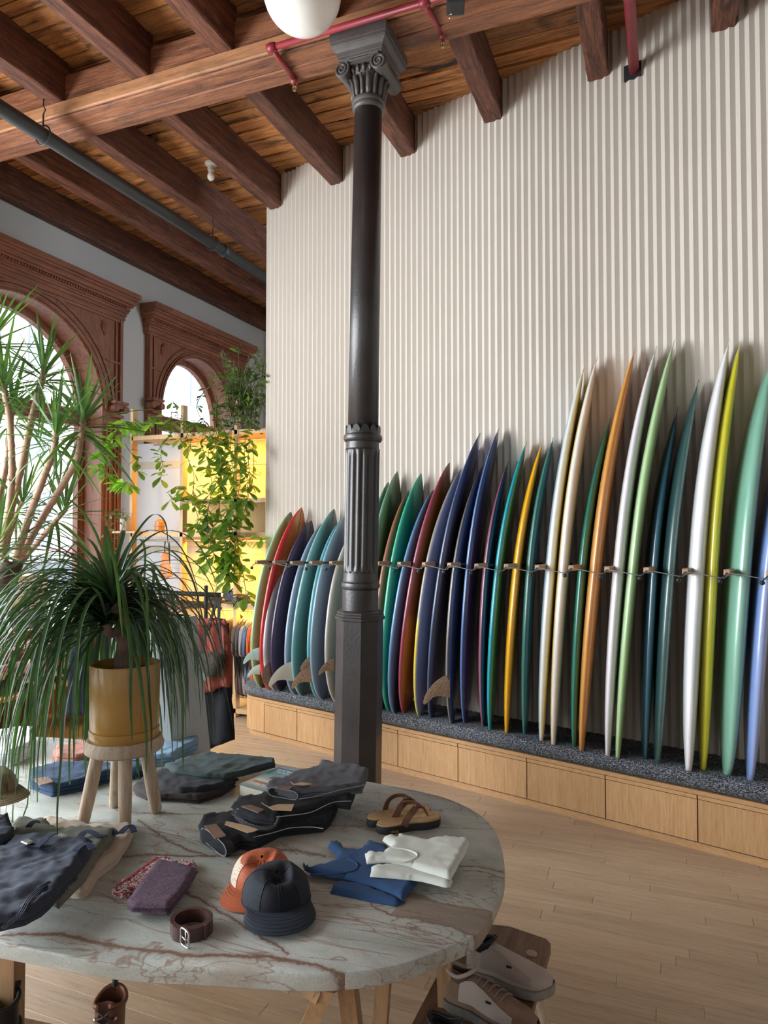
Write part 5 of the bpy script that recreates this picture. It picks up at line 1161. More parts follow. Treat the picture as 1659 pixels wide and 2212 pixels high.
f = ramp(ns, ls, noise_t(ns, ls, v, 30, 4, 0.6), [(0.45, 0.0), (0.62, 0.6)]); c = mixrgb(ns, ls, f, c, (0.10, 0.34, 0.38))
ls.new(c, b.inputs['Base Color']); b.inputs['Roughness'].default_value = 0.3
m_ = MB(); m_.box((bw / 2, bl_ / 2, 0.0435), (bw, bl_, 0.003)); m_.box((bw / 2, bl_ / 2, 0.0015), (bw, bl_, 0.003)); m_.box((bw - 0.0015, bl_ / 2, 0.0225), (0.003, bl_, 0.045)); m_.build('cover', M_cov, book, world=False)
M_wprint = plain('white_print', (0.80, 0.80, 0.80), 0.5, var=0.02); M_rprint = plain('red_print', (0.50, 0.06, 0.05), 0.5, var=0.05)
text('MICHAEL ROSSI', 0.0165, (bw * 0.5, bl_ * 0.90, 0.0453), (0, 0, pi), M_wprint, book)
for (yf, hh, wd_, n_, mt) in ((0.82, 0.004, 0.62, 22, M_wprint), (0.785, 0.004, 0.50, 18, M_wprint), (0.36, 0.019, 0.80, 12, M_wprint), (0.26, 0.014, 0.74, 13, M_rprint), (0.16, 0.019, 0.80, 12, M_wprint)):
    m_ = MB(); st_w = bw * wd_ / n_                 # the small blurred lettering of the title and subtitle
    for k in range(n_):
        if k % 7 == 5 and hh < 0.01: continue
        x_ = bw * (0.5 - wd_ / 2) + (k + 0.5) * st_w
        m_.box((x_ - st_w * 0.22, bl_ * yf, 0.0452), (st_w * 0.22, hh, 0.0004)); m_.box((x_ + st_w * 0.05, bl_ * yf + (hh * 0.38 if k % 2 else -hh * 0.38), 0.0452), (st_w * 0.5, hh * 0.2, 0.0004))
        if k % 3: m_.box((x_ + st_w * 0.24, bl_ * yf, 0.0452), (st_w * 0.2, hh * (1 if k % 2 else 0.6), 0.0004))
    m_.build('cover_text', mt, book, world=False)
m_ = MB(); m_.prism([Vector((bw * 0.35, bl_ * 0.48, 0.0451)), Vector((bw * 0.62, bl_ * 0.46, 0.0451)), Vector((bw * 0.52, bl_ * 0.56, 0.0451)), Vector((bw * 0.42, bl_ * 0.62, 0.0451))], (0, 0, 0.0003)); m_.build('cover_picture', plain('sail_rust', (0.25, 0.07, 0.04), 0.5), book, world=False)

# ------------------------------------------------------------------ low bench with shoes
M_bwood = wood('shoe_bench_wood', 1, (0.13, 0.062, 0.034), (0.20, 0.105, 0.06), (0.27, 0.15, 0.09), 4, 10, 0.5, 0.1)
M_dowel = wood('pale_dowel', 2, (0.42, 0.32, 0.22), (0.54, 0.43, 0.31), (0.62, 0.5, 0.38), 6, 12, 0.5, 0.08)
BZ2 = 0.42
c1, c2, c3 = PZ(1192, 2032, BZ2), PZ(1140, 2212, BZ2), PZ(1058, 1997, BZ2)
ax = (c2 - c1).normalized(); sd = (c3 - c1); sd = (sd - ax * sd.dot(ax)).normalized()
bw2 = 0.30
lb = thing('shoe_bench', 'low brown wooden bench with pale dowel legs holding sneakers', 'bench', Vector((c1.x, c1.y, 0)) + ax * 0.5 + sd * bw2 / 2)
o_ = [c1 + ax * 0.02, c1 + sd * 0.02 - ax * 0.004, c1 + sd * (bw2 / 2) - ax * 0.030, c1 + sd * (bw2 - 0.02) - ax * 0.004, c1 + sd * bw2 + ax * 0.02, c1 + sd * bw2 + ax * 1.1, c1 + ax * 1.1]
m_ = MB(); m_.prism([p - Vector((0, 0, 0.03)) for p in o_], (0, 0, 0.03)); m_.build('seat', M_bwood, lb)
for (a, s_) in ((0.10, 0.05), (0.10, bw2 - 0.05), (1.0, 0.05), (1.0, bw2 - 0.05)):
    p = c1 + ax * a + sd * s_; ft = Vector((p.x, p.y, 0)) - ax * (0.07 if a < 0.5 else -0.07) + sd * (-0.07 if s_ < .1 else 0.07)
    lg = MB().tube([p - Vector((0, 0, 0.03)), ft], [0.019, 0.015], 14).build('leg', M_dowel, lb, True)
    MB().lathe([(0, 0), (0.018, 0), (0.018, 0.004), (0.016, 0.006), (0, 0.006)], p - Vector((0, 0, 0.001)), 16).build('leg_tenon', M_dowel, lb)
def shoe(label, heel, toe, z0, m_up, m_sole, m_acc, m_in, L=None, laces=True, collar=0.085, cat='shoe', name='sneaker', group=None, vamp=0.062, wave=True, bigsole=0.030, m_ov=None):
    heel, toe = Vector(heel), Vector(toe); d = toe - heel; L = L or d.length
    r = thing(name, label, cat, (heel.x, heel.y, z0), atan2(d.y, d.x), group=group)
    def wd(t): return (0.034 + 0.016 * sin(pi * min(1, max(0, (t - 0.35) / 0.65)))) * (max(0.0, 1 - ((t - 0.80) / 0.20) ** 2) ** 0.5 if t > 0.80 else 1) * (max(0.0, 1 - ((0.12 - t) / 0.12) ** 2) ** 0.5 if t < 0.12 else 1)
    def ht(t):
        if t < 0.34: return collar - 0.012 * sin(pi * t / 0.34)
        if t < 0.80: return collar + (vamp * 0.72 - collar) * ((t - 0.34) / 0.46) ** 0.9
        return vamp * 0.72 * max(0.0, 1 - ((t - 0.80) / 0.22) ** 2) ** 0.5
    N = 26
    rings = []
    for k in range(N + 1):
        t = 0.004 + 0.992 * k / N; w = wd(t) * 1.10 + 0.004; rg = []
        wv = 0.003 * sin(t * 60) if wave else 0
        for (a, c_) in ((-1, 0.006), (-0.9, 0), (0.9, 0), (1, 0.006), (1.04, bigsole * 0.6), (0.98, bigsole), (-0.98, bigsole), (-1.04, bigsole * 0.6)):
            rg.append(Vector((t * L, a * w, c_ + (0.012 * max(0, (t - .8) / .2) ** 2 if c_ < 0.02 else 0.010 * max(0, (t - 0.85) / .15)) + (abs(wv) if c_ == 0 else 0))))
        rings.append(rg)
    MB().loft(rings).build('sole', m_sole, r, 'auto', world=False)
    rings = []
    for k in range(N + 1):
        t = 0.02 + 0.965 * k / N; w, h = wd(t), max(0.004, ht(t)); rg = []
        for i in range(15):
            a = pi * i / 14; tp = 0.62 if t < 0.36 else 0.5
            yy = -cos(a); zz = sin(a) ** 0.75
            rg.append(Vector((t * L, yy * w * (1 - 0.28 * zz * (1 if t < 0.4 else 0.6)), bigsole - 0.003 + zz * h)))
        rings.append(rg)
    m_ = MB(); m_.loft(rings, False, False); m_.build('upper', m_up, r, True, world=False)
    # collar opening
    op = []
    for i in range(28):
        a = 2 * pi * i / 28; t = 0.175 + 0.165 * cos(a); op.append(Vector((t * L, 0.027 * sin(a), bigsole + ht(max(0.03, t)) + 0.001 + 0.012 * max(0, cos(a)) * 1.0)))
    m_ = MB(); cc = cen(op); m_.loft([op, [cc + (p - cc) * 0.80 + Vector((0, 0, -0.006)) for p in op], [cc + (p - cc) * 0.7 + Vector((0, 0, -0.045)) for p in op]], True, False); m_.add([cc + (p - cc) * 0.7 + Vector((0, 0, -0.045)) for p in op], [tuple(range(28))]); m_.build('lining', m_in, r, 'auto', world=False)
    MB().tube(op + [op[0]], 0.0058, 8).build('collar', m_acc, r, True, world=False)
    # side overlays that follow the upper
    for sg in (1, -1):
        m_ = MB(); rings = []
        for k in range(15):
            t = 0.20 + 0.58 * k / 14; w, h = wd(t), ht(t); top = 0.50 - 0.22 * max(0, (t - 0.45) / 0.35); rg = []
            for q in range(7):
                a = (0.06 + (top - 0.06) * q / 6) * pi / 2 * 1.25; zz = sin(a) ** 0.75; rg.append(Vector((t * L, sg * (cos(a) * w * (1 - 0.28 * zz * (1 if t < 0.4 else 0.6)) + 0.0018), bigsole - 0.003 + zz * h + 0.0008)))
            rings.append(rg)
        m_.loft(rings, False, False); m_.build('side_overlay', m_ov or m_acc, r, True, world=False)
        p_ = rings[8][4]; m_ = MB(); m_.box(p_ + Vector((0, sg * 0.001, 0)), (0.016, 0.002, 0.006)); m_.build('side_tab', M_black, r, world=False)
    if laces:
        for k in range(5):
            t = 0.40 + 0.065 * k; h = bigsole + ht(t); w = wd(t) * 0.42
            MB().tube([Vector((t * L - 0.006, -w, h - 0.008)), Vector((t * L, -w * 0.4, h + 0.003)), Vector((t * L + 0.004, w * 0.4, h + 0.003)), Vector((t * L + 0.012, w, h - 0.008))], 0.0026, 6).build('lace', M_lace, r, True, world=False)
    return r
M_lace = plain('lace', (0.22, 0.16, 0.13), 0.8)
M_tan = plain('tan_suede', (0.20, 0.125, 0.085), 0.85, var=0.2, nscale=30); M_pale = plain('pale_mauve_upper', (0.42, 0.35, 0.31), 0.7, var=0.06)
M_pale2 = plain('mauve_overlay', (0.33, 0.27, 0.24), 0.6, var=0.05); M_msole = plain('grey_rubber', (0.125, 0.115, 0.105), 0.85, var=0.2, nscale=50); M_msole2 = plain('stone_rubber', (0.26, 0.235, 0.21), 0.85, var=0.15, nscale=50)
shoe('tan lace-up sneaker with chunky grey sole on the low bench', PZ(962, 2165, BZ2), PZ(1128, 2232, BZ2), BZ2, M_tan, M_msole, M_pale, plain('brown_lining', (0.12, 0.075, 0.06), 0.9), L=0.285, group='sneakers on the low bench')
shoe('pale slip-on sneaker with black collar behind the tan one', PZ(1008, 2098, BZ2), PZ(1158, 2142, BZ2), BZ2, M_pale, M_msole2, M_black, M_black, L=0.275, laces=False, m_ov=M_pale2, group='sneakers on the low bench')
shoe('black sneaker at the bottom edge, nearest end of the low bench', PZ(925, 2285, BZ2), PZ(1105, 2370, BZ2), BZ2, M_black, M_msole, M_black, M_black, L=0.285, group='sneakers on the low bench')

# second low bench (just below the frame) with a hiking boot and a black boot
BZ3 = 0.27
b2 = thing('display_bench', 'dark wooden display bench under the table carrying two boots', 'bench', (-1.60, 1.53, 0), 0.12)
m_ = MB(); m_.box((0.12, 0, BZ3 - 0.015), (1.25, 0.30, 0.03), None, 0.004); m_.build('seat', M_bwood, b2, world=False)
for sx_ in (-0.4, 0.62):
    for sy_ in (-0.1, 0.1): MB().tube([(sx_, sy_, BZ3 - 0.03), (sx_ * 1.06, sy_ * 1.5, 0)], [0.018, 0.014], 12).build('leg', M_dowel, b2, True, world=False)
M_bootl = plain('boot_leather', (0.17, 0.068, 0.040), 0.42, var=0.3, nscale=18, coat=0.1); M_bootd = plain('boot_tongue', (0.085, 0.035, 0.026), 0.6)
def boot(label, c, rotz, m_up, m_tong, m_lace, hooks=True, h=0.175, s_=1.0, group=None):
    r = thing('boot', label, 'boot', c, rotz, group=group)
    L = 0.29
    # sole
    rings = []
    def wd(t): return (0.036 + 0.014 * sin(pi * min(1, max(0, (t - 0.35) / 0.65)))) * (max(0.0, 1 - ((t - 0.80) / 0.20) ** 2) ** 0.5 if t > 0.80 else 1) * (max(0.0, 1 - ((0.12 - t) / 0.12) ** 2) ** 0.5 if t < 0.12 else 1)
    for k in range(25):
        t = 0.004 + 0.992 * k / 24; w = wd(t) + 0.004; rings.append([Vector((t * L, -w, 0)), Vector((t * L, w, 0)), Vector((t * L, w, 0.03)), Vector((t * L, -w, 0.03))])
    MB().loft(rings).build('sole', M_foam, r, 'auto', world=False)
    rings = []
    for k in range(25):
        t = 0.02 + 0.965 * k / 24; w = wd(t); hh = (0.085 if t < 0.45 else max(0.01, 0.085 - 0.05 * (t - 0.45) / 0.35)) * (max(0.05, 1 - ((t - 0.80) / 0.21) ** 2) ** 0.5 if t > 0.8 else 1)
        rings.append([Vector((t * L, -cos(pi * i / 12) * w, 0.028 + sin(pi * i / 12) ** 0.6 * hh)) for i in range(13)])
    MB().loft(rings, False, False).build('upper', m_up, r, True, world=False)
    rings = []
    for k in range(13):
        z = 0.07 + (h - 0.07) * k / 12; f = k / 12; a_, b_ = 0.062 - 0.010 * f + 0.004 * f * f, 0.037 + 0.004 * f
        cx_ = 0.075 - 0.004 * f
        rings.append([Vector((cx_ + a_ * cos(q), b_ * sin(q) * (1 - 0.12 * cos(q)), z + (0.010 * cos(2 * q) + 0.006 * cos(q)) * f)) for q in [2 * pi * i / 28 + 0.36 for i in range(28)]])
    m_ = MB(); m_.loft([r_[0:25] for r_ in rings], False, False); inner = [[Vector((0.072, 0, p.z)) + (p - Vector((0.072, 0, p.z))) * 0.9 for p in r_[0:25]] for r_ in rings]
    m_.loft(inner, False, False); m_.loft([rings[-1][0:25], inner[-1]], False, False); m_.build('shaft', m_up, r, True, world=False)
    m_ = MB(); m_.tube([rings[-1][i] for i in range(25)], 0.0065, 8); m_.build('padded_collar', m_up, r, True, world=False)
    m_ = MB(); m_.loft([[Vector((0.118 - 0.006 * k / 8 + 0.003 * cos(i), -0.022 + 0.044 * i / 6, 0.07 + (h - 0.052) * k / 8)) for i in range(7)] for k in range(9)], False, False); m_.build('tongue', m_tong, r, True, world=False)
    m_ = MB(); m_.tube([(0.016, 0, h - 0.01), (0.010, 0, h + 0.02), (0.020, 0, h + 0.028), (0.024, 0, h + 0.005)], 0.007, 6); m_.build('pull_loop', M_black, r, 'auto', world=False)
    for k in range(4):
        z = 0.006 + 0.080 + (h - 0.112) * k / 3
        for sg in (1, -1):
            if hooks: MB().lathe([(0, -0.004), (0.005, -0.003), (0.0065, 0), (0.005, 0.004), (0, 0.005)], (0.118, sg * 0.0265, z), 12, Matrix.Rotation(pi / 2, 3, 'Y')).build('lace_hook', M_steel, r, True, world=False)
        MB().tube([(0.121, -0.026, z), (0.127, -0.008, z + 0.008), (0.127, 0.008, z + 0.018), (0.121, 0.026, z + 0.030)], 0.0028, 6).tube([(0.121, 0.026, z), (0.128, 0.0, z + 0.012), (0.121, -0.026, z + 0.026)], 0.0028, 6).build('lace', m_lace, r, True, world=False)
    return r
BP1 = PF(252, 2150, 2.06); BP2 = PF(48, 2150, 2.04)
boot('brown leather hiking boot with metal lace hooks under the table', (BP1.x, BP1.y, BZ3), radians(-62), M_bootl, M_bootd, plain('brown_lace', (0.05, 0.035, 0.03), 0.8), True, 0.19, group='boots on the display bench')
boot('black boot at the lower left corner of the photo', (BP2.x, BP2.y, BZ3), radians(-100), M_black, M_black, M_black, False, 0.19, group='boots on the display bench')

# ------------------------------------------------------------------ plant stool, pot and ponytail palm
feet = [PZ(179, 1780, TZ), PZ(270, 1786, TZ), PZ(338, 1755, TZ), PZ(248, 1742, TZ)]
fc = cen(feet); pc = PF(270, 1500, 2.50); pc.z = 0
M_lime = wood('limed_wood', 2, (0.36, 0.25, 0.17), (0.50, 0.37, 0.26), (0.62, 0.50, 0.38), 7, 12, 0.6, 0.3)
M_lime2 = plain('white_wash', (0.60, 0.54, 0.46), 0.7, var=0.15, nscale=60)
stool = thing('plant_stool', 'small four-legged limed wood stool standing on the stone table', 'stool', (pc.x, pc.y, TZ))
ZS0, ZS1 = 1.015, 1.062
MB().lathe([(0, ZS0), (0.128, ZS0), (0.135, ZS0 + 0.006), (0.137, ZS0 + 0.02), (0.126, ZS1), (0, ZS1)], (pc.x, pc.y, 0), 40).build('seat', M_lime, stool, 'auto')
for p in feet:
    d_ = Vector((p.x - pc.x, p.y - pc.y, 0)); tp = Vector((pc.x, pc.y, 0)) + d_ * 0.62; tp.z = ZS0 + 0.003
    q = Vector((p.x, p.y, TZ)); u = (tp - q).normalized()
    lg = MB().tube([q + u * 0.0, q + u * 0.004, q + u * 0.012, q + u * 0.12, tp - u * 0.035, tp - u * 0.018, tp], [0.012, 0.018, 0.0215, 0.0235, 0.024, 0.021, 0.019], 18).build('leg', M_lime, stool, True)
pot = thing('plant_pot', 'mustard gold cylindrical planter with matching saucer on the stool', 'pot', (pc.x, pc.y, ZS1))
M_pot = plain('mustard_glaze', (0.43, 0.235, 0.055), 0.34, var=0.18, nscale=4, coat=0.35)
MB().lathe([(0, ZS1), (0.116, ZS1), (0.120, ZS1 + 0.006), (0.121, ZS1 + 0.030), (0.118, ZS1 + 0.033), (0.108, ZS1 + 0.033)], (pc.x, pc.y, 0), 48).build('saucer', M_pot, pot, 'auto')
ZP0, ZP1 = ZS1 + 0.036, 1.325
MB().lathe([(0, ZP0 - 0.004), (0.113, ZP0 - 0.004), (0.118, ZP0 + 0.004), (0.121, ZP1 - 0.004), (0.119, ZP1), (0.113, ZP1), (0.111, ZP1 - 0.045), (0, ZP1 - 0.045)], (pc.x, pc.y, 0), 48).build('planter', M_pot, pot, 'auto')
MB().lathe([(0, ZP1 - 0.030), (0.112, ZP1 - 0.034), (0.112, ZP1 - 0.05), (0, ZP1 - 0.05)], (pc.x, pc.y, 0), 30).build('soil', plain('soil', (0.03, 0.018, 0.012), 0.95, bmp=0.6), pot)
def leafmat(name, c0, c1, rough=0.4, trans=0.25):
    m, ns, ls, b = nmat(name); v = coords(ns, ls, (1, 1, 1), 'World')
    col = ramp(ns, ls, noise_t(ns, ls, v, 9, 3), [(0.3, c0), (0.7, c1)])
    oi = ns.new('ShaderNodeObjectInfo'); col = mixrgb(ns, ls, 1.0, col, ramp(ns, ls, oi.outputs['Random'], [(0, 0.65), (1, 1.15)]), 'MULTIPLY')
    ls.new(col, b.inputs['Base Color']); b.inputs['Roughness'].default_value = rough
    tb = ns.new('ShaderNodeBsdfTranslucent'); ls.new(mixrgb(ns, ls, 1.0, col, (1.6, 1.7, 0.8), 'MULTIPLY'), tb.inputs[0]); mx = ns.new('ShaderNodeMixShader'); mx.inputs[0].default_value = trans
    ls.new(b.outputs[0], mx.inputs[1]); ls.new(tb.outputs[0], mx.inputs[2]); ls.new(mx.outputs[0], ns['Material Output'].inputs[0]); return m
M_palm = leafmat('palm_leaf', (0.026, 0.060, 0.028), (0.055, 0.118, 0.046), 0.34, 0.22)
palm = thing('ponytail_palm', 'ponytail palm with long drooping ribbon leaves in the mustard pot', 'plant', (pc.x, pc.y, ZP1 - 0.03))
crown = PF(243, 1296, 2.48); side_h = [(crown, 1.0), (PF(268, 1330, 2.52), 0.7), (PF(228, 1345, 2.45), 0.6)]
m_ = MB(); trunk = spline([Vector((pc.x + 0.005, pc.y, ZP1 - 0.035)), Vector((pc.x - 0.005, pc.y, ZP1 + 0.03)), Vector((pc.x - 0.008, pc.y, ZP1 + 0.10)), Vector((pc.x - 0.012, pc.y, 1.50)), crown - Vector((0, 0, 0.02))], 6)
rad = [0.052, 0.050, 0.046, 0.040, 0.036, 0.031, 0.028] + [0.025] * 40
m_.tube(trunk, [rad[min(i, 46)] + 0.003 * sin(i * 1.7) for i in range(len(trunk))], 14)
m_.tube(spline([trunk[13], PF(262, 1365, 2.52), PF(268, 1338, 2.52)], 6), 0.016, 10); m_.tube(spline([trunk[15], PF(240, 1370, 2.46), PF(230, 1348, 2.45)], 6), 0.015, 10)
m_.build('trunk', plain('palm_bark', (0.17, 0.115, 0.085), 0.9, var=0.35, nscale=30, bmp=0.6), palm, True)
def ribbon(path, w0, mat, name, parent, fold=0.25, upv=None, tip=0.02, wprof=None):
    rings = []; n_ = len(path); prev = None
    for k, p in enumerate(path):
        t = (path[min(k + 1, n_ - 1)] - path[max(k - 1, 0)]).normalized()
        s_ = t.cross(Vector((0, 0, 1)));
        if s_.length < 0.15: s_ = prev or t.orthogonal()
        s_.normalize()
        if prev and s_.dot(prev) < 0: s_ = -s_
        if prev: s_ = (prev * 0.7 + s_ * 0.3).normalized(); s_ = (s_ - t * s_.dot(t)).normalized()
        prev = s_; nn = s_.cross(t)
        f = k / (n_ - 1); w = w0 * (wprof(f) if wprof else (min(1, 0.55 + f * 4) * (1 - f) ** 0.45 + tip))
        rings.append([p - s_ * w / 2 + nn * fold * w * 0.5, p - nn * 0.0, p + s_ * w / 2 + nn * fold * w * 0.5])
    m_ = MB(); m_.loft(rings, False, False); return m_.build(name, mat, parent, True)
rl = random.Random(5)
camdir = Vector((-pc.x, -pc.y, 0)).normalized(); i = 0; tries = 0
PT = []
while i < 370 and tries < 5000:
    tries += 1
    r_ = rl.random(); hd = side_h[0][0] if r_ < 0.62 else (side_h[1][0] if r_ < 0.8 else side_h[2][0])
    a = rl.uniform(0, 2 * pi); hv = Vector((cos(a), sin(a), 0)); fr = hv.dot(camdir)
    if fr > 0.25 and rl.random() > (0.13 if hv.dot(RT) > -0.5 else 0.4): continue
    if hv.dot(RT) > 0.2 and rl.random() < 0.35: continue
    el = rl.uniform(-0.1, 1.15) if i > 60 else rl.uniform(0.7, 1.3)
    Lf = rl.uniform(0.65, 1.05) if hv.dot(RT) < 0.2 else rl.uniform(0.5, 0.8)
    d = Vector((cos(a) * cos(el), sin(a) * cos(el), sin(el)))
    p = hd.copy() + Vector((0, 0, rl.uniform(-0.03, 0.03))); path = [p.copy()]; N = 20; st = Lf / N
    g_ = rl.uniform(0.15, 0.30); sway = rl.uniform(-0.05, 0.05)
    for k in range(N):
        f = k / N
        d = (d + Vector((0, 0, -1)) * g_ * (0.75 + 0.35 * f) + Vector((-d.y, d.x, 0)) * sway + Vector((0.05 * sin(k * 0.9 + i), 0.05 * cos(k * 0.7 + i), 0)) * f).normalized()
        if p.z < 0.82: d.z = max(d.z, -0.03); d.normalize()
        dd = Vector((p.x - pc.x, p.y - pc.y, 0))
        if p.z < ZP1 + 0.02 and dd.length < 0.150: dn = dd.normalized(); p = p + dn * (0.150 - dd.length) * 0.6
        p = p + d * st; path.append(p.copy())
    if i >= 292: PT.append(path); i += 1; continue
    ribbon(path, rl.uniform(0.012, 0.019), M_palm, 'leaf', palm, 0.35); i += 1
m_ = MB()
for path in PT:
    rings = []
    for k, p in enumerate(path):
        t = (path[min(k + 1, len(path) - 1)] - path[max(k - 1, 0)]).normalized(); s_ = (t.cross(Vector((0.3, 0.2, 1)))).normalized(); w = 0.010 * (1 - k / len(path)) ** 0.5
        rings.append([p - s_ * w / 2, p + s_ * w / 2])
    m_.loft(rings, False, False)
m_.build('fine_leaves', M_palm, palm, True, kind='stuff')

# ------------------------------------------------------------------ tall shelving at the back
YS0, YS1 = 5.73, 6.12
shelf = thing('shelving_unit', 'tall pale wood shelving with glowing cream back panels behind the plants', 'shelf', (-4.4, 5.9, 0))
for xp in (-5.13, -4.49, -3.85, -3.42):
    m_ = MB(); m_.box((xp, YS0 + 0.035, 1.535), (0.034, 0.07, 3.07)); m_.build('upright', M_shelfw, shelf)
for (xa, xb, z) in ((-5.13, -3.40, 2.785), (-5.13, -3.40, 1.785), (-4.47, -3.40, 2.115), (-5.13, -3.40, 1.095), (-5.13, -3.40, 0.085)):
    m_ = MB(); m_.box(((xa + xb) / 2, (YS0 + YS1) / 2, z - 0.016), (xb - xa, YS1 - YS0 - 0.01, 0.030)); m_.build('shelf_board', M_shelfw, shelf)
    m_ = MB(); m_.box(((xa + xb) / 2, YS0 + 0.006, z - 0.022), (xb - xa, 0.012, 0.044)); m_.build('shelf_lip', M_shelfw, shelf)
M_panel, ns, ls, b = nmat('cream_panel_lamplit')
b.inputs['Base Color'].default_value = (0.84, 0.62, 0.30, 1); b.inputs['Roughness'].default_value = 0.8  # golden tint puts the warm lamp glow into the panel colour
tb = ns.new('ShaderNodeBsdfTranslucent'); tb.inputs[0].default_value = (0.90, 0.86, 0.78, 1); mx = ns.new('ShaderNodeMixShader'); mx.inputs[0].default_value = 0.2
ls.new(b.outputs[0], mx.inputs[1]); ls.new(tb.outputs[0], mx.inputs[2]); ls.new(mx.outputs[0], ns['Material Output'].inputs[0])
M_frost, ns, ls, b = nmat('frosted_panel_daylit')
b.inputs['Base Color'].default_value = (0.86, 0.88, 0.88, 1); b.inputs['Roughness'].default_value = 0.6  # whiter copy of the panel, brightened for the bay with daylight behind
tb = ns.new('ShaderNodeBsdfTranslucent'); tb.inputs[0].default_value = (0.95, 0.97, 1.0, 1); mx = ns.new('ShaderNodeMixShader'); mx.inputs[0].default_value = 0.8
ls.new(b.outputs[0], mx.inputs[1]); ls.new(tb.outputs[0], mx.inputs[2]); ls.new(mx.outputs[0], ns['Material Output'].inputs[0])
for (xa, xb) in ((-5.60, -4.81), (-4.808, -4.122), (-4.12, -3.41)):
    m_ = MB(); m_.box(((xa + xb) / 2, YS1 + 0.006, 1.43), (xb - xa, 0.004, 2.66)); m_.build('back_panel', M_frost if xa < -5 else M_panel, shelf)
M_band = plain('grey_panel_band', (0.42, 0.40, 0.33), 0.8, var=0.04)
for z in (2.52, 1.60):
    m_ = MB(); m_.box((-4.45, YS1 - 0.002, z), (2.08, 0.006, 0.075)); m_.build('panel_band', M_band, shelf)
for (xa, xb, z) in ((-4.95, -3.4, 2.70), (-5.10, -3.4, 1.70), (-4.49, -3.4, 1.015)):
    m_ = MB(); m_.tube([(xa, YS0 + 0.13, z), (xb, YS0 + 0.13, z)], 0.009, 10); m_.tube([(xa + 0.05, YS0 + 0.13, z), (xa + 0.05, YS0 + 0.13, z + 0.07)], 0.006, 8); m_.build('hanging_rail', M_brass, shelf)

def hang_cloth(name, outl_px, yv, thick, mat, parent, folds=3, amp=0.012, ph=0.0, cell=0.022, wr=0.003, **kw):
    """hanging fabric: outline given on the plane y = yv, with vertical folds"""
    P3 = [PY(x, y, yv) for x, y in outl_px]; o2 = [(p.x, p.z) for p in P3]; xs = [p[0] for p in o2]; x0, x1 = min(xs), max(xs)
    ob = cloth(name, o2, 0.0, thick, mat, None, wr=wr, ws=5, cell=cell, edge=thick, seed=int(ph * 3) + 1)
    me = ob.data; off = parent_loc(parent)
    for v in me.vertices:
        u = (v.co.x - x0) / (x1 - x0); h = v.co.z; zz = v.co.y
        f = amp * sin(u * folds * 2 * pi + ph + 0.6 * sin(zz * 5))
        v.co = Vector((v.co.x, yv - h + f, zz)) - off
    me.flip_normals(); ob.parent = parent; me.update(); tag(ob, **kw); return ob
# shirts on the low rail
cols_ = [('stone grey', (0.15, 0.125, 0.09)), ('brown-grey', (0.075, 0.052, 0.042)), ('dark brown', (0.062, 0.045, 0.045)), ('ash grey', (0.23, 0.21, 0.21)), ('steel blue', (0.07, 0.115, 0.20)), ('orange-red', (0.52, 0.09, 0.028)), ('mustard', (0.50, 0.20, 0.03)), ('rust', (0.42, 0.11, 0.03))]
M_hang = plain('pale_hanger', (0.55, 0.34, 0.13), 0.5, var=0.1)
def hang_shirt(x, y, zr, col, lab, group, wdt=0.44, lng=0.72, slv=0.22):
    r = thing('hanging_shirt', lab, 'shirt', (x, y, zr), group=group); m = fabric('jersey_' + lab[:8].strip(), col, None, 400)
    # the shirt hangs across the rail: broad side faces +-x, shoulders run along y
    body = [(-0.05, -0.055), (-0.17, -0.095), (-wdt / 2 - 0.03, -0.16), (-wdt / 2 - 0.055, -0.16 - slv), (-wdt / 2 + 0.045, -0.16 - slv - 0.01), (-wdt / 2 + 0.05, -0.30), (-wdt / 2 + 0.03, -0.09 - lng), (wdt / 2 - 0.03, -0.09 - lng), (wdt / 2 - 0.05, -0.30), (wdt / 2 - 0.045, -0.16 - slv - 0.01), (wdt / 2 + 0.055, -0.16 - slv), (wdt / 2 + 0.03, -0.16), (0.17, -0.095), (0.05, -0.055)]
    body = spline([Vector((a, b_, 0)) for a, b_ in body], 3, True)
    V, n_ = [], len(body); cx_ = Vector((0, -0.4, 0)); rings = []
    for (k, th) in ((1.0, 0.0), (0.985, 0.012), (0.93, 0.019), (0.6, 0.021), (0.2, 0.02)):
        rings.append([Vector((th + 0.008 * sin(p.x * 40 + p.y * 6) * (1 if th else 0), (cx_ + (p - cx_) * k).x, (cx_ + (p - cx_) * k).y)) for p in body])
    m_ = MB(); m_.loft(rings, True, True); m_.loft([[Vector((-p.x, p.y, p.z)) for p in q] for q in rings], True, True)
    m_.build('shirt_body', m, r, True, world=False)
    MB().tube([(0, -0.20, -0.125), (0, -0.10, -0.075), (0, 0, -0.045), (0, 0.10, -0.075), (0, 0.20, -0.125)], [0.008, 0.014, 0.012, 0.014, 0.008], 8).build('hanger', M_hang, r, True, world=False)
    MB().tube([(0, 0, -0.04), (0, 0, -0.012), (0, 0.012, 0.004), (0, 0.002, 0.016), (0, -0.010, 0.006)], 0.0026, 6).build('hanger_hook', M_black, r, True, world=False)
    return r
for i, (nm, c_) in enumerate(cols_):
    hang_shirt(-3.825 + 0.042 * i if i else -3.93, YS0 + 0.13, 1.015, c_, '%s short-sleeved shirt on the low rail by the bench end' % nm, 'shirts on the low shelf rail', lng=0.60 if i > 3 else 0.68)
hat = thing('hat_block', 'amber wooden hat block on the lit shelf', 'hat block', PY(345, 1150, 5.85))
c_ = PY(345, 1150, 5.85); c_.z = 1.787
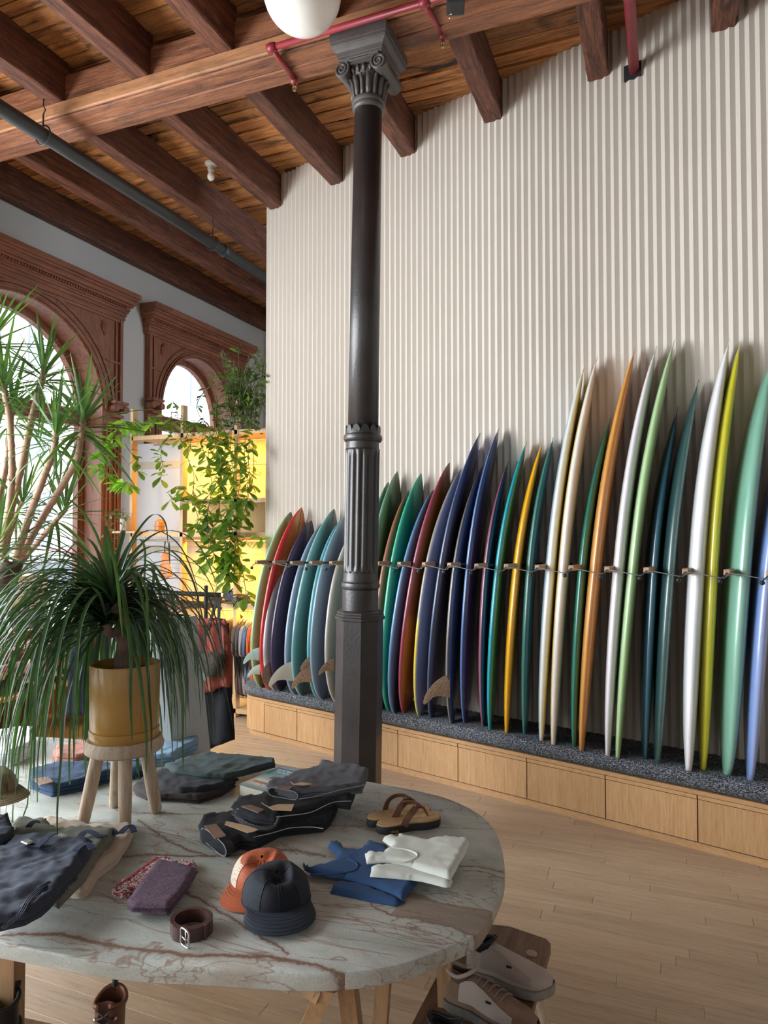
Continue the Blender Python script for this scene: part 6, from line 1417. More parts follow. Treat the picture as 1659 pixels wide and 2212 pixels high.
MB().lathe([(0, 0), (0.052, 0), (0.052, 0.055), (0.056, 0.06), (0.056, 0.07), (0.047, 0.075), (0.046, 0.095), (0.038, 0.12), (0.02, 0.135), (0, 0.138)], c_, 24).build('block', plain('amber_wood', (0.50, 0.22, 0.06), 0.4, coat=0.3), hat, 'auto')
# caps and shoes on the middle shelf
def small_cap(label, px, rotz, mat, z=1.097, y=5.84, s_=1.0):
    c_ = PY(px, 1200, y); c_.z = z; return cap('cap', label, c_, rotz, mat, mat, mat, s_, 0.15)
small_cap('dark brown cap on the middle shelf above the clothes rail', 461, radians(60), plain('brown_felt', (0.035, 0.026, 0.024), 0.9), y=5.80)
small_cap('black cap on the middle shelf behind the palm leaves', 364, radians(30), M_black, y=5.82)
c_ = PY(487, 1290, 5.85); c2_ = PY(512, 1290, 5.80)
shoe('purple-blue suede shoe on the middle shelf', (c_.x, 5.84, 1.097), (c_.x + 0.2, 5.90, 1.097), 1.097, plain('purple_suede', (0.06, 0.06, 0.20), 0.9), M_black, plain('purple_suede_dark', (0.045, 0.045, 0.15), 0.9), M_black, L=0.24, laces=False)
small_cap('black cap at the right end of the middle shelf', 521, radians(-30), M_black, y=5.80)
# peach bag hanging in the middle bay
bagr = thing('drawstring_bag', 'peach drawstring bag hanging under the lit shelf', 'bag', PY(357, 1190, 5.9))
hang_cloth('bag_body', [(353, 1193), (360, 1193), (364, 1205), (370, 1225), (372, 1245), (362, 1250), (348, 1248), (345, 1222), (350, 1205)], 5.92, 0.03, plain('peach_nylon', (0.66, 0.30, 0.14), 0.6), bagr, 2, 0.01)
MB().tube([PY(356, 1193, 5.92), PY(356, 1178, 5.92), PY(357, 1170, 5.90)], 0.006, 6).build('strap', M_black, bagr)
# hanging strap / umbrella beside it
umb = thing('folded_umbrella', 'thin dark umbrella hanging from the shelf rail', 'umbrella', PY(365, 1171, 5.86))
MB().tube([PY(365, 1171, 5.86), PY(365, 1180, 5.86), PY(366, 1205, 5.86), PY(367, 1219, 5.86)], [0.004, 0.010, 0.008, 0.002], 8).build('umbrella_body', M_black, umb, True)

# ------------------------------------------------------------------ leaves
def leaf_mesh(name, L, W, mat, kind='obovate', droop=0.12, fold=0.25):
    n_ = 7; V = []; rows = []
    for k in range(n_ + 1):
        t = k / n_
        if kind == 'obovate': w = W * (sin(pi * min(1, t * 0.94 + 0.02) ** 1.7)) ** 0.9 if 0 < t < 1 else 0.0
        else: w = W * (min(1, t * 5) * (1 - t) ** 0.55)
        w = max(w, W * 0.05) if t < 0.9 else w
        y = t * L; z = -droop * L * t * t + fold * 0
        rows.append([(-w / 2, y, z + fold * w / 2), (0, y, z), (w / 2, y, z + fold * w / 2)])
    m_ = MB().loft([[Vector(p) for p in r] for r in rows], False, False); me = bpy.data.meshes.new(name); me.from_pydata(m_.v, [], m_.f)
    me.polygons.foreach_set('use_smooth', [True] * len(me.polygons)); me.materials.append(mat); me.update(); return me
def place_leaf(me, root, p, d, roll, sc_, name='leaf'):
    y = Vector(d).normalized(); z = Vector((0, 0, 1)); x = y.cross(z)
    if x.length < 0.1: x = y.orthogonal()
    x.normalize(); z = x.cross(y); rm = Matrix.Rotation(roll, 3, y); x, z = rm @ x, rm @ z
    o = bpy.data.objects.new(name, me); COL.objects.link(o); o.parent = root
    q = Vector(p) - root.location
    o.matrix_basis = Matrix(((x.x * sc_, y.x * sc_, z.x * sc_, q.x), (x.y * sc_, y.y * sc_, z.y * sc_, q.y), (x.z * sc_, y.z * sc_, z.z * sc_, q.z), (0, 0, 0, 1)))
    return o
M_vine = leafmat('vine_leaf', (0.06, 0.145, 0.022), (0.16, 0.29, 0.05), 0.4, 0.45)
M_vineb = leafmat('bright_vine_leaf', (0.12, 0.30, 0.035), (0.26, 0.48, 0.07), 0.4, 0.5)
M_vined = leafmat('dark_vine_leaf', (0.06, 0.11, 0.035), (0.14, 0.20, 0.06), 0.45, 0.35)
M_stem = plain('green_stem', (0.11, 0.13, 0.05), 0.7); M_stemb = plain('brown_stem', (0.10, 0.075, 0.05), 0.8)
LFA = leaf_mesh('vine_leaf_mesh', 0.185, 0.074, M_vine); LFB = leaf_mesh('bright_leaf_mesh', 0.20, 0.080, M_vineb); LFC = leaf_mesh('small_leaf_mesh', 0.095, 0.038, M_vined)
rv = random.Random(21)
def vine(root, pts, nleaf, me, y0=5.62, sc_=1.0, r=0.0045, tips=0, spread=0.8, mat=None):
    path = spline([PY(x, y, y0 + rv.uniform(-0.08, 0.06)) for x, y in pts], 6); MB().tube(path, r, 5).build('stem', mat or M_stem, root)
    for i in range(nleaf):
        f = (i + rv.random()) / nleaf; f = f ** 0.9; k = min(len(path) - 2, int(f * (len(path) - 1))); p = path[k].lerp(path[k + 1], rv.random())
        a = rv.uniform(0, 2 * pi); d = Vector((cos(a), sin(a) * 0.9, rv.uniform(-1.0, 0.35)))
        place_leaf(me, root, p, d, rv.uniform(-0.8, 0.8), sc_ * rv.uniform(0.6, 1.1))
    for i in range(tips):
        a = 2 * pi * i / tips; place_leaf(me, root, path[-1], Vector((cos(a), sin(a), -0.8)), rv.uniform(-.4, .4), sc_ * 1.1)
v1 = thing('trailing_plant', 'bright green trailing plant curling down at the left end of the shelving', 'plant', PY(300, 925, 5.65), group='trailing plants on the tall shelving')
vine(v1, [(330, 915), (285, 912), (262, 922), (245, 945), (228, 962), (219, 985), (222, 1010), (235, 1032), (255, 1045), (275, 1042)], 110, LFB, 5.58, 0.8, tips=6)
vine(v1, [(290, 905), (312, 918), (330, 900), (345, 912)], 16, LFB, 5.62, 0.6)
vine(v1, [(270, 960), (288, 985), (298, 1000), (292, 1020)], 10, LFA, 5.60, 0.8)
v2 = thing('trailing_plant', 'green vines with oval leaves hanging over the middle bay', 'plant', PY(390, 920, 5.65), group='trailing plants on the tall shelving')
for pts, n_, s_ in (([(330, 905), (360, 915), (395, 908), (420, 915)], 22, .6), ([(370, 890), (372, 915), (368, 940), (350, 962), (348, 990), (352, 1010), (346, 1035)], 46, .62), ([(395, 905), (405, 930), (398, 955), (388, 948)], 14, .6), ([(400, 925), (412, 960), (406, 990), (418, 1020), (417, 1060), (405, 1085), (385, 1075), (368, 1080)], 30, .75), ([(417, 1050), (420, 1090), (428, 1120), (424, 1140)], 18, .8), ([(385, 900), (380, 880), (374, 868)], 8, .5), ([(360, 1065), (385, 1050), (400, 1060)], 8, .8)):
    vine(v2, pts, n_, LFA, 5.60, s_, 0.0035, 4)
v3 = thing('trailing_plant', 'dense hanging green plant in front of the yellow lit bays', 'plant', PY(480, 920, 5.65), group='trailing plants on the tall shelving')
for pts, n_, s_ in (([(455, 925), (452, 960), (450, 1000), (458, 1050), (450, 1100), (447, 1150), (452, 1190), (450, 1215)], 58, .85), ([(500, 930), (498, 980), (505, 1030), (500, 1080), (495, 1120), (498, 1170), (500, 1205)], 62, .85), ([(478, 935), (470, 990), (480, 1040), (474, 1090), (480, 1140)], 46, .85), ([(530, 940), (528, 1000), (535, 1050), (530, 1095), (522, 1120)], 34, .75), ([(500, 1140), (508, 1180), (506, 1220), (496, 1250)], 30, .95), ([(518, 1175), (540, 1165), (560, 1160), (566, 1165)], 16, .55), ([(510, 1130), (515, 1190), (525, 1240), (533, 1290)], 26, .85), ([(545, 950), (548, 1000), (545, 1045)], 8, .6)):
    vine(v3, pts, n_, LFA if n_ != 16 else LFB, 5.60, s_, 0.0035, 5)
v4 = thing('bushy_plant', 'twiggy green plant standing on top of the shelving by the corrugated wall', 'plant', PY(515, 915, 5.85))
MB().lathe([(0, 0), (0.10, 0), (0.12, 0.13), (0.11, 0.13), (0.10, 0.11), (0, 0.11)], Vector((PY(520, 915, 5.9).x, 5.9, 2.79)), 20).build('pot', plain('grey_pot', (0.25, 0.24, 0.22), 0.8), v4, 'auto')
cnt = 0
for i in range(34):
    x0 = rv.uniform(500, 540); xt = rv.uniform(458, 572); yt = rv.uniform(752, 870); pts = [(x0, 905), (x0 + (xt - x0) * .3, 900 - (900 - yt) * .45), (x0 + (xt - x0) * .7 + rv.uniform(-12, 12), yt + rv.uniform(-5, 15)), (xt, yt + rv.uniform(5, 40))]
    path = spline([PY(x, y, 5.82 + rv.uniform(-0.15, 0.12)) for x, y in pts], 5); MB().tube(path, 0.004, 5).build('stem', M_stemb if i % 2 else M_stem, v4)
    for k in range(8):
        p = path[rv.randint(4, len(path) - 1)]; a = rv.uniform(0, 2 * pi); place_leaf(LFC if k % 3 else LFA, v4, p, Vector((cos(a), sin(a), rv.uniform(-0.6, 0.9))), rv.uniform(-1, 1), rv.uniform(0.6, 1.1) * (1 if k % 3 else 0.55))
for (pts) in ([(440, 915), (425, 880), (438, 850), (460, 830)], [(455, 940), (436, 905), (420, 925)], [(560, 905), (566, 850), (560, 800), (566, 755)]):
    vine(v4, pts, 12, LFC, 5.72, 1.0, 0.0035)
v5 = thing('trailing_plant', 'second mass of hanging vines, nearest the post right of the yellow bays', 'plant', PY(505, 920, 5.6), group='trailing plants on the tall shelving')
for pts, n_, s_ in (([(470, 925), (465, 960), (478, 1000), (470, 1040)], 34, .7), ([(515, 930), (512, 980), (520, 1020), (514, 1070), (508, 1100)], 56, .75), ([(490, 935), (486, 985), (493, 1030)], 36, .7), ([(540, 945), (536, 990), (540, 1030), (536, 1075)], 34, .65), ([(455, 1080), (446, 1120), (458, 1160), (462, 1205)], 44, .9), ([(492, 1100), (484, 1150), (492, 1195), (488, 1230)], 48, .9), ([(440, 930), (436, 960), (444, 985)], 16, .6)):
    vine(v5, pts, n_, LFA, 5.52, s_, 0.0035, 4)
v6 = thing('bushy_plant', 'leafy shoots spilling over the top shelf between the posts and the wall', 'plant', PY(500, 915, 5.75))
for i in range(22):
    x0 = rv.uniform(465, 560); xt = x0 + rv.uniform(-25, 25); yt = rv.uniform(770, 880)
    vine(v6, [(x0, 925), (x0 + (xt - x0) * .5, (925 + yt) / 2 - 8), (xt, yt)], 12, LFC, 5.72, 1.1, 0.0035)
pp = thing('potted_pothos', 'pale ceramic pot with a thin trailing vine left of the tall post', 'plant', PY(274, 1136, 5.68))
c_ = PY(272, 1137, 5.70); c_.z = 1.80
M_cer = plain('blush_ceramic', (0.52, 0.42, 0.38), 0.6, var=0.1)
MB().lathe([(0, 0), (0.055, 0), (0.060, 0.01), (0.060, 0.125), (0.054, 0.125), (0.052, 0.10), (0, 0.10)], c_, 24).build('pot', M_cer, pp, 'auto')
m_ = MB(); m_.box((c_.x + 0.02, 5.74, 1.787), (0.30, 0.2, 0.022)); m_.build('bracket_shelf', M_shelfw, shelf)
for pts, n_ in (([(270, 1112), (255, 1100), (240, 1110), (232, 1135), (236, 1165)], 14), ([(268, 1112), (250, 1128), (248, 1160), (244, 1195)], 14), ([(266, 1110), (238, 1112), (224, 1116)], 8), ([(275, 1110), (262, 1150), (256, 1190), (262, 1220)], 10)):
    vine(pp, pts, n_, LFC, 5.62, 0.9, 0.003, mat=M_stem)

# ------------------------------------------------------------------ yucca in front of the big window
M_yuc = leafmat('yucca_leaf', (0.045, 0.10, 0.038), (0.10, 0.195, 0.06), 0.42, 0.40)
DY = 4.75
yb = PF(-70, 1640, DY); yb.z = 0
yuc = thing('yucca', 'large yucca with several ringed canes and spiky leaves before the arched window', 'plant', yb)
MB().lathe([(0, 0), (0.16, 0), (0.20, 0.35), (0.19, 0.36), (0.17, 0.32), (0, 0.32)], yb, 28).build('pot', plain('terracotta_grey', (0.20, 0.17, 0.15), 0.8), yuc, 'auto')
M_cane = plain('cane_bark', (0.36, 0.22, 0.15), 0.85, var=0.3, nscale=25, bmp=0.4); M_ytr = plain('yucca_trunk', (0.075, 0.045, 0.035), 0.9, var=0.4, nscale=25, bmp=0.8)
def cane(pts, r0, r1, mat, dz=0.0, rings=True):
    path = spline([PF(x, y, DY + dz) for x, y in pts], 16); n_ = len(path)
    MB().tube(path, [(r0 + (r1 - r0) * k / n_) * (1.13 if (k % 3 == 0 and rings) else 1.0) for k in range(n_)], 10).build('cane' if rings else 'trunk', mat, yuc, True)
m_ = MB(); m_.tube([Vector((yb.x, yb.y, 0.30)), PF(-55, 1450, DY), PF(-25, 1330, DY), PF(8, 1250, DY), PF(20, 1215, DY)], [0.09, 0.085, 0.08, 0.07, 0.05], 14); m_.build('trunk', M_ytr, yuc, True)
m_ = MB(); m_.tube([PF(-20, 1320, DY), PF(20, 1260, DY + .05), PF(42, 1208, DY + .05)], [0.06, 0.05, 0.035], 12); m_.build('trunk', M_ytr, yuc, True)
HEADS = []
for pts, r0, dz, head in (([(5, 1225), (8, 1170), (22, 1080), (26, 1000), (20, 900), (6, 830)], .024, 0.0, 26), ([(10, 1215), (20, 1120), (46, 1010), (70, 900), (96, 800)], .026, 0.12, 32), ([(35, 1205), (62, 1120), (95, 1030), (116, 975), (121, 930)], .024, -0.12, 28), ([(40, 1210), (85, 1130), (140, 1040), (168, 985), (180, 900)], .024, -0.05, 30), ([(45, 1215), (92, 1160), (125, 1120), (143, 1100)], .018, 0.1, 24), ([(0, 1230), (-10, 1120), (15, 1000), (26, 880)], .022, 0.2, 24), ([(-10, 1240), (20, 1160), (40, 1100), (52, 1085)], .015, 0.25, 22), ([(-20, 1260), (-25, 1190), (-5, 1180)], .016, -0.2, 20), ([(-20, 1240), (-30, 1000), (-40, 800), (-20, 730)], .022, 0.1, 24)):
    cane(pts, r0, r0 * 0.8, M_cane, dz); HEADS.append((PF(pts[-1][0], pts[-1][1], DY + dz), (PF(pts[-1][0], pts[-1][1], DY + dz) - PF(pts[-2][0], pts[-2][1], DY + dz)).normalized(), head))
LFY = [leaf_mesh('yucca_leaf_mesh_%d' % i, 0.46, 0.034, M_yuc, 'blade', dr, 0.35) for i, dr in enumerate((0.05, 0.22, 0.45))]
cnt = 0
for hp_, dv, n_ in HEADS:
    for i in range(n_ + 8):
        if cnt >= 298: break
        a = i * 2.4 + rv.uniform(-.3, .3); el = 1.25 - 2.0 * (i / (n_ + 8)) + rv.uniform(-0.15, 0.15)
        d = Vector((cos(a) * cos(el), sin(a) * cos(el), sin(el))) + dv * 0.15
        place_leaf(LFY[0 if el > 0.5 else (1 if el > -0.2 else 2)], yuc, hp_ - dv * (0.10 * i / n_), d, rv.uniform(-0.5, 0.5), rv.uniform(0.75, 1.15)); cnt += 1

# ------------------------------------------------------------------ clothes rail in front of the shelving
YR = 3.95
M_rod = plain('dark_patina_metal', (0.028, 0.022, 0.020), 0.55, 0.0, var=0.3, nscale=20)
rk = thing('clothes_rail', 'dark metal clothes rail with wooden hangers beyond the stone table', 'clothes rail', (PY(445, 1500, YR).x, YR, 0))
xr = PY(445, 1280, YR).x; xl_ = PY(250, 1280, YR).x; zr_ = PY(445, 1284, YR).z
m_ = MB(); m_.tube([(xl_, YR, zr_), (PY(482, 1284, YR).x, YR, zr_)], 0.016, 12); m_.build('rail', M_rod, rk, True)
for x_ in (xr, xl_ + 0.06): MB().tube([(x_, YR, 0.0), (x_, YR, zr_ + 0.06)], 0.013, 12).build('post', M_rod, rk, True); MB().tube([(x_, YR - 0.24, 0.012), (x_, YR + 0.24, 0.012)], 0.013, 10).build('foot', M_rod, rk, True)
MB().tube([(PY(482, 1284, YR).x, YR, zr_), (PY(484, 1284, YR).x + 0.008, YR, zr_)], 0.026, 14).build('end_cap', M_brass, rk)
MB().tube([(xl_ + .06, YR, 0.35), (xr, YR, 0.35)], 0.010, 10).build('stretcher', M_rod, rk, True)
M_hg = plain('hanger_beech', (0.30, 0.17, 0.11), 0.5, var=0.12, coat=0.2)
for i in range(14):
    x_ = xl_ + 0.10 + 0.048 * i
    h_ = thing('wooden_hanger', 'brown wooden hanger among the row hooked on the dark metal rail', 'hanger', (x_, YR, zr_), group='wooden hangers on the dark clothes rail')
    MB().tube([(x_, YR - 0.004, zr_ - 0.03), (x_, YR, zr_ + 0.004), (x_ , YR + 0.014, zr_ + 0.019), (x_, YR + 0.016, zr_ - 0.01)], 0.0026, 6).tube([(x_, YR - 0.004, zr_ - 0.03), (x_, YR - 0.004, zr_ - 0.055)], 0.0026, 6).build('hook', M_steel if i % 3 == 0 else M_black, h_, True)
    sk = 0.05; MB().tube([(x_ - sk, YR - 0.19, zr_ - 0.115), (x_ - sk / 2, YR - 0.10, zr_ - 0.078), (x_, YR, zr_ - 0.058), (x_ + sk / 2, YR + 0.10, zr_ - 0.078), (x_ + sk, YR + 0.19, zr_ - 0.115)], [0.009, 0.012, 0.013, 0.012, 0.009], 8).build('hanger_arms', M_hg, h_, True)
D_red = fabric('brick_red_cotton', (0.17, 0.035, 0.025), (0.26, 0.06, 0.04), 400, patch=0.15)
D_bkk = fabric('black_twill', (0.0022, 0.0028, 0.005), (0.005, 0.006, 0.010), 500, patch=0.1)
rs = thing('hanging_shorts', 'brick red shorts hanging on the end of the dark rail', 'shorts', PY(440, 1320, YR - 0.1), group='bottoms on the dark clothes rail')
hang_cloth('shorts_body', [(402, 1345), (412, 1340), (430, 1343), (455, 1340), (478, 1338), (490, 1342), (497, 1370), (502, 1410), (503, 1450), (499, 1483), (470, 1487), (464, 1494), (430, 1498), (400, 1497), (380, 1494), (384, 1450), (392, 1400), (396, 1370)], YR - 0.10, 0.035, D_red, rs, 4, 0.016)
hang_cloth('waistband', [(404, 1338), (430, 1336), (460, 1335), (488, 1337), (492, 1349), (460, 1351), (430, 1352), (402, 1351)], YR - 0.145, 0.012, D_red, rs, 6, 0.006)
tr_ = thing('hanging_trousers', 'black wide-leg trousers hanging under the brick red shorts', 'trousers', PY(465, 1400, YR), group='bottoms on the dark clothes rail')
hang_cloth('trouser_leg', [(423, 1345), (496, 1345), (500, 1480), (503, 1540), (505, 1598), (478, 1608), (448, 1620), (440, 1560), (432, 1490)], YR - 0.04, 0.03, D_bkk, tr_, 2, 0.012, 1.0)
hang_cloth('trouser_leg', [(420, 1480), (440, 1488), (446, 1560), (441, 1605), (427, 1604), (424, 1550)], YR - 0.01, 0.02, fabric('dark_olive_twill', (0.02, 0.024, 0.018), None, 400), tr_, 1, 0.008)
t2_ = thing('hanging_trousers', 'dark navy trousers hanging left of the brick red shorts', 'trousers', PY(390, 1400, YR), group='bottoms on the dark clothes rail')
hang_cloth('trouser_leg', [(352, 1320), (412, 1330), (418, 1490), (402, 1560), (392, 1605), (372, 1605), (366, 1540), (360, 1440)], YR + 0.02, 0.03, D_bkk, t2_, 3, 0.014, 2.0)
t3_ = thing('hanging_trousers', 'navy trousers seen through the leaves left of the planter', 'trousers', PY(185, 1440, YR), group='bottoms on the dark clothes rail')
hang_cloth('trouser_leg', [(158, 1395), (203, 1400), (205, 1500), (200, 1598), (185, 1600), (180, 1545), (150, 1545), (150, 1450)], YR + 0.1, 0.03, fabric('deep_navy_twill', (0.007, 0.012, 0.028), None, 400), t3_, 3, 0.014, 2.0)
MB().tube([PY(180, 1395, YR + 0.09), PY(190, 1290, YR + 0.04), Vector((xl_ + 0.02, YR, zr_))], 0.003, 6).build('hanger_hook', M_black, t3_)
bg_ = thing('sling_bag', 'dark patterned sling bag hanging from the end of the clothes rail', 'bag', PY(462, 1300, YR - 0.16))
hang_cloth('bag_body', [(436, 1412), (452, 1408), (478, 1412), (487, 1420), (485, 1440), (474, 1460), (455, 1464), (440, 1452), (432, 1432)], YR - 0.19, 0.06, fabric('dark_camo', (0.018, 0.013, 0.012), (0.055, 0.045, 0.035), 60, patch=0.3), bg_, 1, 0.004)
for xs_ in ([(474, 1290), (472, 1340), (478, 1400), (484, 1418)], [(470, 1290), (458, 1330), (440, 1380), (436, 1415)]):
    strip([PY(x, y, YR - 0.16) for x, y in xs_], 0.022, 0.003, fabric('dark_strap', (0.010, 0.010, 0.010), (0.028, 0.027, 0.024), 200), 'strap', bg_, up=Vector((0, 1, 0)))
m_ = MB(); m_.prism([PY(421, 1445, YR - .2), PY(447, 1447, YR - .2), PY(446, 1470, YR - .2), PY(420, 1475, YR - .2)], (0, -0.003, 0)); m_.build('tag', plain('green_card', (0.02, 0.075, 0.05), 0.7), bg_, label='dark green swing tag')

# pale display board behind the planter
pl = thing('display_plinth', 'pale grey tapered display plinth standing behind the mustard planter', 'plinth', (PF(300, 1500, 3.35).x, PF(300, 1500, 3.35).y, 0))
a0, a1, b0_, b1_ = PF(228, 1345, 3.3), PF(344, 1340, 3.3), PF(205, 1640, 3.3), PF(381, 1640, 3.3)
b0_ += (b0_ - a0) * 0.75; b1_ += (b1_ - a1) * 0.75; b0_.z = 0; b1_.z = 0
m_ = MB(); m_.prism([a0, a1, b1_, b0_], (0.05, 0.22, 0)); m_.build('plinth_body', plain('pale_grey_paint', (0.40, 0.42, 0.43), 0.6, var=0.03), pl)
# round wooden seat left of it
rs_ = thing('wooden_stump', 'low round brown wooden seat on the floor behind the table', 'stool', (PF(85, 1560, 4.2).x, PF(85, 1560, 4.2).y, 0))
MB().lathe([(0, 0), (0.28, 0), (0.29, 0.02), (0.29, 0.36), (0.27, 0.38), (0, 0.38)], rs_.location.copy(), 40).build('seat_block', wood('stump_wood', 2, (0.16, 0.09, 0.05), (0.27, 0.16, 0.09), (0.34, 0.21, 0.13), 5, 8, 0.6, 0.2), rs_, 'auto')

# window bench with rolled blankets
wb = thing('window_bench', 'narrow pale wood bench under the arched window', 'bench', (-5.05, 4.4, 0))
m_ = MB(); m_.box((-5.15, 4.35, 0.455), (0.62, 1.75, 0.03), None, 0.004); m_.build('seat', M_shelfw, wb)
for yy in (3.6, 5.1): m_ = MB(); m_.box((-5.15, yy, 0.22), (0.5, 0.04, 0.44)); m_.build('leg', M_shelfw, wb)
def blanket(label, p, length, r, c0, c1, c2, sc_):
    m, ns, ls, b = nmat('blanket_' + label[:6]); v = coords(ns, ls, (1, 1, 1), 'World', rot=(0.0, 0.6, 0.78), rnd=False)
    ck = ns.new('ShaderNodeTexChecker'); ck.inputs['Scale'].default_value = sc_; ck.inputs['Color1'].default_value = (*c0, 1); ck.inputs['Color2'].default_value = (*c1, 1); ls.new(v, ck.inputs['Vector'])
    v2_ = coords(ns, ls, (1, 1, 1), 'World', rot=(0.2, 0, 0.1), rnd=False); ck2 = ns.new('ShaderNodeTexChecker'); ck2.inputs['Scale'].default_value = sc_ * 0.6; ck2.inputs['Color1'].default_value = (0, 0, 0, 1); ck2.inputs['Color2'].default_value = (1, 1, 1, 1); ls.new(v2_, ck2.inputs['Vector'])
    ls.new(mixrgb(ns, ls, ck2.outputs[0], ck.outputs[0], c2), b.inputs['Base Color']); b.inputs['Roughness'].default_value = 0.95
    r_ = thing('rolled_blanket', label, 'blanket', p, group='rolled blankets on the window bench'); p = Vector(p); rings = []
    for k in range(13):
        t = k / 12; y = -length / 2 + length * t; e = (1 - max(0, abs(2 * t - 1) - 0.9) / 0.1 * 0.35)
        rings.append([p + Vector((cos(q) * r * 1.25 * e, y, sin(q) * r * e + r)) for q in [2 * pi * i / 20 for i in range(20)]])
    MB().loft(rings).build('blanket', m, r_, 'auto')
    sp_ = [p + Vector((cos(a) * r * 1.2 * (1 - a / 22), length / 2 + 0.004, sin(a) * r * (1 - a / 22) + r)) for a in [0.3 * i for i in range(60)]];
    MB().tube(sp_, 0.006, 5).build('rolled_end', m, r_, True)
bp = PX(30, 1485, -5.0)
blanket('black and white triangle patterned rolled blanket on the window bench', (-5.0, 4.42, 0.472), 0.95, 0.055, (0.02, 0.02, 0.03), (0.62, 0.64, 0.70), (0.02, 0.02, 0.03), 9)
blanket('pink and grey patterned rolled blanket resting on the black and white one', (-5.0, 4.42, 0.585), 0.98, 0.060, (0.60, 0.02, 0.12), (0.16, 0.20, 0.17), (0.62, 0.55, 0.52), 8)
ob_ = thing('book', 'orange-edged book lying on the window bench', 'book', (-4.93, 5.02, 0.471))
m_ = MB(); m_.box((-4.93, 5.05, 0.486), (0.19, 0.20, 0.028)); m_.build('pages', plain('orange_cover', (0.62, 0.20, 0.03), 0.5), ob_); m_ = MB(); m_.box((-4.93, 5.05, 0.502), (0.195, 0.205, 0.004)); m_.build('cover', plain('pale_cover', (0.60, 0.60, 0.55), 0.4), ob_)
# mesh cap on a stand at the far left edge of the table
cs = PF(-22, 1660, 2.35); cs.z = TZ
st_ = thing('hat_stand', 'small wire hat stand at the left edge of the photo', 'stand', cs)
m_ = MB(); m_.lathe([(0, 0), (0.06, 0), (0.06, 0.012), (0, 0.012)], cs, 20); m_.tube([cs, cs + Vector((0, 0, 0.235))], 0.005, 8); m_.build('stand_post', M_black, st_)
cap('cap', 'khaki mesh cap on a stand at the left edge', cs + Vector((0, 0, 0.165)), radians(75), plain('khaki', (0.30, 0.23, 0.13), 0.8), mesh_fab('khaki_mesh', (0.34, 0.33, 0.30), (0.06, 0.06, 0.05)), plain('khaki_brim', (0.30, 0.23, 0.13), 0.8), 0.95, 0.2)

# ------------------------------------------------------------------ street outside
gnd = MB(); gnd.box((-16, 5, -0.25), (20, 60, 0.1)); struct('street_ground', gnd, plain('asphalt', (0.30, 0.30, 0.31), 0.9))
M_fac = plain('facade_pale', (0.55, 0.57, 0.60), 0.8, var=0.05, nscale=0.5); M_fwin = plain('facade_glass', (0.22, 0.26, 0.32), 0.3)
def building(y0, y1, h, x, label, mat):
    r = thing('building', label, 'building', (x, (y0 + y1) / 2, -0.2), group='pale buildings across the street')
    m_ = MB(); m_.box((x - 2, (y0 + y1) / 2, h / 2 - 0.2), (4, y1 - y0, h)); m_.build('facade', mat, r)
    yy = y0 + 1
    while yy < y1 - 1.2:
        for z in range(4):
            m_ = MB(); m_.box((x + 0.03, yy + 0.55, 2.2 + z * 3.3), (0.08, 1.1, 2.0)); wn = m_.build('window', M_fwin, r)
            m_ = MB(); m_.box((x + 0.09, yy + 0.55, 2.2 + z * 3.3), (0.05, 0.06, 2.0)); m_.box((x + 0.09, yy + 0.55, 2.2 + z * 3.3), (0.05, 1.1, 0.06)); m_.build('sash', mat, wn)
        yy += 2.3
    m_ = MB(); m_.box((x + 0.2, (y0 + y1) / 2, h - 0.4), (0.6, y1 - y0, 0.5)); m_.build('cornice', mat, r)
building(6, 17, 9.5, -21, 'pale grey building across the street seen through the window', M_fac)
building(17.2, 30, 11.5, -21, 'taller white building across the street', plain('facade_white', (0.72, 0.72, 0.72), 0.8, var=0.03, nscale=0.5))
car = thing('car', 'white parked car outside the arched window', 'car', (-9.3, 7.6, -0.2))
sec = [(-2.2, 0.35), (-2.25, 0.75), (-2.1, 1.0), (-1.2, 1.08), (-0.75, 1.55), (0.7, 1.60), (1.45, 1.10), (2.1, 0.98), (2.25, 0.7), (2.2, 0.35)]
rings = []
for (xw, k) in ((-0.88, 0.93), (-0.92, 1.0), (-0.92, 1.0), (0.92, 1.0), (0.88, 0.93)): rings.append([Vector((-9.3 + xw, 7.6 + a, -0.2 + 0.35 + (c_ - 0.35) * k)) for a, c_ in sec])
MB().loft(rings).build('body', plain('white_car_paint', (0.70, 0.70, 0.70), 0.25, coat=0.8), car, 'auto')
m_ = MB(); m_.prism([Vector((-8.36, 7.6 + a, -0.2 + c_)) for a, c_ in ((-1.1, 1.1), (-0.7, 1.48), (0.65, 1.52), (1.3, 1.12))], (0.02, 0, 0)); m_.build('side_window', M_fwin, car)
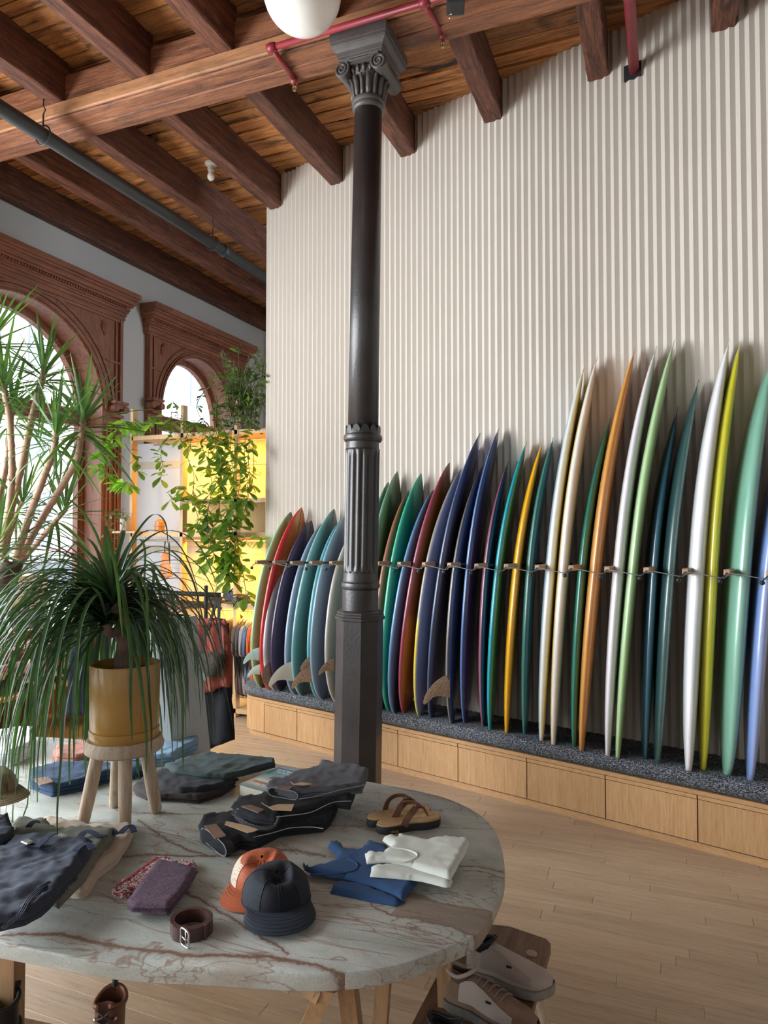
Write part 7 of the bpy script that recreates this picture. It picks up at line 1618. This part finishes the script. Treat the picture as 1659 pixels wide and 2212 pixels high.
m_ = MB(); m_.box((-8.45, 5.42, 0.62), (0.35, 0.06, 0.16), None, 0.01); m_.box((-8.39, 5.62, 0.62), (0.04, 0.40, 0.13), None, 0.01); m_.build('tail_light', plain('red_lamp', (0.6, 0.03, 0.05), 0.2), car)
for yy in (6.2, 9.0):
    for xx in (-8.42, -10.15): MB().lathe([(0, -0.1), (0.2, -0.1), (0.31, -0.09), (0.33, 0), (0.31, 0.09), (0, 0.09)], (xx, yy, 0.13), 24, Matrix.Rotation(pi / 2, 3, 'Y')).build('wheel', M_black, car, 'auto')
trk = thing('van', 'small pinkish red van parked across the street', 'van', (-13.5, 12.9, -0.2))
m_ = MB(); m_.box((-13.5, 13.0, 0.80), (1.5, 1.5, 1.15), None, 0.06); m_.build('cargo_box', plain('van_red', (0.62, 0.12, 0.20), 0.5), trk)
m_ = MB(); m_.prism([Vector((-12.8, 12.25, 0.25)), Vector((-12.8, 11.2, 0.25)), Vector((-12.8, 11.2, 0.75)), Vector((-12.8, 11.6, 1.3)), Vector((-12.8, 12.25, 1.35))], (-1.4, 0, 0)); m_.build('cab', plain('van_white', (0.7, 0.7, 0.7), 0.4), trk)
for yy in (11.7, 13.3): MB().lathe([(0, -0.1), (0.22, -0.1), (0.25, 0), (0.22, 0.1), (0, 0.1)], (-12.78, yy, 0.06), 24, Matrix.Rotation(pi / 2, 3, 'Y')).build('wheel', M_black, trk, 'auto')
bxs = thing('shipping_crate', 'tan wooden crate on the sidewalk beyond the window', 'crate', (-7.4, 6.2, -0.2))
m_ = MB(); m_.box((-7.6, 6.35, 1.03), (0.5, 0.74, 0.42)); m_.build('crate_body', plain('tan_ply', (0.42, 0.28, 0.16), 0.8, var=0.08), bxs)
for a in (-0.3, 0.3):
    m_ = MB(); m_.box((-7.34, 6.35 + a, 1.03), (0.02, 0.06, 0.42)); m_.build('crate_batten', plain('tan_batten', (0.36, 0.23, 0.13), 0.8), bxs); m_ = MB(); m_.box((-7.6, 6.35 + a, 0.31), (0.5, 0.08, 1.02)); m_.build('crate_leg', M_black, bxs)
